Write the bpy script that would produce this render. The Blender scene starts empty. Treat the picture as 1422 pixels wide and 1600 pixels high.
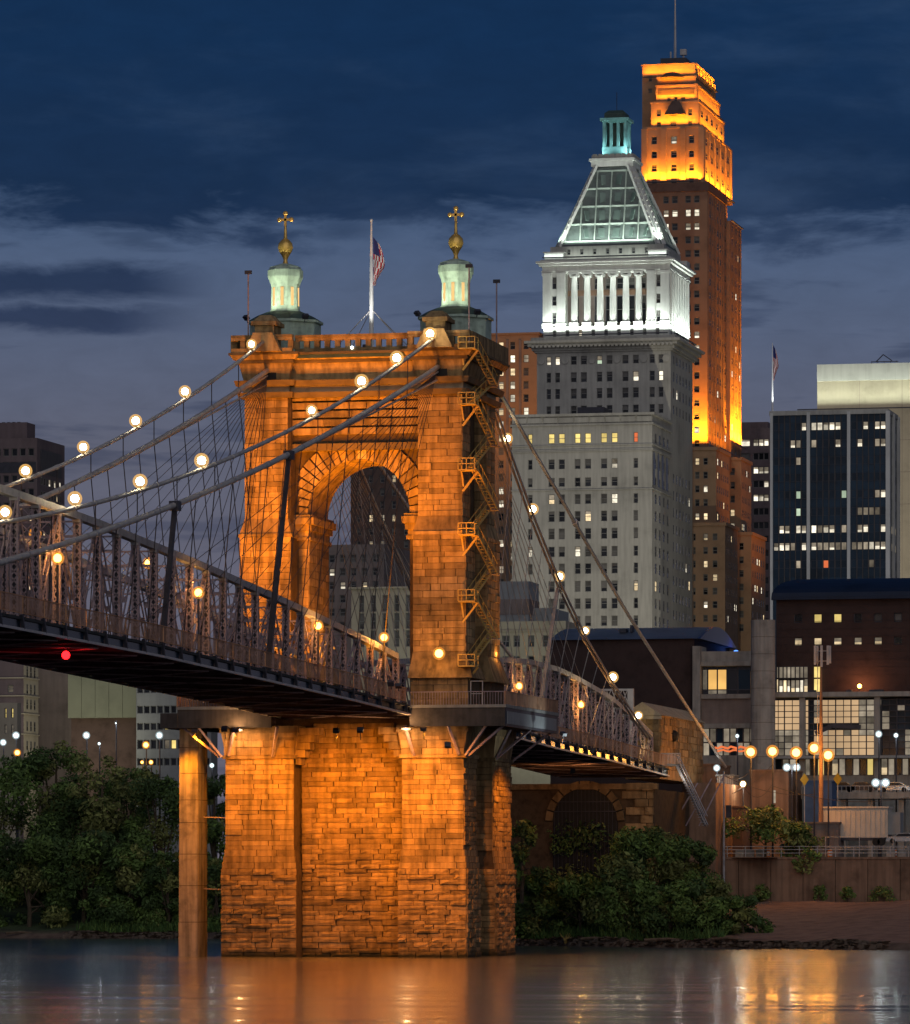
import bpy, math, random
import numpy as np
from math import sin, cos, pi, radians, sqrt, atan2
from mathutils import Vector, Matrix
random.seed(7)
RNG = np.random.default_rng(11)
S = bpy.context.scene
COL = S.collection

# ------------------------------------------------------------------ camera
# metres: x east, y north along the bridge, z up from the river; origin under the stone tower
CAM = (123.2, -510.3, 6.8); YAW = 12.6; FPX = 8000.0; HZ = 1390.0
cd = bpy.data.cameras.new('camera'); cam = bpy.data.objects.new('camera', cd); COL.objects.link(cam)
cam.location = CAM; cam.rotation_euler = (radians(90), 0, radians(YAW))
cd.sensor_width = 36; cd.lens = FPX/1600*36; cd.shift_y = (HZ-800)/1600
cd.clip_start = 1; cd.clip_end = 12000
S.camera = cam

# ------------------------------------------------------------------ dusk sky
W = bpy.data.worlds.new('World'); S.world = W; W.use_nodes = True
nt = W.node_tree; nt.nodes.clear()
def N(t, kind, **kw):
    n = t.nodes.new(kind)
    for k, v in kw.items(): setattr(n, k, v)
    return n
def srgb(r, g, b):
    f = lambda c: (c/255/12.92) if c/255 <= .04045 else ((c/255+.055)/1.055)**2.4
    return (f(r), f(g), f(b), 1)
def ramp(t, stops, interp='LINEAR'):
    n = t.nodes.new('ShaderNodeValToRGB'); cr = n.color_ramp; cr.interpolation = interp
    while len(cr.elements) < len(stops): cr.elements.new(.5)
    for e, (p, c) in zip(cr.elements, stops): e.position = p; e.color = c
    return n
def math_(t, op, a, b=None, clamp=False):
    n = t.nodes.new('ShaderNodeMath'); n.operation = op; n.use_clamp = clamp
    for i, v in enumerate((a, b)):
        if v is None: continue
        if isinstance(v, (int, float)): n.inputs[i].default_value = v
        else: t.links.new(v, n.inputs[i])
    return n.outputs[0]
def mixc(t, f, a, b, mode='MIX'):
    n = t.nodes.new('ShaderNodeMix'); n.data_type = 'RGBA'; n.blend_type = mode
    for k, v in ((0, f), (6, a), (7, b)):
        if isinstance(v, (int, float)): n.inputs[k].default_value = v
        elif isinstance(v, tuple): n.inputs[k].default_value = v
        else: t.links.new(v, n.inputs[k])
    return n.outputs[2]
def build_sky():
    t = nt; L = t.links.new
    tc = N(t, 'ShaderNodeTexCoord'); sep = N(t, 'ShaderNodeSeparateXYZ'); L(tc.outputs['Generated'], sep.inputs[0])
    z = sep.outputs[2]
    def noise(sx, sz, scale, detail, rough, off, dist=0.0):
        m = N(t, 'ShaderNodeMapping'); m.inputs['Scale'].default_value = (sx, sx, sz); m.inputs['Location'].default_value = off
        L(tc.outputs['Generated'], m.inputs[0])
        n = N(t, 'ShaderNodeTexNoise'); n.inputs['Scale'].default_value = scale; n.inputs['Detail'].default_value = detail
        n.inputs['Roughness'].default_value = rough; n.inputs['Distortion'].default_value = dist
        L(m.outputs[0], n.inputs['Vector']); return n.outputs[0]
    clear = ramp(t, [(0, srgb(104, 98, 110)), (.085, srgb(93, 96, 113)), (.11, srgb(83, 95, 120)), (.14, srgb(68, 92, 126)), (.19, srgb(56, 84, 120)), (.5, srgb(34, 58, 98)), (1, srgb(24, 44, 80))])
    L(z, clear.inputs[0])
    cloud = ramp(t, [(0, srgb(48, 54, 76)), (.11, srgb(36, 50, 78)), (.135, srgb(24, 46, 76)), (.165, srgb(18, 46, 80)), (.25, srgb(18, 42, 74)), (1, srgb(14, 32, 62))])
    L(z, cloud.inputs[0])
    big = noise(1, 3.2, 9, 4, .55, SKY_OFF1)
    mid = noise(1, 3.6, 26, 6, .6, SKY_OFF2, .3)
    fine = noise(1, 2.6, 70, 6, .62, SKY_OFF3, .4)
    # the heavy cloud deck begins above a ragged lower edge
    e = math_(t, 'ADD', z, math_(t, 'MULTIPLY', math_(t, 'SUBTRACT', mid, .5), .035))
    e = math_(t, 'ADD', e, math_(t, 'MULTIPLY', math_(t, 'SUBTRACT', fine, .5), .013))
    deck = N(t, 'ShaderNodeMapRange'); deck.interpolation_type = 'SMOOTHSTEP'
    deck.inputs[1].default_value = .1225; deck.inputs[2].default_value = .1325; L(e, deck.inputs[0])
    # broken places in the deck
    hole = N(t, 'ShaderNodeMapRange'); hole.interpolation_type = 'SMOOTHSTEP'
    hole.inputs[1].default_value = .50; hole.inputs[2].default_value = .78
    hs = math_(t, 'ADD', math_(t, 'MULTIPLY', big, .62), math_(t, 'MULTIPLY', mid, .42)); L(hs, hole.inputs[0])
    deckm = math_(t, 'MULTIPLY', deck.outputs[0], math_(t, 'SUBTRACT', 1, math_(t, 'MULTIPLY', hole.outputs[0], .42)))
    # loose streaks below it
    strk = noise(1, 7.5, 17, 5, .55, SKY_OFF4, .25)
    low = N(t, 'ShaderNodeMapRange'); low.interpolation_type = 'SMOOTHSTEP'
    low.inputs[1].default_value = .53; low.inputs[2].default_value = .62; L(strk, low.inputs[0])
    m = math_(t, 'MAXIMUM', deckm, math_(t, 'MULTIPLY', low.outputs[0], .42))
    # two long flat clouds low on the left and a small one over the tower
    for z0, hw, xa, xb, amt in ((.1172, .0030, -.36, -.258, .9), (.1108, .0024, -.36, -.262, .85), (.1278, .0024, -.250, -.222, .7)):
        zz = math_(t, 'ADD', z, math_(t, 'MULTIPLY', math_(t, 'SUBTRACT', mid, .5), .0065)); zz = math_(t, 'ADD', zz, math_(t, 'MULTIPLY', math_(t, 'SUBTRACT', fine, .5), .005))
        dz = math_(t, 'ABSOLUTE', math_(t, 'SUBTRACT', zz, z0))
        a = N(t, 'ShaderNodeMapRange'); a.interpolation_type = 'SMOOTHSTEP'; a.inputs[1].default_value = hw*1.5; a.inputs[2].default_value = hw*.35; L(dz, a.inputs[0])
        b = N(t, 'ShaderNodeMapRange'); b.interpolation_type = 'SMOOTHSTEP'; b.inputs[1].default_value = xb; b.inputs[2].default_value = xb-.02; L(sep.outputs[0], b.inputs[0])
        d = N(t, 'ShaderNodeMapRange'); d.interpolation_type = 'SMOOTHSTEP'; d.inputs[1].default_value = xa; d.inputs[2].default_value = xa+.015; L(sep.outputs[0], d.inputs[0])
        k = math_(t, 'MULTIPLY', math_(t, 'MULTIPLY', a.outputs[0], amt), math_(t, 'MULTIPLY', b.outputs[0], d.outputs[0])); m = math_(t, 'MAXIMUM', m, k)
    c = mixc(t, m, clear.outputs[0], cloud.outputs[0])
    tone = N(t, 'ShaderNodeMapRange'); tone.inputs[3].default_value = .82; tone.inputs[4].default_value = 1.2; L(fine, tone.inputs[0])
    cx = N(t, 'ShaderNodeVectorMath', operation='SCALE'); L(c, cx.inputs[0]); L(tone.outputs[0], cx.inputs['Scale'])
    sk = N(t, 'ShaderNodeTexSky'); sk.sky_type = 'NISHITA'; sk.sun_disc = False
    sk.sun_elevation = radians(-4); sk.sun_rotation = radians(250)
    b1 = N(t, 'ShaderNodeBackground'); b1.inputs[1].default_value = 1.0; L(cx.outputs[0], b1.inputs[0])
    b2 = N(t, 'ShaderNodeBackground'); b2.inputs[1].default_value = .05; L(sk.outputs[0], b2.inputs[0])
    ad = N(t, 'ShaderNodeAddShader'); L(b1.outputs[0], ad.inputs[0]); L(b2.outputs[0], ad.inputs[1])
    out = N(t, 'ShaderNodeOutputWorld'); L(ad.outputs[0], out.inputs[0])
SKY_OFF1, SKY_OFF2, SKY_OFF3, SKY_OFF4 = (1.3, .4, .2), (.3, 1.7, .6), (2.1, .3, .9), (.7, 2.9, .35)
build_sky()
W.cycles.sampling_method = 'MANUAL'; W.cycles.sample_map_resolution = 512

# soft dusk fill from the south-east, added to stand in for city glow
sd = bpy.data.lights.new('dusk_fill', 'SUN'); sd.energy = .62; sd.angle = radians(75); sd.color = (1, .94, .9)
so = bpy.data.objects.new('dusk_fill', sd); COL.objects.link(so)
so.rotation_euler = Vector((-.42, 1, -.55)).to_track_quat('-Z', 'Y').to_euler()

S.view_settings.view_transform = 'Standard'; S.view_settings.look = 'None'
S.view_settings.exposure = 0; S.view_settings.gamma = 1; S.view_settings.use_curve_mapping = False
S.render.engine = 'CYCLES'
cy = S.cycles
cy.use_denoising = True; cy.denoiser = 'OPENIMAGEDENOISE'; cy.denoising_input_passes = 'RGB_ALBEDO_NORMAL'; cy.denoising_prefilter = 'ACCURATE'
cy.max_bounces = 6; cy.diffuse_bounces = 2; cy.glossy_bounces = 3; cy.transmission_bounces = 3; cy.transparent_max_bounces = 6
cy.caustics_reflective = False; cy.caustics_refractive = False
cy.sample_clamp_indirect = 4; cy.use_light_tree = True; cy.pixel_filter_type = 'BLACKMAN_HARRIS'

# ------------------------------------------------------------------ survey: a bearing in the photograph plus one known plane gives a place
_f = (-sin(radians(YAW)), cos(radians(YAW))); _r = (cos(radians(YAW)), sin(radians(YAW)))
def bearing(px):
    k = (px-711)/FPX; return (_r[0]*k+_f[0], _r[1]*k+_f[1])
def xat(px, Y):
    r = bearing(px); return CAM[0]+(Y-CAM[1])/r[1]*r[0]
def yat(px, X):
    r = bearing(px); return CAM[1]+(X-CAM[0])/r[0]*r[1]
def dep(x, y): return (x-CAM[0])*_f[0]+(y-CAM[1])*_f[1]
def zat(py, x, y): return CAM[2]+(HZ-py)*dep(x, y)/FPX
def at(px, py, Y):
    x = xat(px, Y); return Vector((x, Y, zat(py, x, Y)))

# ------------------------------------------------------------------ objects
def tag(o, label=None, cat=None, group=None, kind=None):
    if label: o['label'] = label
    if cat: o['category'] = cat
    if group: o['group'] = group
    if kind: o['kind'] = kind
    return o
ORG = {}
def thing(name, label, cat, loc=(0, 0, 0), group=None):
    o = bpy.data.objects.new(name, None); COL.objects.link(o); o.empty_display_size = .5
    o.location = loc; ORG[o] = Vector(loc)
    return tag(o, label, cat, group)
def put(name, me, parent=None, loc=(0, 0, 0), rz=0, scale=None):
    o = bpy.data.objects.new(name, me); COL.objects.link(o)
    l = Vector(loc)
    if parent is not None:
        o.parent = parent; o.location = l-ORG[parent]
    else: o.location = l
    ORG[o] = l
    if rz: o.rotation_euler = (0, 0, rz)
    if scale: o.scale = scale
    return o
class MB:
    """collects shapes (world coordinates) into ONE mesh"""
    def __init__(s): s.v = []; s.f = []; s.m = []; s.sm = False
    def add(s, vs, fs, m=0):
        b = len(s.v); s.v += [tuple(v) for v in vs]
        for f in fs: s.f.append(tuple(b+i for i in f)); s.m.append(m)
    def quad(s, a, b, c, d, m=0): s.add((a, b, c, d), ((0, 1, 2, 3),), m)
    def box(s, x0, x1, y0, y1, z0, z1, m=0):
        s.add(((x0, y0, z0), (x1, y0, z0), (x1, y1, z0), (x0, y1, z0), (x0, y0, z1), (x1, y0, z1), (x1, y1, z1), (x0, y1, z1)),
              ((0, 3, 2, 1), (4, 5, 6, 7), (0, 1, 5, 4), (1, 2, 6, 5), (2, 3, 7, 6), (3, 0, 4, 7)), m)
        return s
    def frus(s, b, z0, t, z1, m=0):   # rectangle b at z0 to rectangle t at z1
        s.add(((b[0], b[2], z0), (b[1], b[2], z0), (b[1], b[3], z0), (b[0], b[3], z0), (t[0], t[2], z1), (t[1], t[2], z1), (t[1], t[3], z1), (t[0], t[3], z1)),
              ((0, 3, 2, 1), (4, 5, 6, 7), (0, 1, 5, 4), (1, 2, 6, 5), (2, 3, 7, 6), (3, 0, 4, 7)), m)
        return s
    def bar(s, p, q, w, h=None, m=0, side=None):
        p = Vector(p); q = Vector(q); d = q-p
        if d.length < 1e-6: return s
        d.normalize(); h = w if h is None else h
        a = Vector(side) if side else (Vector((0, 0, 1)).cross(d) if abs(d.z) < .95 else Vector((1, 0, 0)))
        a = (a-d*a.dot(d)).normalized(); b = d.cross(a)
        a = a*w/2; b = b*h/2
        s.add([x+y for x in (p, q) for y in (-a-b, a-b, a+b, -a+b)],
              ((3, 2, 1, 0), (4, 5, 6, 7), (0, 1, 5, 4), (1, 2, 6, 5), (2, 3, 7, 6), (3, 0, 4, 7)), m)
        return s
    def tube(s, pts, r, n=6, m=0, cap=True):
        pts = [Vector(p) for p in pts]; k = len(pts); vs = []
        for i, p in enumerate(pts):
            d = (pts[min(i+1, k-1)]-pts[max(i-1, 0)]).normalized()
            a = Vector((0, 0, 1)).cross(d) if abs(d.z) < .95 else Vector((1, 0, 0)).cross(d)
            a.normalize(); b = d.cross(a); rr = r[i] if isinstance(r, (list, tuple)) else r
            vs += [p+(a*cos(2*pi*j/n)+b*sin(2*pi*j/n))*rr for j in range(n)]
        fs = [(i*n+j, i*n+(j+1) % n, (i+1)*n+(j+1) % n, (i+1)*n+j) for i in range(k-1) for j in range(n)]
        if cap: fs += [tuple(range(n))[::-1], tuple((k-1)*n+j for j in range(n))]
        s.add(vs, fs, m); return s
    def lathe(s, prof, c=(0, 0, 0), n=12, m=0, ph=0):
        vs = [(c[0]+r*cos(2*pi*j/n+ph), c[1]+r*sin(2*pi*j/n+ph), c[2]+z) for r, z in prof for j in range(n)]
        k = len(prof)
        fs = [(i*n+j, i*n+(j+1) % n, (i+1)*n+(j+1) % n, (i+1)*n+j) for i in range(k-1) for j in range(n)]
        if prof[0][0] > .01: fs.append(tuple(range(n))[::-1])
        if prof[-1][0] > .01: fs.append(tuple((k-1)*n+j for j in range(n)))
        s.add(vs, fs, m); return s
    def ball(s, c, r, n=10, m=0):
        return s.lathe([(max(.001, r*sin(pi*i/(n//2+1))), -r*cos(pi*i/(n//2+1))) for i in range(n//2+2)], c, n, m)
    def prism(s, poly, y0, y1, m=0, axis='y'):  # polygon in (x,z) from y0 to y1, or in (y,z) from x0 to x1
        k = len(poly)
        P = (lambda a, z, t: (a, t, z)) if axis == 'y' else (lambda a, z, t: (t, a, z))
        vs = [P(a, z, y0) for a, z in poly]+[P(a, z, y1) for a, z in poly]
        s.add(vs, [tuple(range(k)), tuple(range(2*k-1, k-1, -1))]+[(i, i+k, (i+1) % k+k, (i+1) % k) for i in range(k)], m); return s
    def mesh(s, name, mats, org=(0, 0, 0)):
        me = bpy.data.meshes.new(name); ox, oy, oz = org
        me.from_pydata([(x-ox, y-oy, z-oz) for x, y, z in s.v], [], s.f)
        for m in (mats if isinstance(mats, (list, tuple)) else [mats]): me.materials.append(m)
        if any(s.m): me.polygons.foreach_set('material_index', s.m)
        if s.sm: me.polygons.foreach_set('use_smooth', [True]*len(s.f))
        me.update(); return me
    def build(s, name, mats, parent=None, loc=None, smooth=False):
        s.sm = smooth
        if loc is None:
            if parent is not None: loc = ORG[parent]
            else:
                a = np.array(s.v); loc = ((a[:, 0].min()+a[:, 0].max())/2, (a[:, 1].min()+a[:, 1].max())/2, a[:, 2].min())
        return put(name, s.mesh(name, mats, loc), parent, loc)
def lamp(kind, name, loc, target, energy, color, parent=None, size=.3, cone=60, blend=.6, size_y=None):
    d = bpy.data.lights.new(name, kind); d.energy = energy; d.color = color
    if kind == 'AREA':
        d.shape = 'RECTANGLE'; d.size = size; d.size_y = size_y or size
    else: d.shadow_soft_size = size
    if kind == 'SPOT': d.spot_size = radians(cone); d.spot_blend = blend
    o = bpy.data.objects.new(name, d); COL.objects.link(o)
    loc = Vector(loc)
    if parent is not None: o.parent = parent; o.location = loc-ORG[parent]
    else: o.location = loc
    if target is not None: o.rotation_euler = (Vector(target)-loc).to_track_quat('-Z', 'Y').to_euler()
    return o

# ------------------------------------------------------------------ materials
M = {}
def mat(name, col, rough=.8, var=.25, scale=1.0, metal=0, bump=0.0, bscale=None, rnd=0.0, streak=0.0, spec=.3, col2=None, wet=0):
    m = bpy.data.materials.new(name); m.use_nodes = True; t = m.node_tree; L = t.links.new
    b = t.nodes['Principled BSDF']; b.inputs['Roughness'].default_value = rough; b.inputs['Metallic'].default_value = metal
    b.inputs['Specular IOR Level'].default_value = spec
    g = N(t, 'ShaderNodeNewGeometry'); src = g.outputs['Position']
    n = N(t, 'ShaderNodeTexNoise'); n.inputs['Scale'].default_value = scale; n.inputs['Detail'].default_value = 5; n.inputs['Roughness'].default_value = .62
    L(src, n.inputs['Vector'])
    c = tuple(col)+(1,)
    if col2: dk = tuple(col2)+(1,)
    else: dk = tuple(x*(1-var*1.6) for x in col)+(1,)
    lt = tuple(min(1, x*(1+var*.6)) for x in col)+(1,)
    r = ramp(t, [(.3, dk), (.5, c), (.72, lt)]); L(n.outputs[0], r.inputs[0])
    out = r.outputs[0]
    if streak:
        mp = N(t, 'ShaderNodeMapping'); mp.inputs['Scale'].default_value = (1.6, 1.6, .12); L(src, mp.inputs[0])
        n2 = N(t, 'ShaderNodeTexNoise'); n2.inputs['Scale'].default_value = 1.0; n2.inputs['Detail'].default_value = 4; L(mp.outputs[0], n2.inputs['Vector'])
        r2 = ramp(t, [(.35, (1-streak,)*3+(1,)), (.6, (1, 1, 1, 1))]); L(n2.outputs[0], r2.inputs[0])
        out = mixc(t, 1.0, out, r2.outputs[0], 'MULTIPLY')
    if rnd:
        oi = N(t, 'ShaderNodeObjectInfo'); mr = N(t, 'ShaderNodeMapRange')
        mr.inputs[3].default_value = 1-rnd; mr.inputs[4].default_value = 1+rnd*.7; L(math_(t, 'FRACT', math_(t, 'ADD', oi.outputs['Random'], g.outputs['Random Per Island'])), mr.inputs[0])
        sc = N(t, 'ShaderNodeVectorMath', operation='SCALE'); L(out, sc.inputs[0]); L(mr.outputs[0], sc.inputs['Scale']); out = sc.outputs[0]
    if wet:   # dark wet and algae band just above the river
        sp = N(t, 'ShaderNodeSeparateXYZ'); L(src, sp.inputs[0]); wr = N(t, 'ShaderNodeMapRange'); wr.inputs[1].default_value = wet*.55; wr.inputs[2].default_value = wet*1.5
        L(math_(t, 'ADD', sp.outputs[2], math_(t, 'MULTIPLY', n.outputs[0], .6)), wr.inputs[0]); out = mixc(t, wr.outputs[0], (.035, .030, .015, 1), out)
    L(out, b.inputs['Base Color'])
    if bump:
        n3 = N(t, 'ShaderNodeTexNoise'); n3.inputs['Scale'].default_value = bscale or scale*3; n3.inputs['Detail'].default_value = 6; L(src, n3.inputs['Vector'])
        bp = N(t, 'ShaderNodeBump'); bp.inputs['Strength'].default_value = bump; bp.inputs['Distance'].default_value = .1
        L(n3.outputs[0], bp.inputs['Height']); L(bp.outputs[0], b.inputs['Normal'])
    M[name] = m; return m
def halo_globe(name, col, strength, clear=.55):
    m = bpy.data.materials.new(name); m.use_nodes = True; t = m.node_tree; t.nodes.clear(); L = t.links.new
    e = N(t, 'ShaderNodeEmission'); e.inputs[0].default_value = tuple(col)+(1,); e.inputs[1].default_value = strength
    tr = N(t, 'ShaderNodeBsdfTransparent'); mx = N(t, 'ShaderNodeMixShader'); mx.inputs[0].default_value = 1-clear
    o = N(t, 'ShaderNodeOutputMaterial'); L(tr.outputs[0], mx.inputs[1]); L(e.outputs[0], mx.inputs[2]); L(mx.outputs[0], o.inputs[0]); m.cycles.emission_sampling = 'NONE'; M[name] = m
halo_globe('glass_warm', (1, .56, .17), 1.0); halo_globe('glass_orange', (1, .36, .05), 1.0); halo_globe('glass_white', (.75, .95, 1), .8)  # lamp globe shells whose own emission paints a halo round the bulbs
def glow(name, col, strength, vary=0.0, sample=False, nscale=.8, obj=True):
    m = bpy.data.materials.new(name); m.use_nodes = True; t = m.node_tree; L = t.links.new
    t.nodes.clear(); e = N(t, 'ShaderNodeEmission'); o = N(t, 'ShaderNodeOutputMaterial'); L(e.outputs[0], o.inputs[0])
    e.inputs[0].default_value = tuple(col)+(1,); e.inputs[1].default_value = strength
    if vary:
        oi = N(t, 'ShaderNodeObjectInfo'); g = N(t, 'ShaderNodeNewGeometry')
        n = N(t, 'ShaderNodeTexNoise'); n.inputs['Scale'].default_value = nscale; n.inputs['Detail'].default_value = 3; L(g.outputs['Position'], n.inputs['Vector'])
        a = math_(t, 'MULTIPLY', math_(t, 'ADD', oi.outputs['Random'] if obj else .45, .35), n.outputs[0])
        mr = N(t, 'ShaderNodeMapRange'); mr.inputs[1].default_value = .1; mr.inputs[2].default_value = .8
        mr.inputs[3].default_value = strength*(1-vary); mr.inputs[4].default_value = strength*(1+vary); L(a, mr.inputs[0])
        L(mr.outputs[0], e.inputs[1])
    m.cycles.emission_sampling = 'AUTO' if sample else 'NONE'
    M[name] = m; return m
mat('sandstone', (.37, .245, .12), .9, .24, .9, bump=.5, bscale=2.2, rnd=.36, streak=.5)
mat('rough_sandstone', (.35, .225, .105), .95, .28, 1.1, bump=.6, bscale=3.0, wet=.9, rnd=.36, streak=.36)
mat('dark_stone', (.15, .105, .06), .95, .3, .7, bump=.3)  # darker stone for string courses, lowest corbel row and cornice bands
mat('pale_sandstone', (.46, .37, .25), .85, .25, .7, bump=.3)
mat('mortar', (.10, .066, .038), .95, .3, 1.2)
mat('limestone', (.42, .41, .37), .85, .16, .12, bump=.25, bscale=.8, streak=.18)
mat('pale_limestone', (.55, .55, .52), .8, .1, .2, streak=.1)
mat('roof_panel', (.13, .165, .15), .45, .3, .3, spec=.6)
mat('copper_green', (.46, .58, .48), .6, .22, 1.4, streak=.25)
mat('green_limestone', (.40, .47, .41), .7, .12, .3)
mat('glass_panel', (.13, .185, .16), .4, .2, .3, spec=.5)
mat('teal_copper', (.16, .36, .36), .6, .25, .7)
mat('dark_copper', (.05, .08, .07), .6, .3, .8)
mat('orange_brick', (.25, .15, .10), .9, .15, .25)
mat('tan_brick', (.36, .23, .14), .9, .15, .25)
mat('brown_brick', (.13, .085, .07), .9, .22, .5, bump=.2)
mat('dark_brick', (.05, .032, .03), .9, .22, .5, bump=.2)
mat('taupe_stone', (.25, .20, .18), .88, .2, .2, streak=.15)
mat('mauve_stone', (.17, .13, .135), .88, .2, .2, streak=.12)
mat('cream_stone', (.42, .37, .28), .88, .14, .2, streak=.05)
mat('green_panel', (.26, .27, .19), .7, .12, .2)
mat('grey_panel', (.30, .31, .31), .6, .12, .4, streak=.1)
mat('concrete', (.34, .32, .29), .85, .18, .5, bump=.25, streak=.25)
mat('warm_concrete', (.36, .30, .23), .85, .26, .7, bump=.3, streak=.5)
mat('bank_wall', (.30, .18, .12), .9, .25, .35, bump=.3, streak=.3)
mat('steel', (.40, .385, .40), .55, .25, 1.5, spec=.4, rnd=.1)
mat('rusty_steel', (.38, .29, .31), .7, .3, 1.8, rnd=.12)
mat('dark_steel', (.05, .05, .065), .5, .25, 1.0)
mat('deck_dark', (.12, .075, .075), .7, .3, .8)
mat('cable_grey', (.48, .45, .42), .5, .2, 1.0, spec=.5)
mat('wire_dark', (.06, .05, .05), .6, .2, 1.0)
mat('rust_mesh', (.58, .31, .175), .8, .3, .6, rnd=.2)
mat('pale_pipe', (.5, .47, .46), .5, .15, .6)
mat('gold', (.80, .50, .12), .32, .12, 2, metal=.45, spec=.8)
mat('white_paint', (.75, .75, .74), .5, .05, 1)
mat('yellow_paint', (.62, .42, .12), .6, .15, 2)
mat('asphalt', (.05, .05, .05), .9, .3, .4)
mat('city_ground', (.09, .085, .08), .95, .3, .05)
mat('soil', (.12, .085, .06), .95, .35, .35, bump=.8, bscale=1.2)
mat('paved_bank', (.20, .135, .10), .9, .22, .15, bump=.3)
mat('bank_stone', (.16, .12, .09), .9, .35, 2)
mat('orange_plastic', (.7, .18, .03), .5, .05, 1)
mat('driftwood', (.16, .11, .075), .9, .3, 2)
mat('bark', (.10, .075, .05), .95, .3, 2)
mat('leaf_dark', (.07, .12, .034), .7, .5, .35, rnd=.4)
mat('leaf_mid', (.135, .215, .05), .7, .5, .4, rnd=.4)
mat('leaf_olive', (.22, .24, .07), .7, .45, .4, rnd=.4)
mat('grass', (.06, .12, .03), .85, .4, .6)
mat('blue_roof', (.012, .022, .05), .5, .2, .3, spec=.25)
mat('blue_metal', (.02, .03, .09), .3, .2, .3, spec=.7)
mat('grey_metal_roof', (.13, .15, .19), .45, .2, .3, metal=.2)
mat('girder', (.085, .072, .066), .7, .25, .8, streak=.3)
mat('dark_window', (.022, .024, .03), .2, .4, .12, rnd=.6, spec=.3)
mat('blind_window', (.11, .105, .10), .5, .2, .5, rnd=.5)
mat('office_glass', (.010, .028, .050), .2, .4, .1, rnd=.4, spec=.2)
mat('window_frame', (.20, .20, .19), .6, .1, 1)
mat('pale_frame', (.5, .49, .46), .6, .1, 1)
mat('black', (.015, .015, .016), .6, .2, 1)
mat('trailer_white', (.62, .56, .48), .5, .08, .6, streak=.1)
mat('blue_fabric', (.05, .10, .22), .7, .2, .5)
mat('flag_red', (.42, .03, .04), .8, .1, 2); mat('flag_white', (.7, .68, .66), .8, .06, 2); mat('flag_blue', (.03, .04, .16), .8, .1, 2)
mat('sign_yellow', (.42, .27, .02), .5, .05, 1)
mat('car_dark', (.03, .035, .05), .2, .1, 1, spec=.7); mat('car_silver', (.45, .45, .46), .25, .08, 1, metal=.5, spec=.7)
glow('lit_warm', (1, .76, .44), .9, .75, nscale=1.3); glow('lit_white', (1, .90, .70), 1.0, .75, nscale=1.3); glow('lit_yellow', (1, .75, .24), .95, .4)
glow('lit_red', (1, .22, .08), .8, .2); glow('lit_dim', (.9, .75, .55), .28, .8); glow('lit_green', (.8, 1, .72), .7, .5)
glow('lit_amber', (1, .56, .16), .8, .35, nscale=.3); glow('lit_hall', (1, .66, .36), .62, .5, nscale=.09, obj=False)
glow('globe_warm', (1, .84, .52), 80, sample=True); glow('globe_orange', (1, .46, .08), 16, sample=True); glow('globe_white', (.9, 1, .98), 7, sample=True)
glow('globe_red', (1, .006, .008), 9, sample=True); glow('slit_amber', (1, .62, .24), 1.05); glow('neon_red', (1, .22, .07), .9)
glow('globe_blue', (.1, .3, 1), 2.5)
# ------------------------------------------------------------------ river and ground
def shore_pts():
    out = []
    for px, py in ((-700, 1464), (0, 1466), (330, 1467), (800, 1477), (1000, 1480), (1422, 1485), (2200, 1488)):
        d = CAM[2]*FPX/(py-HZ); b = bearing(px); out.append((CAM[0]+b[0]*d, CAM[1]+b[1]*d))
    return out
SH = shore_pts(); SHX = [p[0] for p in SH]; SHY = [p[1] for p in SH]
def shore(x): return float(np.interp(x, SHX, SHY))
WALLY = 142.0; WALLX = xat(1104, WALLY)
def grid_mesh(name, xs, ts, fn, m, kind):
    v = [fn(x, t) for x in xs for t in ts]; n = len(ts)
    f = [(i*n+j, (i+1)*n+j, (i+1)*n+j+1, i*n+j+1) for i in range(len(xs)-1) for j in range(n-1)]
    me = bpy.data.meshes.new(name); me.from_pydata(v, [], f); me.materials.append(m); me.polygons.foreach_set('use_smooth', [True]*len(f)); me.update()
    return tag(put(name, me), kind=kind)
def bank_z(x, t):
    wob = .35*sin(x*.35)+.25*sin(x*.83+t*.5)
    z = float(np.interp(t, [-30, -5, 0, 1.5, 9, 30, 60, 80], [-8, -1.4, -.05, .75, 1.5, 3.1, 5.2, 5.4]))
    if x < WALLX-2: z = float(np.interp(t, [-30, -5, 0, 1.5, 9, 30, 62], [-8, -1.4, -.05, .75, 1.6, 5.0, 10.8]))
    return z+(wob*.35 if t > 1 else wob*.1)
def bank_pt(x, t):
    y = shore(x)+t
    if t > 60 and x > WALLX-2: y = max(y, WALLY+1) if t > 75 else min(y, WALLY-.5)
    return (x, y, bank_z(x, t))
bm_ = bpy.data.materials.new('bank_soil'); bm_.use_nodes = True
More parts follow.
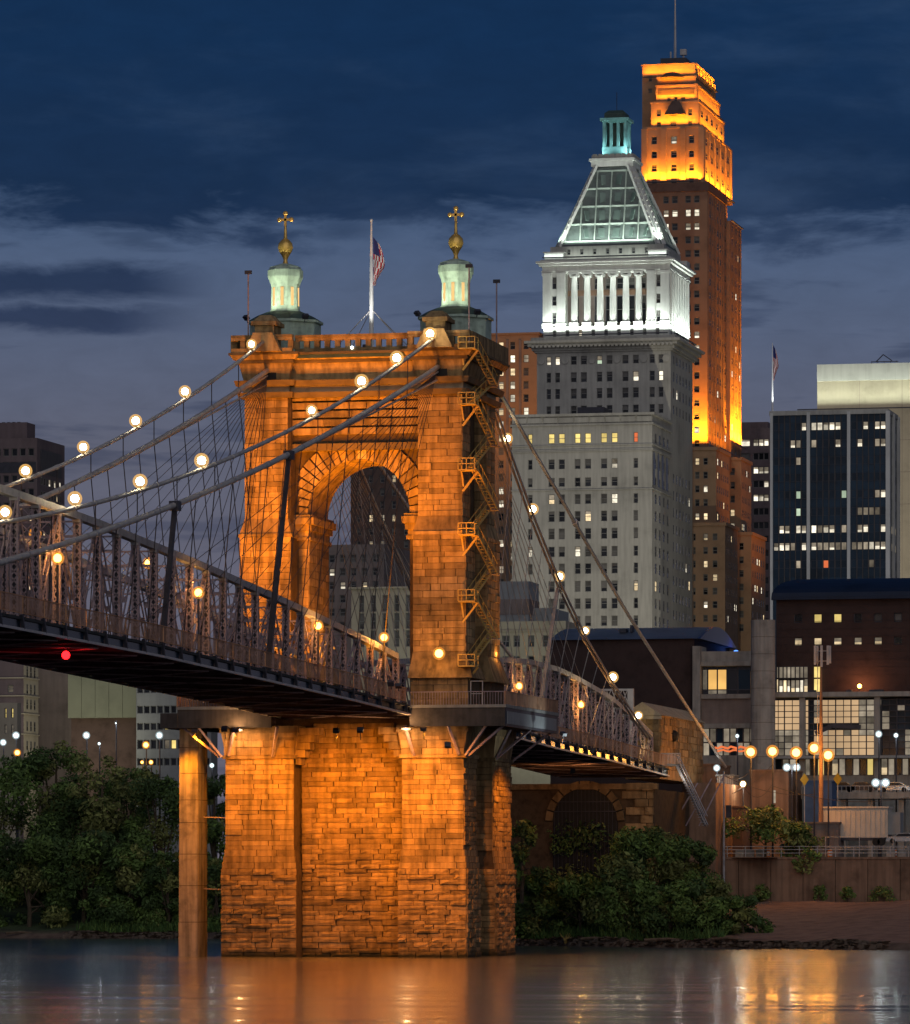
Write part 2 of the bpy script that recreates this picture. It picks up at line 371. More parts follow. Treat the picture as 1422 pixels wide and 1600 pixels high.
def bank_material(m):
    t = m.node_tree; L = t.links.new; b = t.nodes['Principled BSDF']; b.inputs['Roughness'].default_value = .95
    g = N(t, 'ShaderNodeNewGeometry'); sp = N(t, 'ShaderNodeSeparateXYZ'); L(g.outputs['Position'], sp.inputs[0])
    n = N(t, 'ShaderNodeTexNoise'); n.inputs['Scale'].default_value = .5; n.inputs['Detail'].default_value = 7; L(g.outputs['Position'], n.inputs['Vector'])
    soil = ramp(t, [(.3, (.06, .04, .03, 1)), (.5, (.13, .085, .06, 1)), (.7, (.20, .14, .10, 1))]); L(n.outputs[0], soil.inputs[0])
    pave = ramp(t, [(.3, (.2, .11, .075, 1)), (.5, (.29, .165, .115, 1)), (.7, (.34, .20, .14, 1))]); L(n.outputs[0], pave.inputs[0])
    gr = ramp(t, [(.35, (.03, .04, .015, 1)), (.65, (.06, .10, .03, 1))]); L(n.outputs[0], gr.inputs[0])
    e = N(t, 'ShaderNodeMapRange'); e.inputs[1].default_value = 17; e.inputs[2].default_value = 22; L(math_(t, 'ADD', sp.outputs[0], math_(t, 'MULTIPLY', n.outputs[0], 6)), e.inputs[0])
    hi = N(t, 'ShaderNodeMapRange'); hi.inputs[1].default_value = .9; hi.inputs[2].default_value = 1.5; L(math_(t, 'ADD', sp.outputs[2], math_(t, 'MULTIPLY', n.outputs[0], .6)), hi.inputs[0])
    top = mixc(t, e.outputs[0], gr.outputs[0], pave.outputs[0])
    L(mixc(t, hi.outputs[0], soil.outputs[0], top), b.inputs['Base Color'])
    n3 = N(t, 'ShaderNodeTexNoise'); n3.inputs['Scale'].default_value = 1.6; n3.inputs['Detail'].default_value = 6; L(g.outputs['Position'], n3.inputs['Vector'])
    bp = N(t, 'ShaderNodeBump'); bp.inputs['Strength'].default_value = .8; bp.inputs['Distance'].default_value = .2; L(n3.outputs[0], bp.inputs['Height']); L(bp.outputs[0], b.inputs['Normal'])
bank_material(bm_)
grid_mesh('river_bank', [x for x in np.arange(-420, 330, 2.5)], [-30, -5, -1, 0, .7, 1.5, 3, 5, 9, 15, 22, 30, 45, 60, 62, 80, 110], bank_pt, bm_, 'structure')
# streets and blocks of the city, one level sheet out to the horizon
def city_pts():
    xs = [-1800, -420]+[x for x in np.arange(-400, 30, 20)]
    v = []; f = []
    edge = [(x, shore(x)+58) for x in xs]+[(WALLX-1, shore(WALLX-1)+58), (WALLX, WALLY+.6), (1800, WALLY+.6)]
    for x, y in edge: v += [(x, y, 10.9), (x, 5200, 10.9)]
    for i in range(len(edge)-1): f.append((2*i, 2*i+2, 2*i+3, 2*i+1))
    return v, f
v_, f_ = city_pts(); me_ = bpy.data.meshes.new('city_ground'); me_.from_pydata(v_, [], f_); me_.materials.append(M['city_ground'])
tag(put('city_ground', me_), kind='structure')
wm = bpy.data.materials.new('river_water'); wm.use_nodes = True
def water_material(m):
    t = m.node_tree; L = t.links.new; b = t.nodes['Principled BSDF']
    b.inputs['Base Color'].default_value = (.008, .013, .016, 1); b.inputs['IOR'].default_value = 1.33; b.inputs['Roughness'].default_value = .2
    g1 = N(t, 'ShaderNodeBsdfGlossy'); g1.inputs['Roughness'].default_value = .09; g1.inputs[0].default_value = (.88, .88, .88, 1)
    g2 = N(t, 'ShaderNodeBsdfGlossy'); g2.inputs['Roughness'].default_value = .22; g2.inputs[0].default_value = (.88, .88, .88, 1)
    m1 = N(t, 'ShaderNodeMixShader'); m1.inputs[0].default_value = .6; L(g1.outputs[0], m1.inputs[1]); L(g2.outputs[0], m1.inputs[2])
    fr = N(t, 'ShaderNodeFresnel'); fr.inputs[0].default_value = 1.85
    m2 = N(t, 'ShaderNodeMixShader'); L(fr.outputs[0], m2.inputs[0]); L(b.outputs[0], m2.inputs[1]); L(m1.outputs[0], m2.inputs[2])
    L(m2.outputs[0], t.nodes['Material Output'].inputs[0])
water_material(wm)
def water_mesh():
    xs = np.concatenate([[-1800, -600, -320], np.arange(-240, 241, 3.0), [320, 600, 1800]]); ys = np.concatenate([[-900, -600, -480], np.arange(-440, -120, 1.0), np.arange(-120, 240, 2.4), [300, 420]])
    X, Y = np.meshgrid(xs, ys); r = np.random.default_rng(4); Z = np.zeros_like(X)
    for k in range(26):
        lam = r.uniform(3.2, 15); th = r.normal(0, .32); q = 2*pi/lam; Z += .0042*lam*np.sin(q*(X*sin(th)*.35+Y*cos(th))+r.uniform(0, 6.28)+1.2*np.sin(X/37+k))*(.6+.4*np.sin(X/53+Y/31+k*1.7))
    Z *= np.clip((240-np.abs(X))/40, 0, 1)*np.clip((Y+440)/40, 0, 1)*np.clip((236-Y)/30, 0, 1)*WAVE
    ny, nx = X.shape; me = bpy.data.meshes.new('river_water')
    idx = np.arange(ny*nx).reshape(ny, nx); f = np.stack([idx[:-1, :-1], idx[:-1, 1:], idx[1:, 1:], idx[1:, :-1]], -1).reshape(-1, 4)
    me.from_pydata(np.stack([X, Y, Z], -1).reshape(-1, 3).tolist(), [], f.tolist()); me.materials.append(wm); me.polygons.foreach_set('use_smooth', [True]*len(f)); me.update()
    return me
WAVE = .3
tag(put('river_water', water_mesh()), kind='structure')

# ------------------------------------------------------------------ stone tower
TW = thing('bridge_tower', 'tall sandstone suspension bridge tower with a round arch, floodlit orange', 'bridge tower', (0, 0, 0))
def stone_mesh(rough, seed):
    r = random.Random(seed); nx, nz = (5, 3) if rough else (2, 2); vs = []; fs = []
    for j in range(nz):
        for i in range(nx):
            x = -.5+i/(nx-1); z = -.5+j/(nz-1); ed = i in (0, nx-1) or j in (0, nz-1)
            if rough:
                y = -(r.uniform(.80, .98) if ed else r.uniform(.90, 1.08))
                x += (r.uniform(-.05, .05) if 0 < i < nx-1 else -.012*(1 if i else -1)); z += (r.uniform(-.035, .035) if ed and j in (0, nz-1) else r.uniform(-.12, .12))*.5
            else:
                y = -1; x *= .966; z *= .925
            if rough and ed: x *= .98; z *= .93
            vs.append((x, y, z))
    fs += [(j*nx+i, j*nx+i+1, (j+1)*nx+i+1, (j+1)*nx+i) for j in range(nz-1) for i in range(nx-1)]
    ring = [i for i in range(nx)]+[j*nx+nx-1 for j in range(1, nz)]+[(nz-1)*nx+i for i in range(nx-2, -1, -1)]+[j*nx for j in range(nz-2, 0, -1)]
    b = len(vs)
    if not rough:
        vs += [(-.49, -.8, -.48), (.49, -.8, -.48), (.49, -.8, .48), (-.49, -.8, .48)]
        fs += [(b+i, b+(i+1) % 4, ring[(i+1) % 4], ring[i]) for i in range(4)]; ring = [b, b+1, b+2, b+3]; b += 4
    vs += [(vs[k][0]*(1.015 if rough else 1), .0, vs[k][2]*(1.05 if rough else 1)) for k in ring]; n = len(ring)
    fs += [(b+i, b+(i+1) % n, ring[(i+1) % n], ring[i]) for i in range(n)]
    m = M['rough_sandstone' if rough else 'sandstone']
    me = bpy.data.meshes.new('stone'); me.from_pydata(vs, [], fs); me.materials.append(m); me.update()
    return me, vs, fs
SM = {True: [stone_mesh(True, k) for k in range(10)], False: [stone_mesh(False, k) for k in range(3)]}
stones = []
def courses(face, a0, a1, fixed, z0, z1, ch, lmin, lmax, rough, dmin, dmax, reject=None):
    n = max(1, round((z1-z0)/ch)); h = (z1-z0)/n
    hs = [random.uniform(.78, 1.22) for _ in range(n)]; q = (z1-z0)/sum(hs); hs = [v*q for v in hs]; zb = z0
    for k in range(n):
        h = hs[k]; zc = zb+h/2; zb += h; a = a0; first = True
        while a < a1-.05:
            l = random.uniform(lmin*.75, lmax*1.15)*(.6 if first and k % 2 else 1); first = False
            if a1-a-l < lmin*.55: l = a1-a
            c = a+l/2
            if not (reject and reject(c, zc, l)):
                d = random.uniform(dmin, dmax)
                p = (c, fixed+.12, zc) if face == 'S' else (fixed-.12, c, zc)
                stones.append((l*h*(1 if face == 'S' else .24), l, h, p, face, rough, d+.12))
            a += l
core = MB()
# pier below the deck: four corner buttresses, recessed middle
PX0, PXA, PXB, PX1 = -12.35, -5.2, 6.0, 12.35
for x0, x1 in ((PX0, PXA), (PXB, PX1)):
    for y0, y1 in ((-10.3, -4.6), (3.6, 12.3)):
        o = .35
        core.frus((x0-o+.2, x1+o-.2, y0-o+.2, y1+o-.2), -3, (x0-o+.2, x1+o-.2, y0-o+.2, y1+o-.2), 8.9)
        core.frus((x0-o+.2, x1+o-.2, y0-o+.2, y1+o-.2), 8.9, (x0+.12, x1-.12, y0+.12, y1-.12), 10.8)
        core.box(x0+.15, x1-.15, y0+.15, y1-.15, 10.8, 20)
        core.box(x0-.25, x1+.25, y0-.25, y1+.25, 20, 20.35, 1)
        core.frus((x0, x1, y0, y1), 20.35, (x0-.35, x1+.35, y0-.35, y1+.35), 22.6, 1)
        core.box(x0-.5, x1+.5, y0-.5, y1+.5, 22.6, 23.3, 1)
core.box(-10.4, 10.4, -7.4, 9.4, -3, 25)
core.build('core', [M['mortar'], M['sandstone']], TW)
for x0, x1 in ((PX0, PXA), (PXB, PX1)):
    courses('S', x0-.35, x1+.35, -10.62, 0, 8.9, .49, 1.2, 2.9, True, .06, .30)
    for k in range(3): courses('S', x0-.30+.1*k, x1+.30-.1*k, -10.60+.1*k, 8.9+.633*k, 9.533+.633*k, .63, 1.6, 3.0, False, .03, .1)
    courses('S', x0, x1, -10.3, 10.8, 20, .50, 1.3, 2.8, False, .02, .14)
    courses('S', x0-.1, x1+.1, -10.5, 20.35, 22.6, .75, 1.5, 2.8, False, .06, .12)
courses('S', PXA+.2, PXB-.2, -7.6, 0, 10.4, .49, 1.4, 3.1, True, .04, .28)
courses('S', PXA+.1, PXB-.1, -7.6, 10.4, 21.6, .50, 1.3, 2.9, True, .02, .16)
courses('S', PXA+1.4, PXB-1.3, -7.75, 21.6, 23.6, .66, 1.5, 2.8, False, .1, .3)
courses('E', -10.6, -4.3, 12.62, 0, 8.9, .49, 1.2, 2.4, True, .08, .32)
for k in range(3):
    for ya, yb in ((-10.6, -4.3), (3.3, 12.6)): courses('E', ya+.1*k, yb-.1*k, 12.60-.1*k, 8.9+.633*k, 9.533+.633*k, .63, 1.4, 2.6, False, .03, .1)
courses('E', -10.3, -4.6, 12.3, 10.8, 20, .50, 1.2, 2.4, True, .02, .25)
courses('E', 3.3, 12.6, 12.62, 0, 8.9, .49, 1.2, 2.4, True, .08, .32)
courses('E', 3.6, 12.3, 12.3, 10.8, 20, .50, 1.2, 2.4, True, .02, .25)
courses('S', 10.5, 12.6, 3.4, 0, 8.9, .60, 1.0, 1.3, True, .1, .4)
courses('S', 10.5, 12.3, 3.6, 10.8, 20, .60, 1.0, 1.3, False, .02, .15)
# corbelled shoulders where the middle meets the buttress heads
for s, xa in ((1, PXA), (-1, PXB)):
    for k in range(5):
        cb = MB(); w = .5+.5*k; cb.box(min(xa, xa+s*w), max(xa, xa+s*w), -9.6-.12*k, -7.2, 19.4+.75*k, 20.12+.75*k); cb.build('corbel', M['sandstone'], TW)
# legs through the deck
LX = ((-11.75, -6.35), (6.35, 11.75)); FY, RY = (-7.0, -2.6), (3.4, 9.4)
lg = MB()
for x0, x1 in LX:
    for y0, y1 in (FY, RY):
        lg.box(x0-.1, x1+.4, y0-.5, y1+.5, 23.3, 28.1); 
        lg.frus((x0-.3, x1+1.0, y0-1.1, y1+.8), 28.1, (x0, x1, y0, y1), 30.8, 1)
        lg.box(x0+.12, x1-.12, y0+.12, y1-.12, 30.8, 42.6)
        lg.box(x0-.1, x1+.1, y0-.1, y1+.1, 42.6, 42.95, 1)
        s = .42
        lg.frus((x0, x1, y0, y1), 42.95, (x0+s, x1-s, y0+s, y1-s), 44.5, 1)
        lg.box(x0+s+.12, x1-s-.12, y0+s+.12, y1-s-.12, 44.5, 60.4)
    lg.box(x0+.6 if x0 < 0 else x0+.3, x1-.3 if x0 < 0 else x1-1.4, -6, 8.5, 23.3, 61)
    # piers of the arch with capitals
    a, b = (x0+2, -5.25) if x0 < 0 else (5.25, x1-2)
    lg.box(a+.1, b-.1, -4.0, 4.4, 23.3, 43)
    for k, (z0, z1, e) in enumerate(((42.4, 42.75, .25), (42.75, 43.4, .1), (43.4, 44.0, .35), (44.0, 44.7, .65), (44.7, 45.0, .45))):
        lg.box(a-.0, b+e if x0 < 0 else b, -4.0-e, 4.4+e, z0, z1, 1) if x0 < 0 else lg.box(a-e, b, -4.0-e, 4.4+e, z0, z1, 1)
lg.build('leg_core', [M['mortar'], M['sandstone']], TW)
for x0, x1 in LX:
    courses('S', x0, x1, FY[0], 30.8, 42.6, .62, 1.3, 3.0, False, .02, .1)
    courses('S', x0+.42, x1-.42, FY[0]+.42, 44.5, 57.2, .62, 1.3, 2.9, False, .02, .1)
    courses('S', x0+.42, x1-.42, FY[0]+.42, 58.5, 60.4, .95, 1.6, 2.6, False, .04, .1)
    courses('S', x0-.1, x1+.4, FY[0]-.5, 25.3, 28.1, .7, 1.6, 2.8, False, .02, .1)
courses('E', RY[0], RY[1], 11.75, 30.8, 42.6, .74, 1.4, 2.4, False, .02, .1)
courses('E', RY[0]+.42, RY[1]-.42, 11.33, 44.5, 60, .74, 1.4, 2.4, False, .02, .1)
courses('E', FY[0], FY[1], 11.75, 30.8, 42.6, .74, 1.2, 2.0, False, .02, .1)
courses('E', FY[0]+.42, FY[1]-.42, 11.33, 44.5, 60, .74, 1.2, 2.0, False, .02, .1)
courses('S', 10.4, 11.7, RY[0], 30.8, 60, .74, 1.2, 1.3, False, .02, .1)
courses('E', -4, 4.4, -5.25, 25.3, 42.4, .74, 1.8, 2.8, False, .02, .08)
courses('S', -6.3, -5.3, -4, 25.3, 42.4, .74, .9, 1.1, False, .02, .06)
# arch wall
AR, AZ0, AYF, AYR = 5.35, 45.0, -4.0, 4.4
aw = MB(); NA = 28; xs = [-AR*cos(pi*i/NA) for i in range(NA+1)]; zs = [AZ0+AR*1.04*sin(pi*i/NA) for i in range(NA+1)]; ZT = 60.6
for i in range(NA):
    for y in (AYF+.15, AYR):
        aw.quad((xs[i], y, zs[i]), (xs[i+1], y, zs[i+1]), (xs[i+1], y, ZT), (xs[i], y, ZT))
    aw.quad((xs[i], AYF+.1, zs[i]), (xs[i], AYR, zs[i]), (xs[i+1], AYR, zs[i+1]), (xs[i+1], AYF+.1, zs[i+1]), 1)
for a, b in ((-7, -AR), (AR, 7)): aw.box(a, b, AYF+.15, AYR, AZ0, ZT)
aw.build('arch_wall', [M['mortar'], M['sandstone']], TW)
NV = 23
for i in range(NV):
    a0, a1 = pi*i/NV+.012, pi*(i+1)/NV-.012; r2 = 7.5
    r2a = min(r2, 6.25/max(.01, abs(cos((a0+a1)/2)))*1.0); r2a = max(r2a, 5.9)
    v = MB(); P = [(r*cos(a), AZ0+r*sin(a)*1.04) for r, a in ((AR, a0), (r2a, a0), (r2a, a1), (AR, a1))]
    v.prism(P[::-1], AYF-.12, AYF+.3); v.build('voussoir', M['sandstone'], TW)
courses('S', -6.2, 6.2, AYF, 45.2, 52, .74, 1.5, 2.6, False, .0, .05, reject=lambda c, z, l: (max(0, abs(c)-l/2))**2+((z-.4-AZ0)/1.04)**2 < 6.9**2)
# keystone shield and its cross-shaped carving
ks = MB(); ks.box(.0, .9, -4.5, -3.9, 50.6, 53.0); ks.box(-.55, 1.45, -4.62, -3.9, 53.0, 53.7); ks.box(.25, .65, -4.62, -4.4, 51.0, 52.8); ks.build('keystone', M['pale_sandstone'], TW)
# corbelled panel over the arch: grooved courses growing outwards
for k in range(6):
    z0 = 52.2+k*.86 if k else 51.55
    y = -5.1-.07*k
    a = -6.7
    while a < 6.7:
        l = min(random.uniform(2.4, 4.2), 6.7-a)
        if 6.7-a-l < 1: l = 6.7-a
        c = MB(); c.box(a+.03, a+l-.03, y-(.22 if k == 0 else 0), -3.7, z0+(.0 if k else -.1), z0+(.66 if k else .58)); c.build('corbel_block', M['sandstone' if k else 'dark_stone'], TW); a += l
pb = MB(); pb.box(-6.9, 6.9, -4.9, 4.4, 52.1, 60.6); pb.build('panel_backing', M['mortar'], TW)
# string courses, frieze and cornice
def ring_course(name, z0, z1, e, m='sandstone', flare=0):
    b = MB()
    for x0, x1 in LX: b.frus((x0+.42-e, x1-.42+e, FY[0]+.42-e, RY[1]-.42+e), z0, (x0+.42-e-flare, x1-.42+e+flare, FY[0]+.42-e-flare, RY[1]-.42+e+flare), z1)
    b.frus((-6.9, 6.9, -5.75-e, 8.0+e), z0, (-6.9, 6.9, -5.75-e-flare, 8.0+e+flare), z1)
    b.build(name, M[m], TW)
ring_course('string_course', 56.75, 57.3, .5, 'dark_stone', flare=.15); ring_course('string_course', 57.95, 58.5, .75, 'dark_stone', flare=.15); ring_course('string_course_fillet', 57.3, 57.95, .12, 'pale_sandstone')
courses('S', -6.6, 6.6, -5.75, 58.5, 60.5, .95, 1.8, 3.2, False, .0, .05)
ring_course('flared_head', 58.4, 60.5, .05, 'sandstone', .5)
ring_course('cornice', 60.25, 60.6, .7, 'dark_stone'); ring_course('cornice', 60.6, 61.05, .95, 'sandstone', .3); ring_course('cornice', 61.05, 61.3, 1.35, 'dark_stone')
tf = MB(); tf.box(-11.6, 11.6, -7.0, 9.2, 60.7, 61.34); tf.build('roof_slab', M['dark_copper'], TW)
# parapet: plinth, posts and rail with square openings
PYF = -7.6
pp = MB()
for a, b, y in ((-12.4, -6.0, PYF), (6.0, 12.4, PYF), (-6.0, 6.0, -6.4)):
    pp.box(a, b, y-.3, y+.3, 61.30, 61.70); pp.box(a, b, y-.32, y+.32, 62.50, 62.80); pp.box(a, b, y-.42, y+.42, 62.80, 63.05)
pp.box(12.0, 12.6, PYF+.3, 9.8, 61.30, 63.00); pp.box(-12.6, -12, PYF+.3, 9.8, 61.30, 63.00); pp.box(-12, 12, 9.3, 9.8, 61.30, 63.00)
pp.build('parapet', M['sandstone'], TW)
for a, b, y, step in ((-5.9, 5.9, -6.4, 1.03), (-11.2, -6.2, PYF, 1.15), (6.3, 11.6, PYF, 1.15)):
    n = round((b-a)/step)
    for i in range(n+1):
        x = a+(b-a)*i/n
        if abs(x) > 7.3 and abs(x) < 10.2 and y == PYF: continue
        q = MB(); q.box(x-.26, x+.26, y-.24, y+.24, 61.70, 62.50); q.build('baluster', M['sandstone'], TW)
# saddle houses where the upper cables pass over the cornice
for xc in (-8.9, 8.9):
    h = MB(); h.box(xc-1.0, xc+1.0, -8.0, -5.0, 61.3, 64.0); h.box(xc-1.3, xc+1.3, -8.3, -4.8, 64.0, 64.4); h.frus((xc-1.2, xc+1.2, -8.2, -5), 64.4, (xc-.6, xc+.6, -7.4, -5.8), 65.1)
    h.prism([(xc-1.9, 61.3), (xc+1.9, 61.3), (xc+1.0, 63.2), (xc-1.0, 63.2)], -8.7, -7.9); h.build('saddle_house', M['sandstone'], TW)
    h = MB(); h.box(xc-.95, xc+.95, -6.85, -6.3, 58.4, 60.55); h.build('cable_opening', M['black'], TW)
# two copper turrets
for xc, zb in ((-9.0, 61.8), (9.0, 61.8)):
    yc = 1.0; b = MB(); R8 = pi/8
    b.lathe([(3.7, -.6), (3.7, 3.2), (3.95, 3.25), (3.95, 3.5)], (xc, yc, zb), 8, 0, R8)
    tb = b.build('turret', M['copper_green'], TW)
    b = MB(); b.lathe([(3.95, 3.5), (2.9, 4.1), (1.9, 4.5)], (xc, yc, zb), 8, 0, R8); b.build('skirt_roof', M['dark_copper'], tb)
    b = MB(); b.lathe([(1.75, 4.45), (1.5, 4.75), (1.45, 7.0), (1.56, 7.45), (1.84, 8.1), (1.84, 8.8), (1.7, 8.9), (1.62, 9.15), (.5, 9.5)], (xc, yc, zb), 8, 0, R8); b.build('drum', M['copper_green'], tb)
    for k in range(8):
        a = k*pi/4-pi/2; c_, s_ = cos(a), sin(a); q = MB(); r = 1.5*cos(R8)
        q.bar((xc+c_*(r-.02), yc+s_*(r-.02), zb+5.1), (xc+c_*(r-.02), yc+s_*(r-.02), zb+7.0), .3, .12, 0, side=(-s_, c_, 0)); q.build('slit_window', M['slit_amber'], tb)
    b = MB(); b.lathe([(.5, 9.9), (.26, 10.2), (.2, 10.5), (.36, 10.9), (.66, 11.35), (.80, 11.75), (.72, 12.2), (.42, 12.55), (.2, 12.7), (.16, 13.2), (.12, 14.4)], (xc, yc, zb-.6), 14); b.build('ball_finial', M['gold'], tb, smooth=True)
    b = MB(); z = zb+13.7
    b.bar((xc, yc, z-.3), (xc, yc, z+1.0), .24); b.bar((xc-.62, yc, z+.35), (xc+.62, yc, z+.35), .24)
    for dx, dz in ((-.62, .35), (.62, .35), (0, 1.0)): b.ball((xc+dx, yc, z+dz), .27, 8)
    b.build('cross', M['gold'], tb)
# stones: the 300 that show largest are parts, the rest one part
stones.sort(key=lambda s: -s[0])
rest = {True: MB(), False: MB()}
for k, (ap, l, h, p, face, rough, d) in enumerate(stones):
    me, vs, fs = random.choice(SM[rough])
    if k < 300:
        put('stone', me, TW, p, 0 if face == 'S' else pi/2, (l, d, h))
    else:
        f = (lambda v: (p[0]+v[0]*l, p[1]+v[1]*d, p[2]+v[2]*h)) if face == 'S' else (lambda v: (p[0]-v[1]*d, p[1]+v[0]*l, p[2]+v[2]*h))
        rest[rough].add([f(v) for v in vs], fs, 1 if rough else 0)
rr = rest[False]; b_ = len(rr.v); rr.v += rest[True].v; rr.f += [tuple(i+b_ for i in f) for f in rest[True].f]; rr.m += rest[True].m
tag(rr.build('stonework', [M['sandstone'], M['rough_sandstone']], TW), kind='stuff')

# flagpole, flag and masts on the tower roof
fp = thing('flagpole', 'tall white flagpole with stay wires on top of the stone tower', 'flagpole', (.35, 0, 61.84))
b = MB(); b.tube([(.35, 0, 61.3), (.35, 0, 69), (.35, 0, 75.3)], [.26, .2, .09], 8); b.build('pole', M['white_paint'], fp)
b = MB(); b.ball((.35, 0, 75.4), .17, 8); b.build('truck', M['white_paint'], fp)
for dx, dy in ((-3.6, -2), (-3.2, 3), (4.3, -2), (4, 3)):
    b = MB(); b.tube([(.35, 0, 66.3), (.35+dx, dy, 61.9)], .05, 4); b.build('stay_wire', M['pale_pipe'], fp)
def flag(name, top, h, w, label, droop=True):
    """a limp flag: cloth hanging in folds beside its pole"""
    nx, nz = 8, 26; vs = []; fs = []; mi = []
    for j in range(nz+1):
        for i in range(nx+1):
            u = i/nx; v = j/nz
            x = u*w*(.55+.45*sin(pi*min(1, v*1.15)))*(1-.55*max(0, v-.55)/.45)+.06*sin(7*v+3*u)*u
            y = .16*w*sin(9*u+2.5*v)*(.3+v)
            vs.append((top[0]+.12+x, top[1]+y, top[2]-v*h-u*.35*(1-v)*h*.5))
    for j in range(nz):
        for i in range(nx):
            fs.append((j*(nx+1)+i, j*(nx+1)+i+1, (j+1)*(nx+1)+i+1, (j+1)*(nx+1)+i))
            mi.append(2 if (j < 9 and i < 5) else (0 if ((i+j//4) % 2 == 0) else 1))
    me = bpy.data.meshes.new(name); ox = Vector(top)
    me.from_pydata([tuple(Vector(v)-ox) for v in vs], [], fs)
    for m in ('flag_red', 'flag_white', 'flag_blue'): me.materials.append(M[m])
    me.polygons.foreach_set('material_index', mi); me.polygons.foreach_set('use_smooth', [True]*len(fs)); me.update()
    return tag(put(name, me, None, top), label, 'flag')
flag('flag', (.42, -.05, 73.7), 5.0, 1.25, 'limp red, white and blue striped flag on the tower flagpole')
masts = [(388, 427, 0, -7.4, 'thin dark mast with a lamp head left of the left turret'), (733, 417, 0, -7.5, 'thin dark mast with a lamp head in front of the right turret'), (776, 441, 1, 9, 'thin dark mast with a lamp head at the right rear corner of the tower')]
for px, py, k, Y, lab in masts:
    p = at(px, py, Y); t_ = thing('lamp_mast', lab, 'mast', (p.x, p.y, 61.8), 'masts on the tower roof')
    b = MB(); b.tube([(p.x, p.y, 61.8), (p.x, p.y, p.z)], .08, 6); b.build('pole', M['rusty_steel'], t_)
    b = MB(); b.bar((p.x-.35, p.y, p.z+.1), (p.x+.35, p.y, p.z+.1), .3, .35); b.build('lamp_head', M['dark_steel'], t_)

# zigzag iron stairs on the right flank
st = thing('zigzag_staircase', 'iron zigzag service stairs with railed landings climbing the right flank of the tower', 'staircase', (12.3, -6, 28))
SX0, SX1 = 11.9, 13.1
levels = [61.2, 55.6, 49.0, 42.5, 35.8, 29.3]
ym = 2.2
def rails(b, x0, x1, y0, y1, z):
    for hz in (.55, 1.1):
        for p, q in (((x0, y0), (x1, y0)), ((x0, y0), (x0, y1)), ((x1, y0), (x1, y1))): b.bar((p[0], p[1], z+hz), (q[0], q[1], z+hz), .09)
    for x, y in ((x0, y0), (x1, y0), ((x0+x1)/2, y0), (x0, y1), (x1, y1)): b.bar((x, y, z), (x, y, z+1.1), .09)
for i, z in enumerate(levels):
    y0, y1 = -8.7, -7.1
    b = MB(); b.box(SX0-.5, SX1, y0, y1, z-.12, z); l_ = b.build('landing', M['yellow_paint'], st)
    b = MB(); rails(b, SX0-.5, SX1, y0, y1, z); b.build('guard_rail', M['yellow_paint'], l_)
    b = MB(); b.bar((SX1, y1, z-.1), (SX0-.4, -7.0, z-2.1), .2); b.bar((SX0-.5, y1, z-.1), (SX0-.3, -7.0, z-1.6), .16); b.build('brace', M['yellow_paint'], l_)
    if i == len(levels)-1: break
    zn = levels[i+1]; zm = (z+zn)/2
    for (ya, za, yb, zb_, xa, xb) in ((y1, z, ym, zm, SX0+.55, SX1), (ym, zm, y1, zn, SX0-.05, SX0+.5)):
        b = MB()
        for x in (xa, xb):
            b.bar((x, ya, za), (x, yb, zb_), .07, .24); b.bar((x, ya, za+1.0), (x, yb, zb_+1.0), .07)
            for k in range(1, 4): t = k/4; y = ya+(yb-ya)*t; zz = za+(zb_-za)*t; b.bar((x, y, zz), (x, y, zz+1), .05)
        fl = b.build('flight', M['yellow_paint'], st)
        b = MB()
        for k in range(12): t = (k+.5)/12; b.box(xa, xb, ya+(yb-ya)*t-.13, ya+(yb-ya)*t+.13, za+(zb_-za)*t-.03, za+(zb_-za)*t+.03)
        b.build('treads', M['yellow_paint'], fl)
    b = MB(); b.box(SX0-.05, SX1, ym, ym+1.2, zm-.1, zm); b.build('rear_landing', M['rusty_steel'], st)
# ------------------------------------------------------------------ bridge deck profile
def deck_z(Y):    # sidewalk level
    return float(np.interp(Y, [-400, -200, -146, -103, -34, -12, 0, 20, 37, 64, 93, 143], [27.8, 28.0, 27.65, 27.3, 26.05, 25.5, 25.35, 25.2, 24.75, 24.05, 23.55, 22.3]))
def chord_z(Y):
    return float(np.interp(Y, [-400, -200, -139, -114, -90, -76, -54, -38, -24, -9, -4, 9, 25, 45, 59, 74, 85, 105, 122, 134], [38, 38, 37.2, 36.4, 35.3, 34.6, 33.4, 32.4, 31.5, 30.4, 29.9, 29.9, 31.2, 32.3, 32.6, 32.4, 31.8, 30.4, 28.4, 26.6]))
SE, TX, PAN = 7.2, 4.8, 5.5           # sidewalk edge, truss plane, panel length
def lattice_post(x, Y, z0, z1, w=.52):
    b = MB(); h = w/2
    for s in (-1, 1): b.box(x+s*h-.07, x+s*h+.07, Y-.17, Y+.17, z0, z1)
    b.box(x-h, x+h, Y+.1, Y+.16, z0, z1, 1)
    n = max(1, round((z1-z0)/.66)); dz = (z1-z0)/n
    for k in range(n):
        a = z0+k*dz
        for y in (Y-.15,):
            for s in (-1, 1):
                p, q = Vector((x-s*h, y, a)), Vector((x+s*h, y, a+dz)); t = Vector((.055, 0, .03*s)) if False else Vector((0, 0, .1))
                b.quad(p-t, p+t, q+t, q-t)
    return b
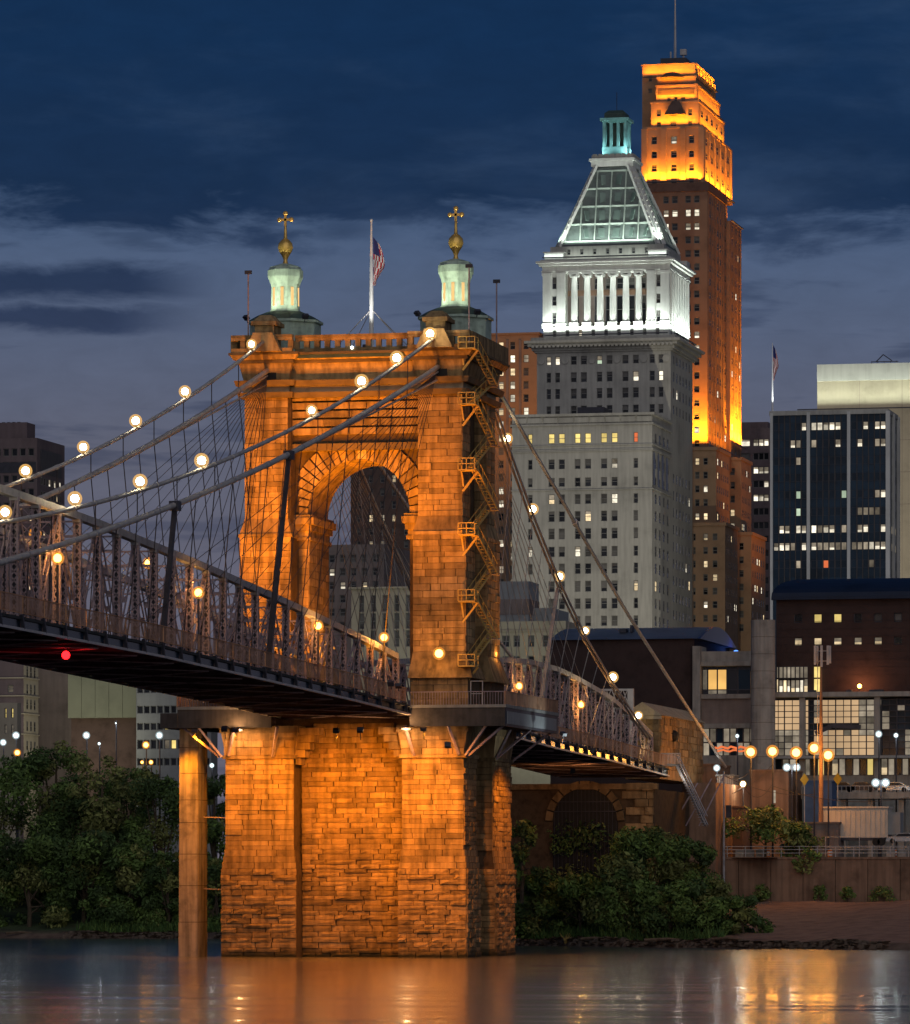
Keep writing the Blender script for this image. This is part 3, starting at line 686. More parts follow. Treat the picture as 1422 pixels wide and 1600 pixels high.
def truss_span(T, Y0, Y1, skip=lambda Y: False):
    n = round((Y1-Y0)/PAN); Ys = [Y0+(Y1-Y0)*i/n for i in range(n+1)]
    for s in (1, -1):
        x = TX*s; tc = MB(); bc = MB()
        for a, b in zip(Ys[:-1], Ys[1:]):
            tc.bar((x, a, chord_z(a)), (x, b, chord_z(b)), .62, .58); bc.bar((x, a, deck_z(a)-.35), (x, b, deck_z(b)-.35), .4, .5)
            # rivet plates at the joints
            tc.box(x-.32, x+.32, a-.35, a+.35, chord_z(a)-.5, chord_z(a)-.2)
        tc.build('top_chord', M['steel'], T); bc.build('bottom_chord', M['steel'], T)
        for i, Y in enumerate(Ys):
            z0, z1 = deck_z(Y)-.1, chord_z(Y)-.2
            if z1-z0 > .8: lattice_post(x, Y, z0, z1).build('lattice_post', [M['rusty_steel'], M['dark_steel']], T)
            if i < n:
                Yb = Ys[i+1]; up = (i % 2 == 0)
                zA, zB = (deck_z(Y), chord_z(Yb)-.2) if up else (chord_z(Y)-.2, deck_z(Yb))
                d = MB()
                for o in (-.18, .18): d.bar((x+o, Y, zA), (x+o, Yb, zB), .09, .2)
                nk = 5
                for k in range(1, nk): t = k/nk; d.box(x-.18, x+.18, Y+(Yb-Y)*t-.09, Y+(Yb-Y)*t+.09, zA+(zB-zA)*t-.25, zA+(zB-zA)*t+.25)
                d.build('diagonal', M['rusty_steel'], T)
    # lattice sway frames overhead
    for i, Y in enumerate(Ys):
        if i % 2 or chord_z(Y)-deck_z(Y) < 5.6: continue
        b = MB(); zt = chord_z(Y)-.4; zb = zt-1.15
        for z in (zt, zb): b.bar((-TX, Y, z), (TX, Y, z), .16, .14)
        k = 8
        for j in range(k):
            xa, xb = -TX+2*TX*j/k, -TX+2*TX*(j+1)/k
            b.bar((xa, Y, zt), (xb, Y, zb), .07, .07); b.bar((xa, Y, zb), (xb, Y, zt), .07, .07)
        b.build('sway_frame', M['rusty_steel'], T)
    # floor
    b = MB()
    for a, c in zip(Ys[:-1], Ys[1:]):
        za, zc = deck_z(a)-.25, deck_z(c)-.25
        b.add(((-SE, a, za), (SE, a, za), (SE, c, zc), (-SE, c, zc), (-SE, a, za-.22), (SE, a, za-.22), (SE, c, zc-.22), (-SE, c, zc-.22)), ((0, 1, 2, 3), (7, 6, 5, 4), (0, 4, 5, 1), (1, 5, 6, 2), (2, 6, 7, 3), (3, 7, 4, 0)))
    b.build('deck', M['asphalt'], T)
    for Y in Ys:
        z = deck_z(Y); b = MB()
        b.box(-SE+.15, SE-.15, Y-.06, Y+.06, z-1.25, z-.47); b.box(-SE+.15, SE-.15, Y-.2, Y+.2, z-1.36, z-1.25); b.build('floor_beam', M['deck_dark'], T)
    for x in (-3.6, -2.4, -1.2, 0, 1.2, 2.4, 3.6, 5.9, -5.9):
        b = MB()
        for a, c in zip(Ys[:-1], Ys[1:]): b.bar((x, a, deck_z(a)-.8), (x, c, deck_z(c)-.8), .2, .5)
        b.build('stringer', M['deck_dark'], T)
    lb = MB()
    for i in range(0, n-1, 2):
        for s in (1, -1): lb.bar((-6.5*s, Ys[i], deck_z(Ys[i])-1.42), (6.5*s, Ys[i+2], deck_z(Ys[i+2])-1.42), .14, .1)
    lb.build('lateral_bracing', M['rusty_steel'], T)
    for s in (1, -1):
        e = MB(); f = MB()
        for a, c in zip(Ys[:-1], Ys[1:]):
            e.bar((SE*s, a, deck_z(a)-1.2), (SE*s, c, deck_z(c)-1.2), .18, .2)
            f.bar(((SE-.22)*s, a, deck_z(a)-.7), ((SE-.22)*s, c, deck_z(c)-.7), .06, .75)
        e.build('edge_pipe', M['pale_pipe'], T); f.build('edge_fascia', M['office_glass'], T)
        for a, c in zip(Ys[:-1], Ys[1:]):
            for t in (0,):
                Y = a+(c-a)*t; z = deck_z(Y); br = MB(); br.bar((SE*s-.05*s, Y-.25, z-.1), (SE*s-.05*s, Y+.25, z-1.15), .3, .2); br.build('edge_bracket', M['dark_steel'], T)
        for a, c in zip(Ys[:-1], Ys[1:]):
            if skip((a+c)/2): continue
            za, zc = deck_z(a), deck_z(c); x = SE*s; p = MB()
            p.bar((x, a, za+1.32), (x, c, zc+1.32), .1, .08); p.bar((x, a, za+.02), (x, c, zc+.02), .06, .08)
            p.bar((x, a, za), (x, a, za+1.32), .09); nb = 30
            for k in range(1, nb):
                t = k/nb; Y = a+(c-a)*t; z = za+(zc-za)*t; p.quad((x, Y-.05, z), (x, Y+.05, z), (x, Y+.05, z+1.28), (x, Y-.05, z+1.28))
            p.build('railing_panel', M['rust_mesh'], T)
    return Ys
MS = thing('main_span', 'long trussed main span of the bridge running from the tower to the left edge', 'bridge span', (0, -8, 24), 'bridge spans')
YS_M = truss_span(MS, -196, -8, skip=lambda Y: Y > -11)
NS = thing('shore_span', 'shorter trussed bridge span behind the tower, leading to the stone anchorage', 'bridge span', (0, 12, 24), 'bridge spans')
YS_N = truss_span(NS, 9.0, 134, skip=lambda Y: Y < 14)
td = MB(); td.box(-5.2, 5.2, -8.1, 9.1, 24.3, 25.1); td.build('passage_floor', M['asphalt'], TW)
# ------------------------------------------------------------------ railed platforms around the tower legs
def platform(name, s, label):
    x0, x1 = (7.15, 17.0); y0, y1 = -12.0, 14.6
    T = thing(name, label, 'platform', (12*s, 0, 23), 'platforms around the tower legs')
    X = lambda a: a*s
    def bx(b, a0, a1, c0, c1, z0, z1, m=0): b.box(min(X(a0), X(a1)), max(X(a0), X(a1)), c0, c1, z0, z1, m)
    b = MB(); bx(b, x0, x1, y0, y1, 24.95, 25.25); b.build('floor_slab', M['concrete'], T)
    b = MB(); bx(b, x0, x1-.1, y0+.1, y0+.45, 23.1, 24.95); b.build('front_girder', M['girder'], T)
    b = MB(); bx(b, x1-.45, x1-.1, y0+.45, y1, 23.1, 24.95); b.build('side_girder', M['dark_steel'], T)
    n = 4
    for k in range(n):
        b = MB(); a = y0+1.0+(y1-y0-2)*k/n; bx(b, x1-.1, x1-.03, a+.06, a+(y1-y0-2)/n-.06, 23.35, 24.6); b.build('fascia_panel', M['grey_panel'], T)
    for k in range(6):
        b = MB(); y = y0+2+k*4.6; bx(b, x0, x1-.5, y-.12, y+.12, 23.3, 24.95); b.build('joist', M['deck_dark'], T)
    b = MB(); xx = x0+.1
    while xx < x1:
        bx(b, xx-.02, xx+.02, y0+.1, y0+.14, 25.25, 26.5); xx += .28
    bx(b, x0, x1, y0+.07, y0+.17, 26.5, 26.58); b.build('bar_fence', M['rusty_steel'], T)
    for k in range(5):
        b = MB(); a = y0+(y1-y0)*k/5; c = y0+(y1-y0)*(k+1)/5
        bx(b, x1-.1, x1-.06, a+.05, c-.05, 25.3, 26.5); bx(b, x1-.14, x1-.02, a, c, 26.5, 26.58); bx(b, x1-.14, x1-.02, a-.05, a+.05, 25.25, 26.5); b.build('railing_panel', M['rust_mesh'], T)
    for (xa, ya, za, xb, yb, zb) in ((12.6, -10.8, 20.2, 14.9, -11.4, 23.2), (12.9, -10.6, 20.2, 16.6, -11, 23.2), (12.5, 12.4, 20.2, 16.4, 13.5, 23.2), (12.5, 4, 20.2, 16.4, 3, 23.2), (12.5, 4, 20.2, 14.6, 1.5, 23.2), (7.3, -10.7, 20.2, 6.6, -11.6, 23.2), (11.9, -10.8, 20.3, 11.0, -11.6, 23.2)):
        b = MB(); b.bar((X(xa), ya, za), (X(xb), yb, zb), .26, .22); b.build('strut', M['rusty_steel'], T)
    return T
PE = platform('railed_platform', 1, 'railed walkway platform round the right tower leg, with pale grey side panels')
PWT = platform('railed_platform', -1, 'railed walkway platform round the left tower leg, above the concrete column')
b = MB(); b.box(-18.7, -16.9, -12.0, 2, 23.1, 24.6); b.build('outrigger_girder', M['girder'], PWT)
gt = MB()
for x in (13.4, 14.6): gt.box(x-.04, x+.04, -11.9, -11.82, 25.25, 27.6)
gt.box(13.4, 14.6, -11.9, -11.82, 27.55, 27.62); gt.box(13.4, 14.6, -11.9, -11.82, 26.3, 26.36); gt.build('gate_frame', M['pale_pipe'], PE)
cc = thing('concrete_column', 'square concrete column in the river, lit orange from its top', 'column', (-16.4, -9, 0))
zz = [-3, 3.5, 7.2, 10.4, 13.6, 15.9, 18.6, 21.2, 23.1]
for a, c in zip(zz[:-1], zz[1:]):
    b = MB(); e = .012*(23-a)/3; b.box(-17.4-e, -15.5, -9.4, -5.7, a+.03, c-.03); b.build('concrete_block', M['warm_concrete'], cc)
b = MB(); b.box(-17.33, -15.55, -9.33, -5.75, -3, 23.1); b.build('core', M['mortar'], cc)
for z in (14.2, 6.9):
    b = MB(); b.bar((-15.6, -7, z), (-12.2, -8, z-.15), .1); b.build('tie_rod', M['rusty_steel'], cc)

# ------------------------------------------------------------------ cables
def cab_up(Y): return 61.8+.2646*(Y+10)+.00065*(Y+10)*(Y+54.6)
def cab_lo(Y): return 60.35+.2477*(Y+3.7)+.000423*(Y+3.7)*(Y+51.7)
def cab_x(Y): return 8.9+(5.4-8.9)*max(0, min(1, (-7-Y)/150))
NB = [(9, 60.6), (22.8, 57.3), (27.7, 54.4), (41.2, 47.8), (56.1, 41.3), (71.1, 35.9), (88, 31.2), (104.6, 27.2), (112, 25.6)]
def cab_n(Y): return float(np.interp(Y, [p[0] for p in NB], [p[1] for p in NB]))
def side_word(s): return 'right' if s > 0 else 'left'
CABLES = {}
for s in (1, -1):
    for kind, fn, r, ys in (('upper', cab_up, .19, (-8.2, -196)), ('lower', cab_lo, .26, (-5, -196))):
        T = thing('suspension_cable', f'{kind} main cable on the {side_word(s)} of the main span, ' + ('carrying the round lamps' if kind == 'upper' else 'thick, with close hangers'), 'cable', (cab_x(ys[0])*s, ys[0], fn(ys[0])), 'main span cables')
        pts = [(cab_x(Y)*s, Y, fn(Y)) for Y in np.linspace(ys[0], ys[1], 48)]
        b = MB(); b.tube(pts, r, 8); b.build('strand', M['cable_grey'], T, smooth=True); CABLES[(s, kind)] = T
        for i, Y in enumerate(YS_M):
            if Y > -14: continue
            x = cab_x(Y)*s; z = fn(Y)
            cl = MB(); cl.tube([(x, Y-.22, fn(Y-.22)), (x, Y+.22, fn(Y+.22))], r+.035, 8); cl.build('clamp', M['steel'], T)
            if kind == 'lower' or i % 2 == 0:
                zb = deck_z(Y)-.3 if kind == 'lower' else cab_lo(Y)+.1
                xb = 5.7*s if kind == 'lower' else x
                h = MB(); h.tube([(x, Y, z), (xb, Y, zb)], .05, 5); h.build('hanger_rod', M['wire_dark'], T)
        if kind == 'lower':
            for k in range(14):
                Y = -26-6.6*k; h = MB(); h.tube([(8.9*s, -6.8, 59.6-.05*k), (5.9*s, Y, deck_z(Y)+1.0)], .034, 4); h.build('stay_wire', M['wire_dark'], T)
            lt = MB()
            for dz in (.9, 1.7): lt.tube([(8.9*s, -6.4, 60-dz), (cab_x(-70)*s, -70, cab_lo(-70)-.2)], .11, 5)
            lt.build('stay_bundle', M['cable_grey'], T)
    # shore side
    T = thing('suspension_cable', f'curved shore cable on the {side_word(s)} side, from the tower top down to the anchorage', 'cable', (8.7*s, 9, 60.6), 'shore cables')
    b = MB()
    for o in (-.22, .22): b.tube([(8.6*s+o, Y, cab_n(Y)) for Y in np.linspace(9, 112, 40)], .15, 6)
    b.build('strand', M['pale_pipe'], T)
    for i, Y in enumerate(YS_N):
        if 26 < Y < 108:
            h = MB(); h.tube([(8.6*s, Y, cab_n(Y)), (5.7*s, Y, deck_z(Y)-.3)], .04, 4); h.build('hanger_rod', M['cable_grey'], T)
    for k in range(14):
        Y = 28+5.4*k; h = MB(); h.tube([(8.7*s, 9.2, 59.4), (5.8*s, Y, deck_z(Y)+1)], .034, 4); h.build('stay_wire', M['cable_grey'], T)
    T = thing('suspension_cable', f'straight pale backstay on the {side_word(s)} side running down to the street', 'cable', (9.1*s, 12, 62), 'backstays')
    b = MB(); b.tube([(9.1*s, 10, 62.9), (9.1*s, 95.6, 39.9), (9.1*s, 166, 23.2 if s > 0 else 24)], .21, 8); b.build('strand', M['pale_pipe'], T)
    b = MB(); b.tube([(9.1*s, 62.6, 48.8), (9.1*s, 63.6, 48.5)], .36, 8); b.build('collar', M['pale_pipe'], T)
# tall stiff posts between cables and deck
for px, Ytop, lab, bot in ((447, None, 'dark riveted post from lower right cable to deck in front of left leg', -62), (272, None, 'grey riveted post from the lower right cable to the deck near the left', -97)):
    Y = bot; T = thing('hanger_post', lab, 'post', (5.6, Y, deck_z(Y)), 'stiff hanger posts')
    b = MB(); b.bar((5.6, Y, deck_z(Y)-.4), (cab_x(Y), Y, cab_lo(Y)), .4, .36); b.build('shaft', M['dark_steel'], T)
    b = MB(); b.box(cab_x(Y)-.4, cab_x(Y)+.4, Y-.5, Y+.5, cab_lo(Y)-.5, cab_lo(Y)+.3); b.build('saddle', M['dark_steel'], T)
T = thing('hanger_post', 'pale riveted post under the curved shore cable on the right', 'post', (5.8, 57, deck_z(57)), 'stiff hanger posts')
b = MB(); b.bar((5.8, 57, deck_z(57)), (8.3, 57, cab_n(57)), .4, .34); b.build('shaft', M['steel'], T)

# ------------------------------------------------------------------ lamps on the cables
def cable_lamp(x, Y, z, label, r=.46, g='lamps along the cables'):
    r *= random.uniform(.82, 1.15)
    T = thing('cable_lamp', label, 'lamp', (x, Y, z), g)
    b = MB(); b.ball((x, Y, z+.75), r*.75, 12); b.build('bulb', M['globe_warm'], T, smooth=True); b = MB(); b.ball((x, Y, z+.75), r*1.35, 14); b.build('globe', M['glass_warm'], T, smooth=True)  # outer globe glows by itself to paint the halo
    b = MB(); b.tube([(x, Y, z), (x, Y, z+.42)], .1, 6); b.lathe([(.26, .3), (.2, .45)], (x, Y, z), 8); b.build('bracket', M['dark_steel'], T)
near = [(672, -8.9, 'lit globe lamp where the right upper cable meets the tower top'), (620, 0, 'lit globe lamp second down the right upper cable, against the orange frieze'), (565, 0, 'lit globe lamp third down the right upper cable, against the tower'), (487, 0, 'lit globe lamp over the left tower leg on the right upper cable'), (315, 0, 'lit globe lamp on the right upper cable, first one left of the tower'), (219, 0, 'lit globe lamp on the right upper cable, second left of the tower'), (117, 0, 'lit globe lamp on the right upper cable where the truss top chord passes'), (8, 0, 'lit globe lamp at the left edge of the picture')]
def cable_Y(px, s):
    lo, hi = -196, -8
    for _ in range(50):
        m = (lo+hi)/2; x = cab_x(m)*s; d = dep(x, m); u = (x-CAM[0])*_r[0]+(m-CAM[1])*_r[1]
        if 711+FPX*u/d < px: lo = m
        else: hi = m
    return m
for px, _, lab in near:
    Y = cable_Y(px, 1); cable_lamp(cab_x(Y), Y, cab_up(Y), lab)
far = [(393, 'lit globe lamp where the left upper cable meets the tower top'), (289, 'lit globe lamp on the left upper cable, nearest one left of the tower'), (212, 'lit globe lamp on the left upper cable, second left of the tower'), (130, 'lit globe lamp on the left upper cable, third left of the tower'), (40, 'lit globe lamp on the left upper cable before the dark building at left')]
for px, lab in far:
    Y = cable_Y(px, -1); cable_lamp(-cab_x(Y), Y, cab_up(Y), lab)
for k, (Y, lab) in enumerate(((27.7, 'topmost lit globe lamp on the right shore cable'), (41.2, 'lit globe lamp second down the right shore cable'), (56.1, 'lit globe lamp third down the right shore cable, against the limestone tower'), (71.1, 'lit globe lamp fourth down the right shore cable'), (88, 'lit globe lamp fifth down the right shore cable, before the dark hall'), (104.6, 'lowest lit globe lamp on the right shore cable beside the anchorage house'))):
    cable_lamp(8.7, Y, cab_n(Y)+.1, lab)
# sodium lamps on the deck
def deck_lamp(px, py, x, label, e=900):
    Y = yat(px, x); z = zat(py, x, Y)
    T = thing('deck_lamp', label, 'lamp', (x, Y, deck_z(Y)), 'orange lamps on the bridge deck')
    b = MB(); b.ball((x, Y, z), .34, 10); b.build('bulb', M['globe_orange'], T, smooth=True); b = MB(); b.ball((x, Y, z), .55, 12); b.build('globe', M['glass_orange'], T, smooth=True)  # the larger shell is the painted orange halo
    b = MB(); b.tube([(x, Y, deck_z(Y)), (x, Y, z-.3)], .09, 6); b.build('post', M['dark_steel'], T)
    lamp('POINT', 'lamp_light', (x, Y, z), None, e, (1, .44, .10), T, .36)
for px, py, x, lab in ((90, 872, 4.2, 'orange deck lamp high between the posts near the left edge'), (310, 926, 4.2, 'orange deck lamp between truss posts left of the tower'), (497, 978, 4.2, 'orange deck lamp in front of the left tower leg'), (600, 996, 4.0, 'orange deck lamp under the arch beside the end of the near truss'), (232, 880, -4.2, 'small orange deck lamp on the far truss, second from left'), (55, 834, -4.2, 'small orange deck lamp on the far truss at the far left'), (516, 1016, -4, 'small orange lamp low on the far side of the deck by the left leg'),
                       (811, 1072, 4, 'orange deck lamp just right of the tower on the shore span'), (908, 1101, 4, 'orange deck lamp midway along the shore span')):
    deck_lamp(px, py, 5.7 if x > 0 else -4.2, lab, 7000 if x > 0 else 4500)
T = thing('leg_lamp', 'bright orange lamp at the foot of the right tower leg', 'lamp', (9.0, -8.6, 30), 'orange lamps at the tower foot')
p = at(686, 1021, -8.6); b = MB(); b.ball(p, .42, 12); b.build('bulb', M['globe_orange'], T, smooth=True); b = MB(); b.ball(p, .66, 12); b.build('globe', M['glass_orange'], T, smooth=True); b = MB(); b.bar(p, (p.x, -7, p.z-.3), .12); b.build('bracket', M['dark_steel'], T)  # globe shell carries the painted halo of the bulb
lamp('POINT', 'lamp_light', (p.x, p.y-.5, p.z), None, 900, (1, .42, .08), T, .3)
p = at(771, 1022, 8); T = thing('leg_lamp', 'small orange lamp on the rear buttress beside the stairs', 'lamp', p, 'orange lamps at the tower foot')
b = MB(); b.ball(p, .28, 12); b.build('globe', M['globe_orange'], T, smooth=True); b = MB(); b.bar(p, (p.x-.5, 8.5, p.z-.3), .1); b.build('bracket', M['dark_steel'], T)
lamp('POINT', 'lamp_light', (p.x+.4, p.y-.4, p.z), None, 350, (1, .42, .08), T, .3)
p = at(103, 1010, -118); z = deck_z(-118)-1.6; T = thing('navigation_lamp', 'red navigation lamp hanging under the main span', 'lamp', (p.x, p.y, z), None)
b = MB(); b.ball((p.x, p.y, z-.3), .34, 12); b.build('globe', M['globe_red'], T, smooth=True); b = MB(); b.tube([(p.x, p.y, z-.1), (p.x, p.y, z+.9)], .06, 5); b.build('bracket', M['dark_steel'], T)
lamp('POINT', 'lamp_light', (p.x, p.y-.6, z-.5), None, 160, (1, .02, .02), T, .3)
p = at(550, 543, -6.75); T = thing('parapet_lamp', 'tiny white lamp in the middle of the tower parapet', 'lamp', p, None)
b = MB(); b.ball(p, .16, 8); b.build('globe', M['globe_white'], T, smooth=True); b = MB(); b.bar(p, (p.x, -6.1, p.z), .06); b.build('bracket', M['dark_steel'], T)

# ------------------------------------------------------------------ floodlights for the stone
SOD = (1, .31, .008)
def flood(loc, tgt, e, cone, label, col=SOD, size=.25, blend=.7, g='floodlights on the tower', mk=True):
    T = thing('floodlight', label, 'floodlight', loc, g); l = Vector(loc); d = (Vector(tgt)-l).normalized()
    b = MB(); b.bar(l-d*.45, l-d*.12, .6, .5); b.build('housing', M['dark_steel'], T)
    b = MB(); b.tube([l-d*.3, (l.x, l.y, l.z-.75)], .05, 5); b.build('stirrup', M['dark_steel'], T)
    lamp('SPOT', 'flood_light', l, tgt, e, col, T, size, cone, blend)
flood((-9.2, -26, 27.6), (-8.8, -6, 42), 36000, 75, 'floodlight on the deck edge aimed at the left tower leg')
flood((-9.5, -20, 27.6), (-8, -5, 58), 42000, 55, 'floodlight on the deck edge aimed at the left tower head')
flood((8.6, -26, 27.0), (8.8, -6, 42), 12000, 70, 'floodlight on the deck edge aimed at the right tower leg')
flood((8.4, -22, 27.0), (7, -5, 58), 36000, 55, 'floodlight on the deck edge aimed at the right tower head')
flood((.5, -30, 33), (0, -4, 52), 46000, 50, 'floodlight between the trusses aimed at the arch')
flood((13.6, 22, 26.4), (11.5, 7, 45), 22000, 70, 'floodlight behind the right leg washing its rear buttress')
flood((0, -7.0, 27.0), (-5.2, 0, 40), 7000, 80, 'floodlight in the passage washing the inner side of the left leg')
# pier
flood((-9.4, -17.2, 22.4), (-9, -11.5, 5), 8500, 160, 'floodlight under the left platform aimed down the pier')
flood((1.0, -17.5, 22.3), (.5, -9, 4), 12500, 160, 'floodlight under the deck aimed down the middle of the pier')
flood((9.8, -17.2, 22.4), (9, -11.5, 5), 8500, 160, 'floodlight under the right platform aimed down the pier')
flood((19.5, 4, 22.5), (12.5, 8, 8), 12000, 80, 'floodlight off the right platform aimed at the rear buttress')
flood((-7, -30, 22.2), (-5, -10, 3), 9000, 80, 'added fill light farther out under the deck, left one, aimed at the pier foot')  # fill added to brighten the lower pier, left of the middle
flood((6.5, -30, 22.0), (5, -10, 3), 9000, 80, 'added fill light farther out under the deck, right one, aimed at the pier foot')  # matching added fill on the right half of the lower pier
flood((15.6, -32, 20.5), (12.2, -9, 8), 16000, 50, 'floodlight off the right platform aimed at the pier corner')
flood((22, 6, 21.2), (17, 4, 24), 700, 90, 'small pale lamp lighting the grey panels of the right platform', (.8, .95, 1), .2, .8, 'small floodlights under the platform')
flood((-15.2, -11.5, 22.6), (-16.4, -9, 10), 9000, 90, 'floodlight at the top of the concrete column')
for x, y in ((-10.5, -12.2), (6.9, -12.3)):
    T = thing('soffit_lamp', 'soffit lamp under the ' + ('left' if x < 0 else 'right') + ' platform lighting its edge beam', 'lamp', (x, y, 22.9), 'soffit lamps')
    b = MB(); b.box(x-.5, x+.5, y-.2, y+.2, 22.75, 22.95); b.build('housing', M['dark_steel'], T)
    lamp('POINT', 'lamp_light', (x, y-.5, 22.7), None, 700, (1, .52, .2), T, .2)
# cool lamps on the copper turrets and the flagpole
for x in (-9, 9):
    flood((x-3.0, -2.8, 65.6), (x, 1, 70.5), 1500, 80, f'small cool floodlight lighting the {"left" if x < 0 else "right"} turret', (.95, 1, .72), .2, .8, 'small floodlights on the tower roof')
    flood((x+3.0, -2.8, 65.6), (x, 1, 70.5), 900, 80, f'second cool floodlight on the right of the {"left" if x < 0 else "right"} turret', (.95, 1, .72), .2, .8, 'small floodlights on the tower roof')
flood((.6, -3.4, 62.3), (.35, 0, 69), 2600, 50, 'small white floodlight at the foot of the flagpole', (1, 1, .95), .2, .8, 'small floodlights on the tower roof')

# ------------------------------------------------------------------ anchorage on the shore
AN = thing('anchorage', 'rough stone anchorage with an arched barred opening behind the bridge tower', 'anchorage', (0, 110, 8))
ay = 134.0
b = MB(); ax0, ax1 = -10, xat(1022, 112)
b.box(ax0, ax1, 112, 190, 6, 19.2); b.build('core', M['mortar'], AN)
acx, ar = xat(914, 111.6), 4.1; az0 = zat(1283, acx, 111.6)
nst = 0
for z in np.arange(8.0, 19.1, 1.0):
    x = ax0+13
    while x < ax1-.2:
        l = min(random.uniform(1.6, 3.2), ax1-x)
        if not ((max(0, abs(x+l/2-acx)-l/2))**2+(max(0, z+.0-az0))**2 < (ar+.55)**2):
            put('stone', random.choice(SM[True])[0], AN, (x+l/2, 111.9, z+.5), 0, (l-.03, random.uniform(.15, .5), .97))
        x += l
for i in range(11):
    a0, a1 = pi*i/11+.02, pi*(i+1)/11-.02; v = MB()
    v.prism([(acx+r*cos(a), az0+r*sin(a)) for r, a in ((ar, a0), (ar+.9, a0), (ar+.9, a1), (ar, a1))][::-1], 111.5, 112.1); v.build('voussoir', M['rough_sandstone'], AN)
g_ = MB(); g_.prism([(acx+ar*cos(pi*i/14), az0+ar*sin(pi*i/14)) for i in range(15)]+[(acx-ar, 7), (acx+ar, 7)], 111.92, 112.06); g_.build('dark_opening', M['black'], AN)
g_ = MB()
for i in range(17): x = acx-ar+.2+i*(2*ar-.4)/16; g_.bar((x, 111.8, 7), (x, 111.8, az0+sqrt(max(0, ar*ar-(x-acx)**2))), .06)
for z in (az0+1.2, az0+2.4): g_.bar((acx-sqrt(ar*ar-(z-az0)**2), 111.75, z), (acx+sqrt(ar*ar-(z-az0)**2), 111.75, z), .12)
g_.build('grille', M['dark_steel'], AN)
b = MB(); b.box(ax0, ax1+.5, 111.4, 112.6, 19.2, 19.9); b.build('coping', M['rough_sandstone'], AN)
b = MB(); xq = xat(1040, 112); b.box(ax1, xq+2, 137, 190, 6, 20.5); b.build('side_wall', M['bank_wall'], AN)
HS = thing('anchorage_house', 'small gabled stone cable house at the shore end of the bridge', 'house', (7.5, 136, 22))
hx0, hx1 = xat(977, 136), xat(1031, 136); hz = zat(1172, hx0, 136)
b = MB(); b.box(hx0, hx1, 136, 168, 21, zat(1118, hx0, 136)); b.build('wall', M['sandstone'], HS)
b = MB(); zr = zat(1118, hx0, 136); b.prism([(hx0-.4, zr), (hx1+.4, zr), ((hx0+hx1)/2, zr+1.7)], 135.6, 168.4); b.build('roof', M['pale_sandstone'], HS)
b = MB(); b.box(hx0-.25, hx1+.25, 135.7, 136.2, zr-.5, zr-.02); b.build('cornice', M['pale_sandstone'], HS)
for z in np.arange(22.3, zr-1, .95):
    x = hx0
    while x < hx1-.1:
        l = min(random.uniform(1, 1.7), hx1-x); put('stone', random.choice(SM[True])[0], HS, (x+l/2, 136.05, z+.47), 0, (l, random.uniform(.12, .3), .92)); x += l
for z in np.arange(22.3, zr-1, .95):
    y = 136
    while y < 167:
        l = random.uniform(2, 3.4); put('stone', random.choice(SM[True])[0], HS, (hx1-.05, y+l/2, z+.47), pi/2, (l, random.uniform(.12, .3), .92)); y += l
b = MB(); b.ball((hx1+.1, 145, zat(1150, hx1, 145)), .8, 10); b.build('oculus', M['black'], HS)
PT = thing('portal_frame', 'pale latticed portal frame at the shore end of the far truss', 'portal', (-TX, 128, 22), None)
xa, xb = xat(938, 126), xat(990, 126); z0, z1 = 22.5, zat(1076, xb, 126); zc = zat(1120, xb, 126)
b = MB()
b.box(xb-.75, xb, 125.8, 126.4, z0, z1); b.build('end_post', M['pale_pipe'], PT)
b = MB(); b.box(xa, xb-.75, 125.9, 126.3, z1-.25, z1); b.box(xa, xb-.75, 125.9, 126.3, zc, zc+.25)
k = 5
for j in range(k):
    u0, u1 = xa+(xb-.75-xa)*j/k, xa+(xb-.75-xa)*(j+1)/k
    for h0, h1 in ((zc, (zc+z1)/2), ((zc+z1)/2, z1)): b.bar((u0, 126.1, h0), (u1, 126.1, h1), .1); b.bar((u0, 126.1, h1), (u1, 126.1, h0), .1)
b.build('lattice', M['pale_pipe'], PT)
lamp('POINT', 'lamp_light', (xat(975, 120), 119, zat(1110, 8, 120)), None, 220, (1, .85, .6), PT, .3)
flood((xat(1104, 139), 138.4, 17.5), (27, 126, 4), 15000, 150, 'added fill light on the dark wooden pole brightening the paved bank', (1, .40, .12), .2, .9, 'shore floodlights')  # made-up lamp, added to throw orange light on bank and wall
# stair from the sidewalk down to the bank
SS = thing('bank_stair', 'long steel stair descending from the sidewalk to the river bank beside the anchorage', 'staircase', (7.2, 134, 22))
p0 = at(1062, 1193, 134); p1 = at(1104, 1290, 128)
lx0, lx1 = xat(1035, 134), xat(1066, 134)
b = MB(); b.box(lx0, lx1, 132.5, 135.5, p0.z-.35, p0.z-.1); b.build('landing', M['concrete'], SS)
b = MB()
for i in range(15): x = lx0+(lx1-lx0)*i/14; b.box(x-.03, x+.03, 132.4, 132.48, p0.z-.1, p0.z+1.2)
b.box(lx0, lx1, 132.38, 132.5, p0.z+1.2, p0.z+1.3); b.build('guard_rail', M['pale_pipe'], SS)
for dy in (-1.0, .6):
    b = MB(); b.bar(p0+Vector((0, dy-1, -.3)), p1+Vector((0, dy, 0)), .12, .4); b.bar(p0+Vector((0, dy-1, .9)), p1+Vector((0, dy, 1.2)), .09); b.build('stringer', M['steel'], SS)
for k in range(24):
    t = k/24; q = p0.lerp(p1, t); b = MB(); b.box(q.x-.2, q.x+.2, q.y-2, q.y+.4, q.z-.32, q.z-.26); b.build('tread', M['steel'], SS)
b = MB()
for dx in (-1.5, -3.2, -5): b.bar((p1.x+dx, 131, p1.z), (p1.x+dx+3.0, 133, p0.z-1-abs(dx)*.3), .14)
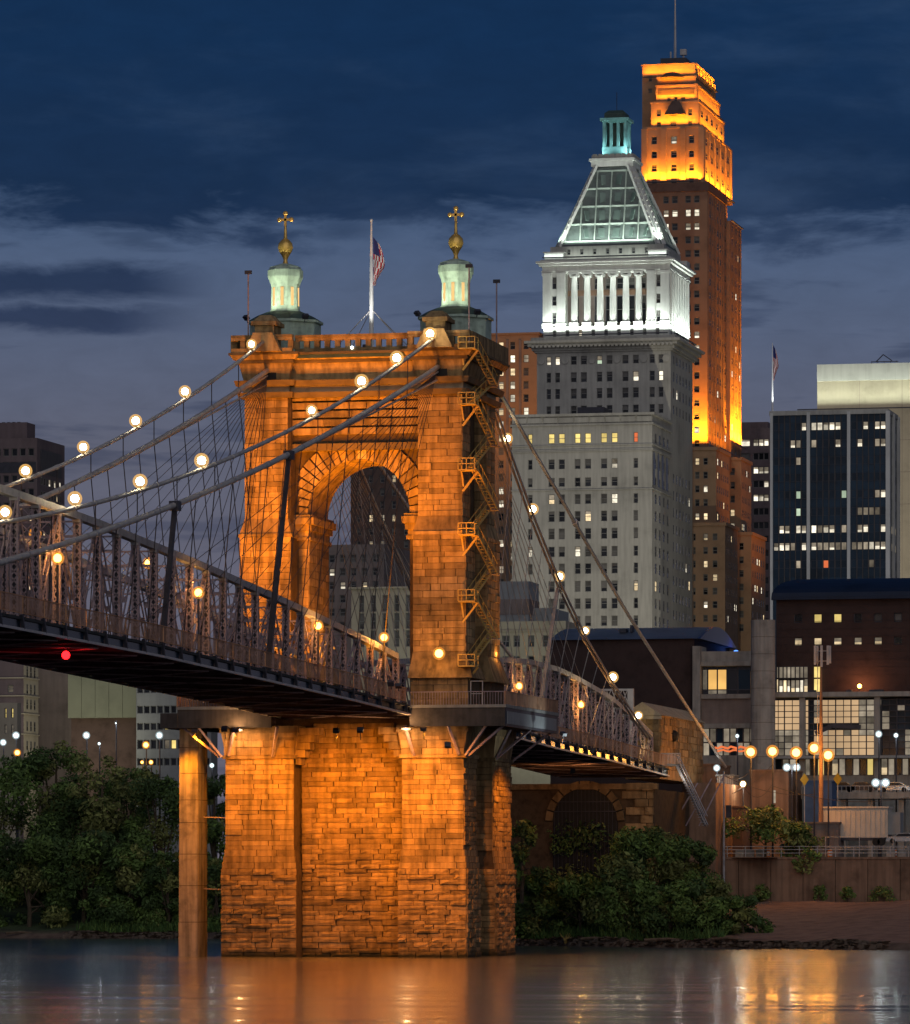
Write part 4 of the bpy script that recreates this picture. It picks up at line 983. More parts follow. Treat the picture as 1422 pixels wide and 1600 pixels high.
b.build('brace', M['rusty_steel'], SS)
lamp('POINT', 'stair_light', (p0.x+.6, 130.0, p0.z-1.5), None, 90, (1, .9, .75), SS, .2)
flood((xat(900, 96), 94, 21.0), (xat(895, 112), 112, 13.5), 1600, 130, 'floodlight hung under the shore span aimed at the anchorage', (1, .42, .12), .2, .8, 'shore floodlights')
flood((xat(990, 128), 126.5, 23.5), (xat(1005, 136), 136, 27), 700, 100, 'small floodlight in front of the anchorage house', (1, .7, .22), .2, .8, 'shore floodlights')
# ------------------------------------------------------------------ buildings
WCACHE = {}
PANES = {'dark': 'dark_window', 'blind': 'blind_window', 'warm': 'lit_warm', 'white': 'lit_white', 'yellow': 'lit_yellow', 'red': 'lit_red', 'dim': 'lit_dim', 'green': 'lit_green', 'amber': 'lit_amber', 'hall': 'lit_hall', 'office': 'office_glass'}
def window_geo(w, h, f, rail, dp, var=0):
    a, b = w/2, h/2; i, j = a-f, b-f; vs = []; fs = []; mi = []
    rw = random.Random(str((round(w, 2), round(h, 2), rail, var)))
    def q(*p, m=0):
        k = len(vs); vs.extend(p); fs.append((k, k+1, k+2, k+3)); mi.append(m)
    y0, y1 = dp-min(.12, dp*.7), dp
    for (x0, x1, z0, z1) in ((-a, a, -b, -j), (-a, a, j, b), (-a, -i, -j, j), (i, a, -j, j)): q((x0, y0, z0), (x1, y0, z0), (x1, y0, z1), (x0, y0, z1))
    u = (1.0, .45, .72, .3)[var]; zz = -j+2*j*u      # a blind drawn part of the way down
    q((-i, y1, -j), (i, y1, -j), (i, y1, zz), (-i, y1, zz), m=1)
    if u < 1: q((-i, y1-.01, zz), (i, y1-.01, zz), (i, y1-.01, j), (-i, y1-.01, j), m=2)
    if rail:
        r = .055; q((-i, y0, -r), (i, y0, -r), (i, y0, r), (-i, y0, r)); q((-i, y0, -r), (-i, y1, -r), (i, y1, -r), (i, y0, -r))
    return vs, fs, mi
def window_mesh(w, h, kind, frame, f, rail, dp):
    var = 0 if kind in ('yellow', 'red', 'amber') else random.randrange(4) if rail or kind in ('warm', 'white', 'dim') else 0
    key = (round(w, 2), round(h, 2), kind, frame, f, rail, dp, var)
    if key not in WCACHE:
        vs, fs, mi = window_geo(w, h, f, rail, dp, var); me = bpy.data.meshes.new('window'); me.from_pydata(vs, [], fs)
        me.materials.append(M[frame]); me.materials.append(M[PANES[kind]]); me.materials.append(M['blind_window' if kind in ('dark', 'blind', 'office') else 'lit_dim']); me.polygons.foreach_set('material_index', mi); me.update(); WCACHE[key] = me
    return WCACHE[key]
class Bld:
    def __init__(s, name, label, loc, wall, group=None, cat='building', frame='window_frame', rail=True, f=.12, dp=.35):
        s.T = thing(name, label, cat, loc, group); s.wm = wall; s.w = MB(); s.win = []; s.frame, s.rail, s.f, s.dp = frame, rail, f, dp
    def holes(s, P, a0, a1, z0, z1, cols, rows, lit, rz, inward, m):
        cols = [c for c in cols if c[0] > a0+.02 and c[1] < a1-.02]; rows = sorted([r for r in rows if r[0] > z0 and r[1] < z1])
        xs = [a0]+[v for c in cols for v in c]+[a1]; zs = [z0]+[v for r in rows for v in r]+[z1]
        for i in range(len(xs)-1):
            if i % 2 == 0:
                s.w.quad(P(xs[i], z0), P(xs[i+1], z0), P(xs[i+1], z1), P(xs[i], z1), m); continue
            for j in range(len(zs)-1):
                kind = lit((i-1)//2, len(rows)-1-(j-1)//2) if j % 2 else None
                A, B, C, D = P(xs[i], zs[j]), P(xs[i+1], zs[j]), P(xs[i+1], zs[j+1]), P(xs[i], zs[j+1])
                if kind is None: s.w.quad(A, B, C, D, m); continue
                dp = s.dp if rz == 0 else .06; n = Vector(inward)*dp; a, b, c, d = (tuple(Vector(p)+n) for p in (A, B, C, D))
                for e in ((A, B, b, a), (B, C, c, b), (C, D, d, c), (D, A, a, d)): s.w.quad(*e, m)
                ctr = Vector(A)*.25+Vector(B)*.25+Vector(C)*.25+Vector(D)*.25; w, h = xs[i+1]-xs[i], zs[j+1]-zs[j]
                s.win.append((w*h*(1 if rz == 0 else .24), w, h, ctr, rz, kind))
    def S(s, x0, x1, Y, z0, z1, cols=(), rows=(), lit=lambda c, r: 'dark', m=0): s.holes(lambda a, z: (a, Y, z), x0, x1, z0, z1, cols, rows, lit, 0, (0, 1, 0), m)
    def E(s, y0, y1, X, z0, z1, cols=(), rows=(), lit=lambda c, r: 'dark', m=0):
        s.holes(lambda a, z: (X, a, z), y0, y1, z0, z1, cols, rows, lit, pi/2, (-1, 0, 0), m)
    def back(s, x0, x1, y0, y1, z0, z1, m=0):
        s.w.quad((x1, y1, z0), (x0, y1, z0), (x0, y1, z1), (x1, y1, z1), m); s.w.quad((x0, y1, z0), (x0, y0, z0), (x0, y0, z1), (x0, y1, z1), m); s.w.quad((x0, y0, z1), (x1, y0, z1), (x1, y1, z1), (x0, y1, z1), m)
    def block(s, x0, x1, y0, y1, z0, z1, cols=(), rows=(), lit=lambda c, r: 'dark', ecols=(), erows=None, elit=None, m=0):
        s.S(x0, x1, y0, z0, z1, cols, rows, lit, m); s.E(y0, y1, x1, z0, z1, ecols, rows if erows is None else erows, elit or lit, m); s.back(x0, x1, y0, y1, z0, z1, m)
    def part(s, name, m, *boxes):
        b = MB()
        for q in boxes: b.box(*q)
        return b.build(name, M[m], s.T)
    def done(s):
        s.w.build('wall', [M[x] for x in (s.wm if isinstance(s.wm, (list, tuple)) else [s.wm])], s.T)
        s.win.sort(key=lambda q: -q[0]); rest = MB(); kinds = []
        for k, (_, w, h, c, rz, kind) in enumerate(s.win):
            w, h = round(w*20)/20, round(h*20)/20
            if k < 300: put('window', window_mesh(w, h, kind, s.frame, s.f, s.rail, s.dp if not rz else .06), s.T, c, rz)
            else:
                if kind not in kinds: kinds.append(kind)
                vs, fs, mi = window_geo(w, h, s.f, s.rail, s.dp if not rz else .06); b = len(rest.v); mm = 1+kinds.index(kind)
                rest.v += [(c[0]+x, c[1]+y, c[2]+z) if not rz else (c[0]-y, c[1]+x, c[2]+z) for x, y, z in vs]
                rest.f += [tuple(b+i for i in f) for f in fs]; rest.m += [mm if i else 0 for i in mi]
        if rest.f: tag(rest.build('small_windows', [M[s.frame]]+[M[PANES[k]] for k in kinds], s.T), kind='stuff')
        return s
def even(a, b, n, frac=.5):
    w = (b-a)/n; return [(a+(i+.5-frac/2)*w, a+(i+.5+frac/2)*w) for i in range(n)]
def rnd_lit(p, seed, kinds=('warm', 'white'), off=('dark', 'dark', 'blind')):
    r = random.Random(seed); mem = {}
    def f(c, q):
        if (c, q) not in mem: mem[(c, q)] = r.choice(kinds) if r.random() < p else r.choice(off)
        return mem[(c, q)]
    return f
def pxs(Y, *pairs): return [(xat(a, Y), xat(b, Y)) for a, b in pairs]
def pys(x, Y, *pairs): return sorted([(zat(b, x, Y), zat(a, x, Y)) for a, b in pairs])
def foot(Y, pl, pc, pr):
    x0, x1 = xat(pl, Y), xat(pc, Y); return x0, x1, yat(pr, x1)

# --- limestone tower with the lit colonnade and pyramid roof
Y1 = 610.0; x0, xc, Y2 = foot(Y1, 800, 1019, 1048); Y3 = yat(1082, xc)
B = Bld('limestone_tower', 'pale limestone skyscraper with a white-lit colonnade and a pyramid roof', (xc-20, Y1, 10.9), ['limestone', 'pale_limestone', 'taupe_stone'], cat='skyscraper')
zt = lambda py, Y=Y1: zat(py, xc, Y)
colsL = pxs(Y1, (825, 832), (857, 866.5), (873, 882.5), (898, 907), (914, 923.5), (939, 948.5), (955.5, 965), (990, 997))
rowsL = pys(xc, Y1, (674.7, 690), (715, 730.5), (744, 758), (770, 785.5), (796.5, 813), (823.5, 840.5), (852, 868), (878.5, 895), (906, 923), (933.5, 950), (961, 977))
top = {0: 'yellow', 1: 'yellow', 2: 'yellow', 3: 'yellow', 4: 'yellow', 5: 'yellow', 6: 'yellow', 7: 'red'}
rl = rnd_lit(.10, 5)
litL = lambda c, r: (top[c] if r == 0 else ('dark' if r == 2 else rl(c, r)))
eL = even(Y1+2, Y2-1, 4, .42)
B.block(x0, xc, Y1, Y2, 10.9, zt(645), colsL, rowsL, litL, eL, rowsL, rnd_lit(.05, 6))
b = B.part('parapet', 'limestone', (x0-.6, xc+.6, Y1-.6, Y2, zt(648), zt(644)), (x0-.4, xc+.4, Y1-.4, Y2, zt(662.5), zt(660)))
for z in (693, 702, 762.5, 700): B.part('string_course', 'limestone', (x0-.3, xc+.3, Y1-.3, Y2-.02, zt(z+1.6), zt(z)))
for k in range(9):
    x = x0+(xc-x0)*(k+.5)/9; B.part('parapet_panel', 'limestone', (x-1.6, x+1.6, Y1-.32, Y1+.1, zt(658), zt(650)))
z2 = lambda py: zat(py, xc, Y2)
xs0 = xat(839, Y2)
colsU = pxs(Y2, (854, 861), (867.5, 875), (892, 901), (907.5, 917), (932.5, 941), (948, 957), (972.5, 982), (989, 998), (1015, 1023), (1029, 1036.6))
rowsU = pys(xc, Y2, (553, 566.5), (578.5, 594), (604, 620), (631, 645))
def litU(c, r):
    if r == 0 and c in (0, 1): return 'white'
    if r == 0 and c == 4: return 'green'
    if (r, c) in ((1, 7), (1, 9)): return 'white'
    return 'blind' if c == 5 and r == 0 else 'dark'
eU = even(Y2+2, Y3-2, 6, .42)
rowsE = rowsU+pys(xc, Y2, *[(658+26.7*k, 673+26.7*k) for k in range(13)])
B.block(xs0, xc, Y2, Y3, zt(700), z2(545), colsU, rowsU, litU, eU, rowsU, rnd_lit(.04, 8))
B.E(Y2, Y3, xc-.02, 10.9, zt(700), eU, [r for r in rowsE if r[1] < zt(702)], rnd_lit(.05, 9))
for k, px in enumerate((845.5, 883, 925, 964.5, 1006, 1041)):
    x = xat(px, Y2); z = z2(559.5); q = MB(); q.tube([(x, Y2-.25, z), (x, Y2+.1, z)], .85, 14); q.build('medallion', M['limestone'], B.T)
for e, za, zb in ((.5, 547, 544), (1.0, 544, 538), (1.8, 538, 533), (2.5, 533, 529), (1.2, 529, 523.5)):
    B.part('cornice', 'limestone', (xs0-e, xc+e, Y2-e, Y3+e, z2(za), z2(zb)+.003*e))
for k in range(34): x = xs0-1+(xc-xs0+2)*(k+.5)/34; B.part('modillion', 'limestone', (x-.3, x+.3, Y2-2.2, Y2-1, z2(540), z2(536)))
# lit storey
xl0, xl1, yl0, yl1 = xat(849, Y2+1.2), xc-.6, Y2+1.2, Y3-1.2
zb0, zb1, zc1, ze1 = z2(523.2), z2(506), z2(421), z2(400)
colsB = pxs(yl0, *[(863.6+20.1*k, 869.6+20.1*k) for k in range(9)])
B.block(xl0, xl1, yl0, yl1, zb0, zb1, colsB, pys(xc, yl0, (511, 522)), lambda c, r: 'white' if c in (2,) else ('blind' if c in (3, 7) else 'dark'), even(yl0+1, yl1-1, 6, .35), None, lambda c, r: 'dark', 1)
B.part('base_ledge', 'pale_limestone', (xl0-.3, xl1+.3, yl0-.3, yl1+.3, zb1-.25, zb1))
yr = yl0+3.2
for pl, pr in ((849.5, 883), (1012, 1045.5)):
    a, c = xat(pl, yl0), min(xat(pr, yl0), xl1); w3 = pys(xc, yl0, (428, 447), (458, 473), (484, 502))
    B.S(a, c, yl0, zb1, zc1, [(a+(c-a)*.40, a+(c-a)*.60)], w3, lambda *_: 'dark', 1); B.E(yl0, yl1, c if pr < 1000 else xl1, zb1, zc1, (), (), m=1)
    for u in (.16, .82):
        x = a+(c-a)*u; B.part('pilaster', 'pale_limestone', (x-.95, x+.95, yl0-.35, yl0+.05, zb1+.9, zc1-.6), (x-1.15, x+1.15, yl0-.5, yl0+.05, zb1, zb1+.9), (x-1.15, x+1.15, yl0-.45, yl0+.05, zc1-.6, zc1))
ca, cb_ = xat(883, yl0), xat(1012, yl0)
B.S(ca, cb_, yr, zb1, zc1, even(ca+.5, cb_-.5, 7, .62), [(zb1+1, zb1+7.2), (zb1+8.8, zc1-1)], lambda cc, r: 'dark', 2)  # wall behind the columns in darker stone, its shade put into the colour
B.part('spandrel', 'orange_brick', (ca, cb_, yr-.12, yr, zb1+7.4, zb1+8.6))
for px in (897.6, 917.7, 937.8, 958, 978.2, 998.4):
    x = xat(px, yl0+.8); q = MB(); q.lathe([(.95, .9), (.82, 1.2), (.76, (zc1-zb1)*.6), (.66, zc1-zb1-1.1), (.8, zc1-zb1-.95)], (x, yl0+.8, zb1), 14); c_ = q.build('column', M['pale_limestone'], B.T, smooth=True)
    q = MB(); q.box(x-1.05, x+1.05, yl0-.25, yl0+1.85, zb1, zb1+.9); q.build('base', M['pale_limestone'], c_)
    q = MB(); q.box(x-.95, x+.95, yl0-.1, yl0+1.7, zc1-1.0, zc1-.7); q.box(x-1.1, x+1.1, yl0-.25, yl0+1.85, zc1-.4, zc1)
    for s in (-1, 1): q.tube([(x+s*.8, yl0-.2, zc1-.62), (x+s*.8, yl0+1.8, zc1-.62)], .32, 8)
    q.build('capital', M['pale_limestone'], c_)
ne = 8
for k in range(ne):
    y = yl0+2+(yl1-yl0-4)*k/(ne-1); B.part('side_pilaster', 'pale_limestone', (xl1-.05, xl1+.4, y-.6, y+.6, zb1, zc1))
B.part('entablature', 'pale_limestone', (xl0-.2, xl1+.2, yl0-.2, yl1+.2, zc1, z2(410)), (xl0-.4, xl1+.4, yl0-.4, yl1+.4, z2(419), z2(417.5)))
B.part('upper_cornice', 'pale_limestone', (xl0-.9, xl1+.9, yl0-.9, yl1+.9, z2(410), z2(406)), (xl0-1.5, xl1+1.5, yl0-1.5, yl1+1.5, z2(406), z2(403)), (xl0-.6, xl1+.6, yl0-.6, yl1+.6, z2(403), z2(400)))
ax0, ax1_, ay0, ay1 = xat(860, yl0+2), xl1-1.6, yl0+2, yl1-2
B.block(ax0, ax1_, ay0, ay1, ze1, z2(378), pxs(ay0, *[(886+20.2*k, 891.5+20.2*k) for k in range(7)]), pys(xc, ay0, (385, 394)), lambda c, r: 'dark')
for a, c, e, f in ((851, 880.5, yl0-.2, yl0+3.4), (1013, 1041.5, yl0-.2, yl0+3.4)):
    x_, y_ = xat(a, yl0), xat(c, yl0); B.part('corner_block', 'pale_limestone', (x_, y_, e, f, ze1, z2(389)), (x_-.3, y_+.3, e-.3, f+.3, z2(389), z2(387.6)))
B.part('corner_block', 'pale_limestone', (xl1-3, xl1+.2, yl1-4, yl1, ze1, z2(388)))
# pyramid roof with panels
rx0, rx1, ry0, ry1 = xat(868, ay0+1), ax1_-.4, ay0+.6, ay1-.6
rcx, rcy = xat(962.5, (ry0+ry1)/2), (ry0+ry1)/2; zq2 = lambda py: zat(py, rcx, rcy-6); tz = zq2(257); bz = z2(378)
tw = (xat(990, ry0)-xat(928, ry0))/2*.93
tx0, tx1, ty0, ty1 = rcx-tw, rcx+tw, rcy-tw, rcy+tw
q = MB(); q.frus((rx0, rx1, ry0, ry1), bz, (tx0, tx1, ty0, ty1), tz); q.build('pyramid_roof', M['roof_panel'], B.T)
def RP(side, u, v, o=0.0):   # point on a roof face, u across -1..1, v up 0..1
    if side == 'S':
        a, c = rx0+(tx0-rx0)*v, rx1+(tx1-rx1)*v; return Vector(((a+c)/2+(c-a)/2*u, ry0+(ty0-ry0)*v-o*.9, bz+(tz-bz)*v+o*.4))
    a, c = ry0+(ty0-ry0)*v, ry1+(ty1-ry1)*v; return Vector((rx1+(tx1-rx1)*v+o*.9, (a+c)/2+(c-a)/2*u, bz+(tz-bz)*v+o*.4))
for side in 'SE':
    for u in (-1, 1):
        q = MB(); q.bar(RP(side, u*.93, 0, .1), RP(side, u*.9, 1, .1), 1.25, .6); q.build('hip_band', M['pale_limestone'], B.T)
        q = MB()
        for k in range(13): q.ball(RP(side, u*.93, .06+k*.07, .45), .32, 6)
        q.build('rosettes', M['limestone'], B.T)
    hw = rx1-rx0
    for v0 in (.06, .27, .49, .71, .93):
        q = MB(); q.bar(RP(side, -.88, v0, .12), RP(side, .88, v0, .12), .26, .4); q.build('roof_rib', M['green_limestone'], B.T)
    for k in range(-4, 5):
        # vertical ribs run straight up until they meet the hips
        xx = k*3.35; w0 = (rx1-rx0)/2 if side == 'S' else (ry1-ry0)/2; w1 = tw
        vt = 1.0 if abs(xx) < w1*.86 else (w0*.9-abs(xx))/(w0-w1)
        if vt < .12: continue
        def pt(v): w = w0+(w1-w0)*v; return RP(side, xx/w, v, .15)
        q = MB(); q.bar(pt(.06), pt(min(.93, vt)), .28, .4); q.build('roof_rib', M['green_limestone'], B.T)
        for v0, v1 in ((.06, .27), (.27, .49), (.49, .71), (.71, .93)):
            if v1 > vt+.02: continue
            w = w0+(w1-w0)*(v0+v1)/2; q = MB(); um = xx/w; q.bar(RP(side, (xx+1.6)/(w0+(w1-w0)*v0), v0+.05, .05), RP(side, (xx+1.6)/(w0+(w1-w0)*v1), v1-.05, .05), 1.5, .2)
            if abs((xx+3.2)) < w0+(w1-w0)*v1: q.build('roof_panel', M['glass_panel'], B.T)
q = MB(); q.box(tx0-.6, tx1+.6, ty0-.6, ty1+.6, tz-.2, zq2(250)); q.box(tx0-1.0, tx1+1.0, ty0-1.0, ty1+1.0, zq2(250), zq2(246)); q.build('crown_cornice', M['pale_limestone'], B.T)
q = MB()
for k in range(7):
    x = tx0-.4+(2*tw+.8)*(k+.5)/7; q.box(x-.5, x+.5, ty0-.6, ty0-.1, zq2(246), zq2(239)); q.box(tx1+.1, tx1+.6, ty0+(k+.5)*2*tw/7-.5, ty0+(k+.5)*2*tw/7+.5, zq2(246), zq2(239))
q.box(tx0-.5, tx1+.5, ty0-.5, ty1+.5, zq2(246), zq2(241)); q.build('battlement', M['limestone'], B.T)
lx, lw = rcx+.2, 2.45; ly = rcy
LT = MB(); LT.box(lx-lw-.4, lx+lw+.4, ly-lw-.4, ly+lw+.4, zq2(240), zq2(226)); lt_ = LT.build('lantern', M['teal_copper'], B.T)
for i in range(4):
    for j in range(4):
        if i in (0, 3) or j in (0, 3):
            q = MB(); x, y = lx-lw+2*lw*i/3, ly-lw+2*lw*j/3; q.box(x-.33, x+.33, y-.33, y+.33, zq2(226), zq2(188)); q.build('lantern_column', M['teal_copper'], lt_)
q = MB(); q.box(lx-lw+.8, lx+lw-.8, ly-lw+.8, ly+lw-.8, zq2(226), zq2(188)); q.build('lantern_core', M['dark_copper'], lt_)
q = MB(); q.box(lx-lw-.4, lx+lw+.4, ly-lw-.4, ly+lw+.4, zq2(188), zq2(185)); q.box(lx-lw-.9, lx+lw+.9, ly-lw-.9, ly+lw+.9, zq2(185), zq2(181)); q.build('lantern_cornice', M['teal_copper'], lt_)
q = MB(); q.box(lx-lw, lx+lw, ly-lw, ly+lw, zq2(181), zq2(173)); q.frus((lx-lw, lx+lw, ly-lw, ly+lw), zq2(173), (lx-lw+.8, lx+lw-.8, ly-lw+.8, ly+lw-.8), zq2(168)); q.build('lantern_roof', M['dark_copper'], lt_)
q = MB(); q.tube([(lx, ly, zq2(168)), (lx, ly, zq2(138))], .07, 4); q.build('lightning_rod', M['dark_steel'], lt_)
# arched recess on the side wall of the lower block
for k in range(4):
    y = Y1+2.2+k*(Y2-Y1-4)/3.6; q = MB(); zA, zB = zt(757), zt(716)
    q.prism([(y+1.0*cos(pi*i/8), zB+1.0*sin(pi*i/8)*1.8) for i in range(9)]+[(y-1.0, zA), (y+1.0, zA)], xc-.1, xc+.06, axis='x'); q.build('arched_window', M['dark_window'], B.T)
# plant on the lower roof
B.part('roof_plant', 'dark_steel', (xat(905, Y1+8), xat(946, Y1+8), Y1+6, Y1+12, zt(645), zt(630)))
WHT = (.88, 1, .92)
def strip(T, name, loc, tgt, e, col, L_, axis='x', w=.5):
    """linear floodlight trough on a ledge: lamp housing plus its light"""
    b = MB(); h = L_/2; l = Vector(loc)
    if axis == 'x': b.box(l.x-h, l.x+h, l.y-.2, l.y+.2, l.z-.35, l.z-.1)
    else: b.box(l.x-.2, l.x+.2, l.y-h, l.y+h, l.z-.35, l.z-.1)
    b.build(name, M['dark_steel'], T)
    o = lamp('AREA', 'trough_light', l, tgt, e, col, T, L_, size_y=w)
    zz_ = (l-Vector(tgt)).normalized(); xa = Vector((1, 0, 0)) if axis == 'x' else Vector((0, 1, 0))
    m = Matrix((xa, zz_.cross(xa), zz_)).transposed()
    o.rotation_euler = m.to_euler(); o.data.spread = radians(110)
    return o
xm = (xl0+xl1)/2; ym_ = (yl0+yl1)/2
strip(B.T, 'light_trough', (xm, yl0-1.7, zb0+.7), (xm, yl0+.4, zb0+9), 4600, WHT, xl1-xl0)
strip(B.T, 'light_trough', (xl1+1.6, ym_, zb0+.7), (xl1, ym_, zb0+9), 3600, WHT, yl1-yl0, 'y')
strip(B.T, 'light_trough', ((ca+cb_)/2, yl0+2.4, zb1+.5), ((ca+cb_)/2, yl0+1.2, zc1), 300, WHT, cb_-ca)
strip(B.T, 'light_trough', (xm, yl0-1.0, z2(399)+.5), (xm, yl0+4, z2(392)), 350, WHT, xl1-xl0)
for x, y, tx, ty in ((rx0-.4, ry0-1.0, rx0+3.5, ry0+4), (rx1+.2, ry0-1.0, rx1-3.5, ry0+4), (rx1+1.2, ry0+1, rx1-1, ry0+5), (rx1+1.2, ry1-2, rx1-1, ry1-5)):
    lamp('SPOT', 'roof_spot', (x, y, bz+.7), (tx, ty, bz+10), 5600 if y < ry0 else 1800, WHT, B.T, .25, 80, .8)
strip(B.T, 'light_trough', (rcx, ry0-1.6, bz+.3), (rcx, ry0+4, bz+12), 1400, WHT, (rx1-rx0)*.8)
for dx, dy in ((-4.2, -4.4), (4.2, -4.4), (4.4, 3)): lamp('SPOT', 'lantern_spot', (rcx+dx, rcy+dy, zq2(238)), (lx, ly, zq2(215)), 1500, (.75, 1, 1), B.T, .2, 80, .8)
lamp('SPOT', 'facade_fill', (xc+30, Y1-125, 14), (xc-4, Y1+20, 72), 260000, (1, .92, .72), B.T, 1.0, 75, .9); lamp('SPOT', 'facade_fill', (xc+62, Y1+10, 14), (xc, (Y2+Y3)/2, 70), 90000, (1, .93, .77), B.T, 1.0, 90, .9)  # unseen spots added as fill, standing in for general city light
B.done()

# --- orange-lit brick skyscraper behind
YC = 735.0; cx0, cxc, cYe = foot(YC, 1000, 1105.5, 1153)
C_ = Bld('brick_skyscraper', 'tall stepped brick skyscraper with its crown floodlit bright orange', (cxc-15, YC, 10.9), ['orange_brick', 'tan_brick', 'brown_brick'], cat='skyscraper')
zc = lambda py, Y=YC: zat(py, cxc, Y)
rowsC = pys(cxc, YC, *[(305+21.2*k, 316+21.2*k) for k in range(19)])
colsC = pxs(YC, (1036.5, 1045), (1050, 1059), (1071, 1079.5), (1084.5, 1093))
rc = rnd_lit(.10, 21, off=('dark', 'dark', 'dark'))
litC = lambda c, r: ('white' if (r == 1 or (r == 2 and c != 1)) else rc(c, r))
ecC = even(YC+2, YC+(cYe-YC)*.62, 7, .5); ecC2 = even(YC+(cYe-YC)*.66, cYe-1, 5, .5)
C_.S(cx0, cxc, YC, zc(706), zc(286), colsC, rowsC, litC); ym2 = YC+(cYe-YC)*.62
C_.E(YC, ym2, cxc, zc(706), zc(292), ecC, rowsC, rnd_lit(.03, 22)); C_.E(ym2, cYe, cxc+.9, zc(722), zc(322), ecC2, rowsC, rnd_lit(.03, 23)); C_.S(cxc, cxc+.9, ym2, zc(722), zc(322))
C_.back(cx0, cxc, YC, ym2, zc(706), zc(287)); C_.back(cx0, cxc+.9, ym2, cYe, zc(722), zc(322))
for k in range(9):   # fins on the flank
    y = YC+1+(cYe-YC-2)*k/8; C_.part('pier', 'orange_brick', (cxc-.1+(.9 if y > ym2 else 0), cxc+.12+(.9 if y > ym2 else 0), y-.3, y+.3, zc(706), zc(300 if y < ym2 else 324)))
C_.part('parapet', 'brown_brick', (cx0-.25, cxc+.25, YC-.25, ym2, zc(298), zc(284.5)))
# stepped crown
crown = []
def step(Y, pl, pc, pr, ytop, ybot, cols=(), rows=(), lit=lambda c, r: 'dark', ecols=5, m=1):
    a, c, e = foot(Y, pl, pc, pr); z0, z1 = zat(ybot, c, Y), zat(ytop, c, Y); rw = pys(c, Y, *rows)
    C_.block(a, c, Y, e, z0, z1, pxs(Y, *cols), rw, lit, even(Y+1, e-1, ecols, .4) if ecols else (), rw, lambda *_: 'dark', m=m)
    C_.part('coping', 'tan_brick', (a-.2, c+.2, Y-.2, e+.2, z1, z1+.5)); crown.append((a, c, Y, e, z0, z1))
wA = [(1018, 1026.5), (1048.5, 1057.5), (1076.5, 1084.5)]
step(YC+2.5, 1005, 1098, 1143, 199, 286, wA, [(211, 223), (234, 245), (255, 266), (277, 285)], lambda c, r: 'white' if (c, r) == (1, 0) else 'dark')
step(YC+6, 1017, 1092, 1132, 160, 199, [(1026, 1033), (1047.5, 1057), (1075, 1081.5)], [(169, 180), (188, 198)])
step(YC+9, 1025, 1089, 1125, 134, 160, [(1042, 1048), (1053, 1059), (1064, 1071)], [(150, 159)], ecols=4)
step(YC+13, 1003.5, 1087, 1116, 101, 284, [(1013, 1019)], [(116, 125), (136, 143)], lambda *_: 'blind', ecols=0)
step(YC+10.5, 1027, 1087.5, 1112, 121.5, 134, (), (), ecols=0)
a, c, Y, e, z0, z1 = crown[0]
for px in (1007, 1037, 1067, 1096): x = xat(px, Y); C_.part('pier', 'tan_brick', (x-.7, x+.7, Y-.45, Y+.05, z0, z1))
for k in range(6): y = Y+1.5+(e-Y-3)*k/5; C_.part('pier', 'tan_brick', (c-.05, c+.4, y-.5, y+.5, z0, z1))
for k in range(7):
    a, c, Y, e, z0, z1 = crown[3]; y = Y+1+(e-Y-2)*k/6; C_.part('crown_pier', 'tan_brick', (c-.1, c+.5, y-.5, y+.5, crown[1][5], z1-1))
a, c, Y, e, z0, z1 = crown[2]
C_.part('louvre_band', 'brown_brick', (xat(1028, Y), xat(1085, Y), Y-.12, Y+.05, zat(146.5, c, Y), zat(138, c, Y)))
q = MB(); Y = crown[1][2]; xq, zq = xat(1055, Y-1), zat(179, c, Y); q.frus((xq-2.6, xq+2.6, Y-1.8, Y+2), zq, (xq-.9, xq+.9, Y-.5, Y+1), zat(160, c, Y)+.4); q.build('canopy_roof', M['brown_brick'], C_.T)
q = MB(); Y = crown[4][2]; xq = xat(1050, Y-1); q.lathe([(3.0, 0), (2.0, 1.0), (.3, 1.5)], (xq, Y-1, crown[4][5]), 10); q.build('roof_dome', M['brown_brick'], C_.T)
C_.part('penthouse', 'dark_steel', (xat(1032, YC+16), xat(1072, YC+16), YC+16, YC+26, zc(101)-1, zat(88, cxc, YC+16)))
ORG_ = (1, .31, .012)
for i, (e1, e2) in enumerate(((9500, 11000), (3800, 4600), (2700, 2700), (3200, 4000), (1200, 0))):
    a, c, Y, e, z0, z1 = crown[i]
    zl = {0: zc(284.5)+.8, 1: crown[0][5]+1, 2: crown[1][5]+1, 3: crown[4][5]+1, 4: crown[2][5]+1}[i]
    strip(C_.T, 'light_trough', ((a+c)/2, Y-1.1, zl), ((a+c)/2, Y+.5, zl+8), e1*.55, ORG_, (c-a)*.96)
    if e2: strip(C_.T, 'light_trough', (c+1.0, (Y+e)/2, zl), (c-.4, (Y+e)/2, zl+9), e2, ORG_, (e-Y)*.92, 'y')
strip(C_.T, 'light_trough', (cxc+1.25, (ym2+cYe)/2, zc(320)), (cxc-1, (ym2+cYe)/2, zc(300)), 1600, ORG_, cYe-ym2, 'y')
a, c, e = foot(YC+2.5, 1005, 1098, 1143)
strip(C_.T, 'light_trough', ((xat(1083, YC)+cxc)/2, YC-3.2, zc(699)), ((xat(1083, YC)+cxc)/2, YC+1, zc(620)), 11000, ORG_, 8)
strip(C_.T, 'light_trough', (cxc+3.2, (YC+ym2)/2, zc(699)), (cxc-1, (YC+ym2)/2, zc(620)), 3500, ORG_, ym2-YC, 'y')
strip(C_.T, 'light_trough', (cxc+2.2, (ym2+cYe)/2, zc(714)+6), (cxc, (ym2+cYe)/2, zc(560)), 48000, ORG_, cYe-ym2, 'y')
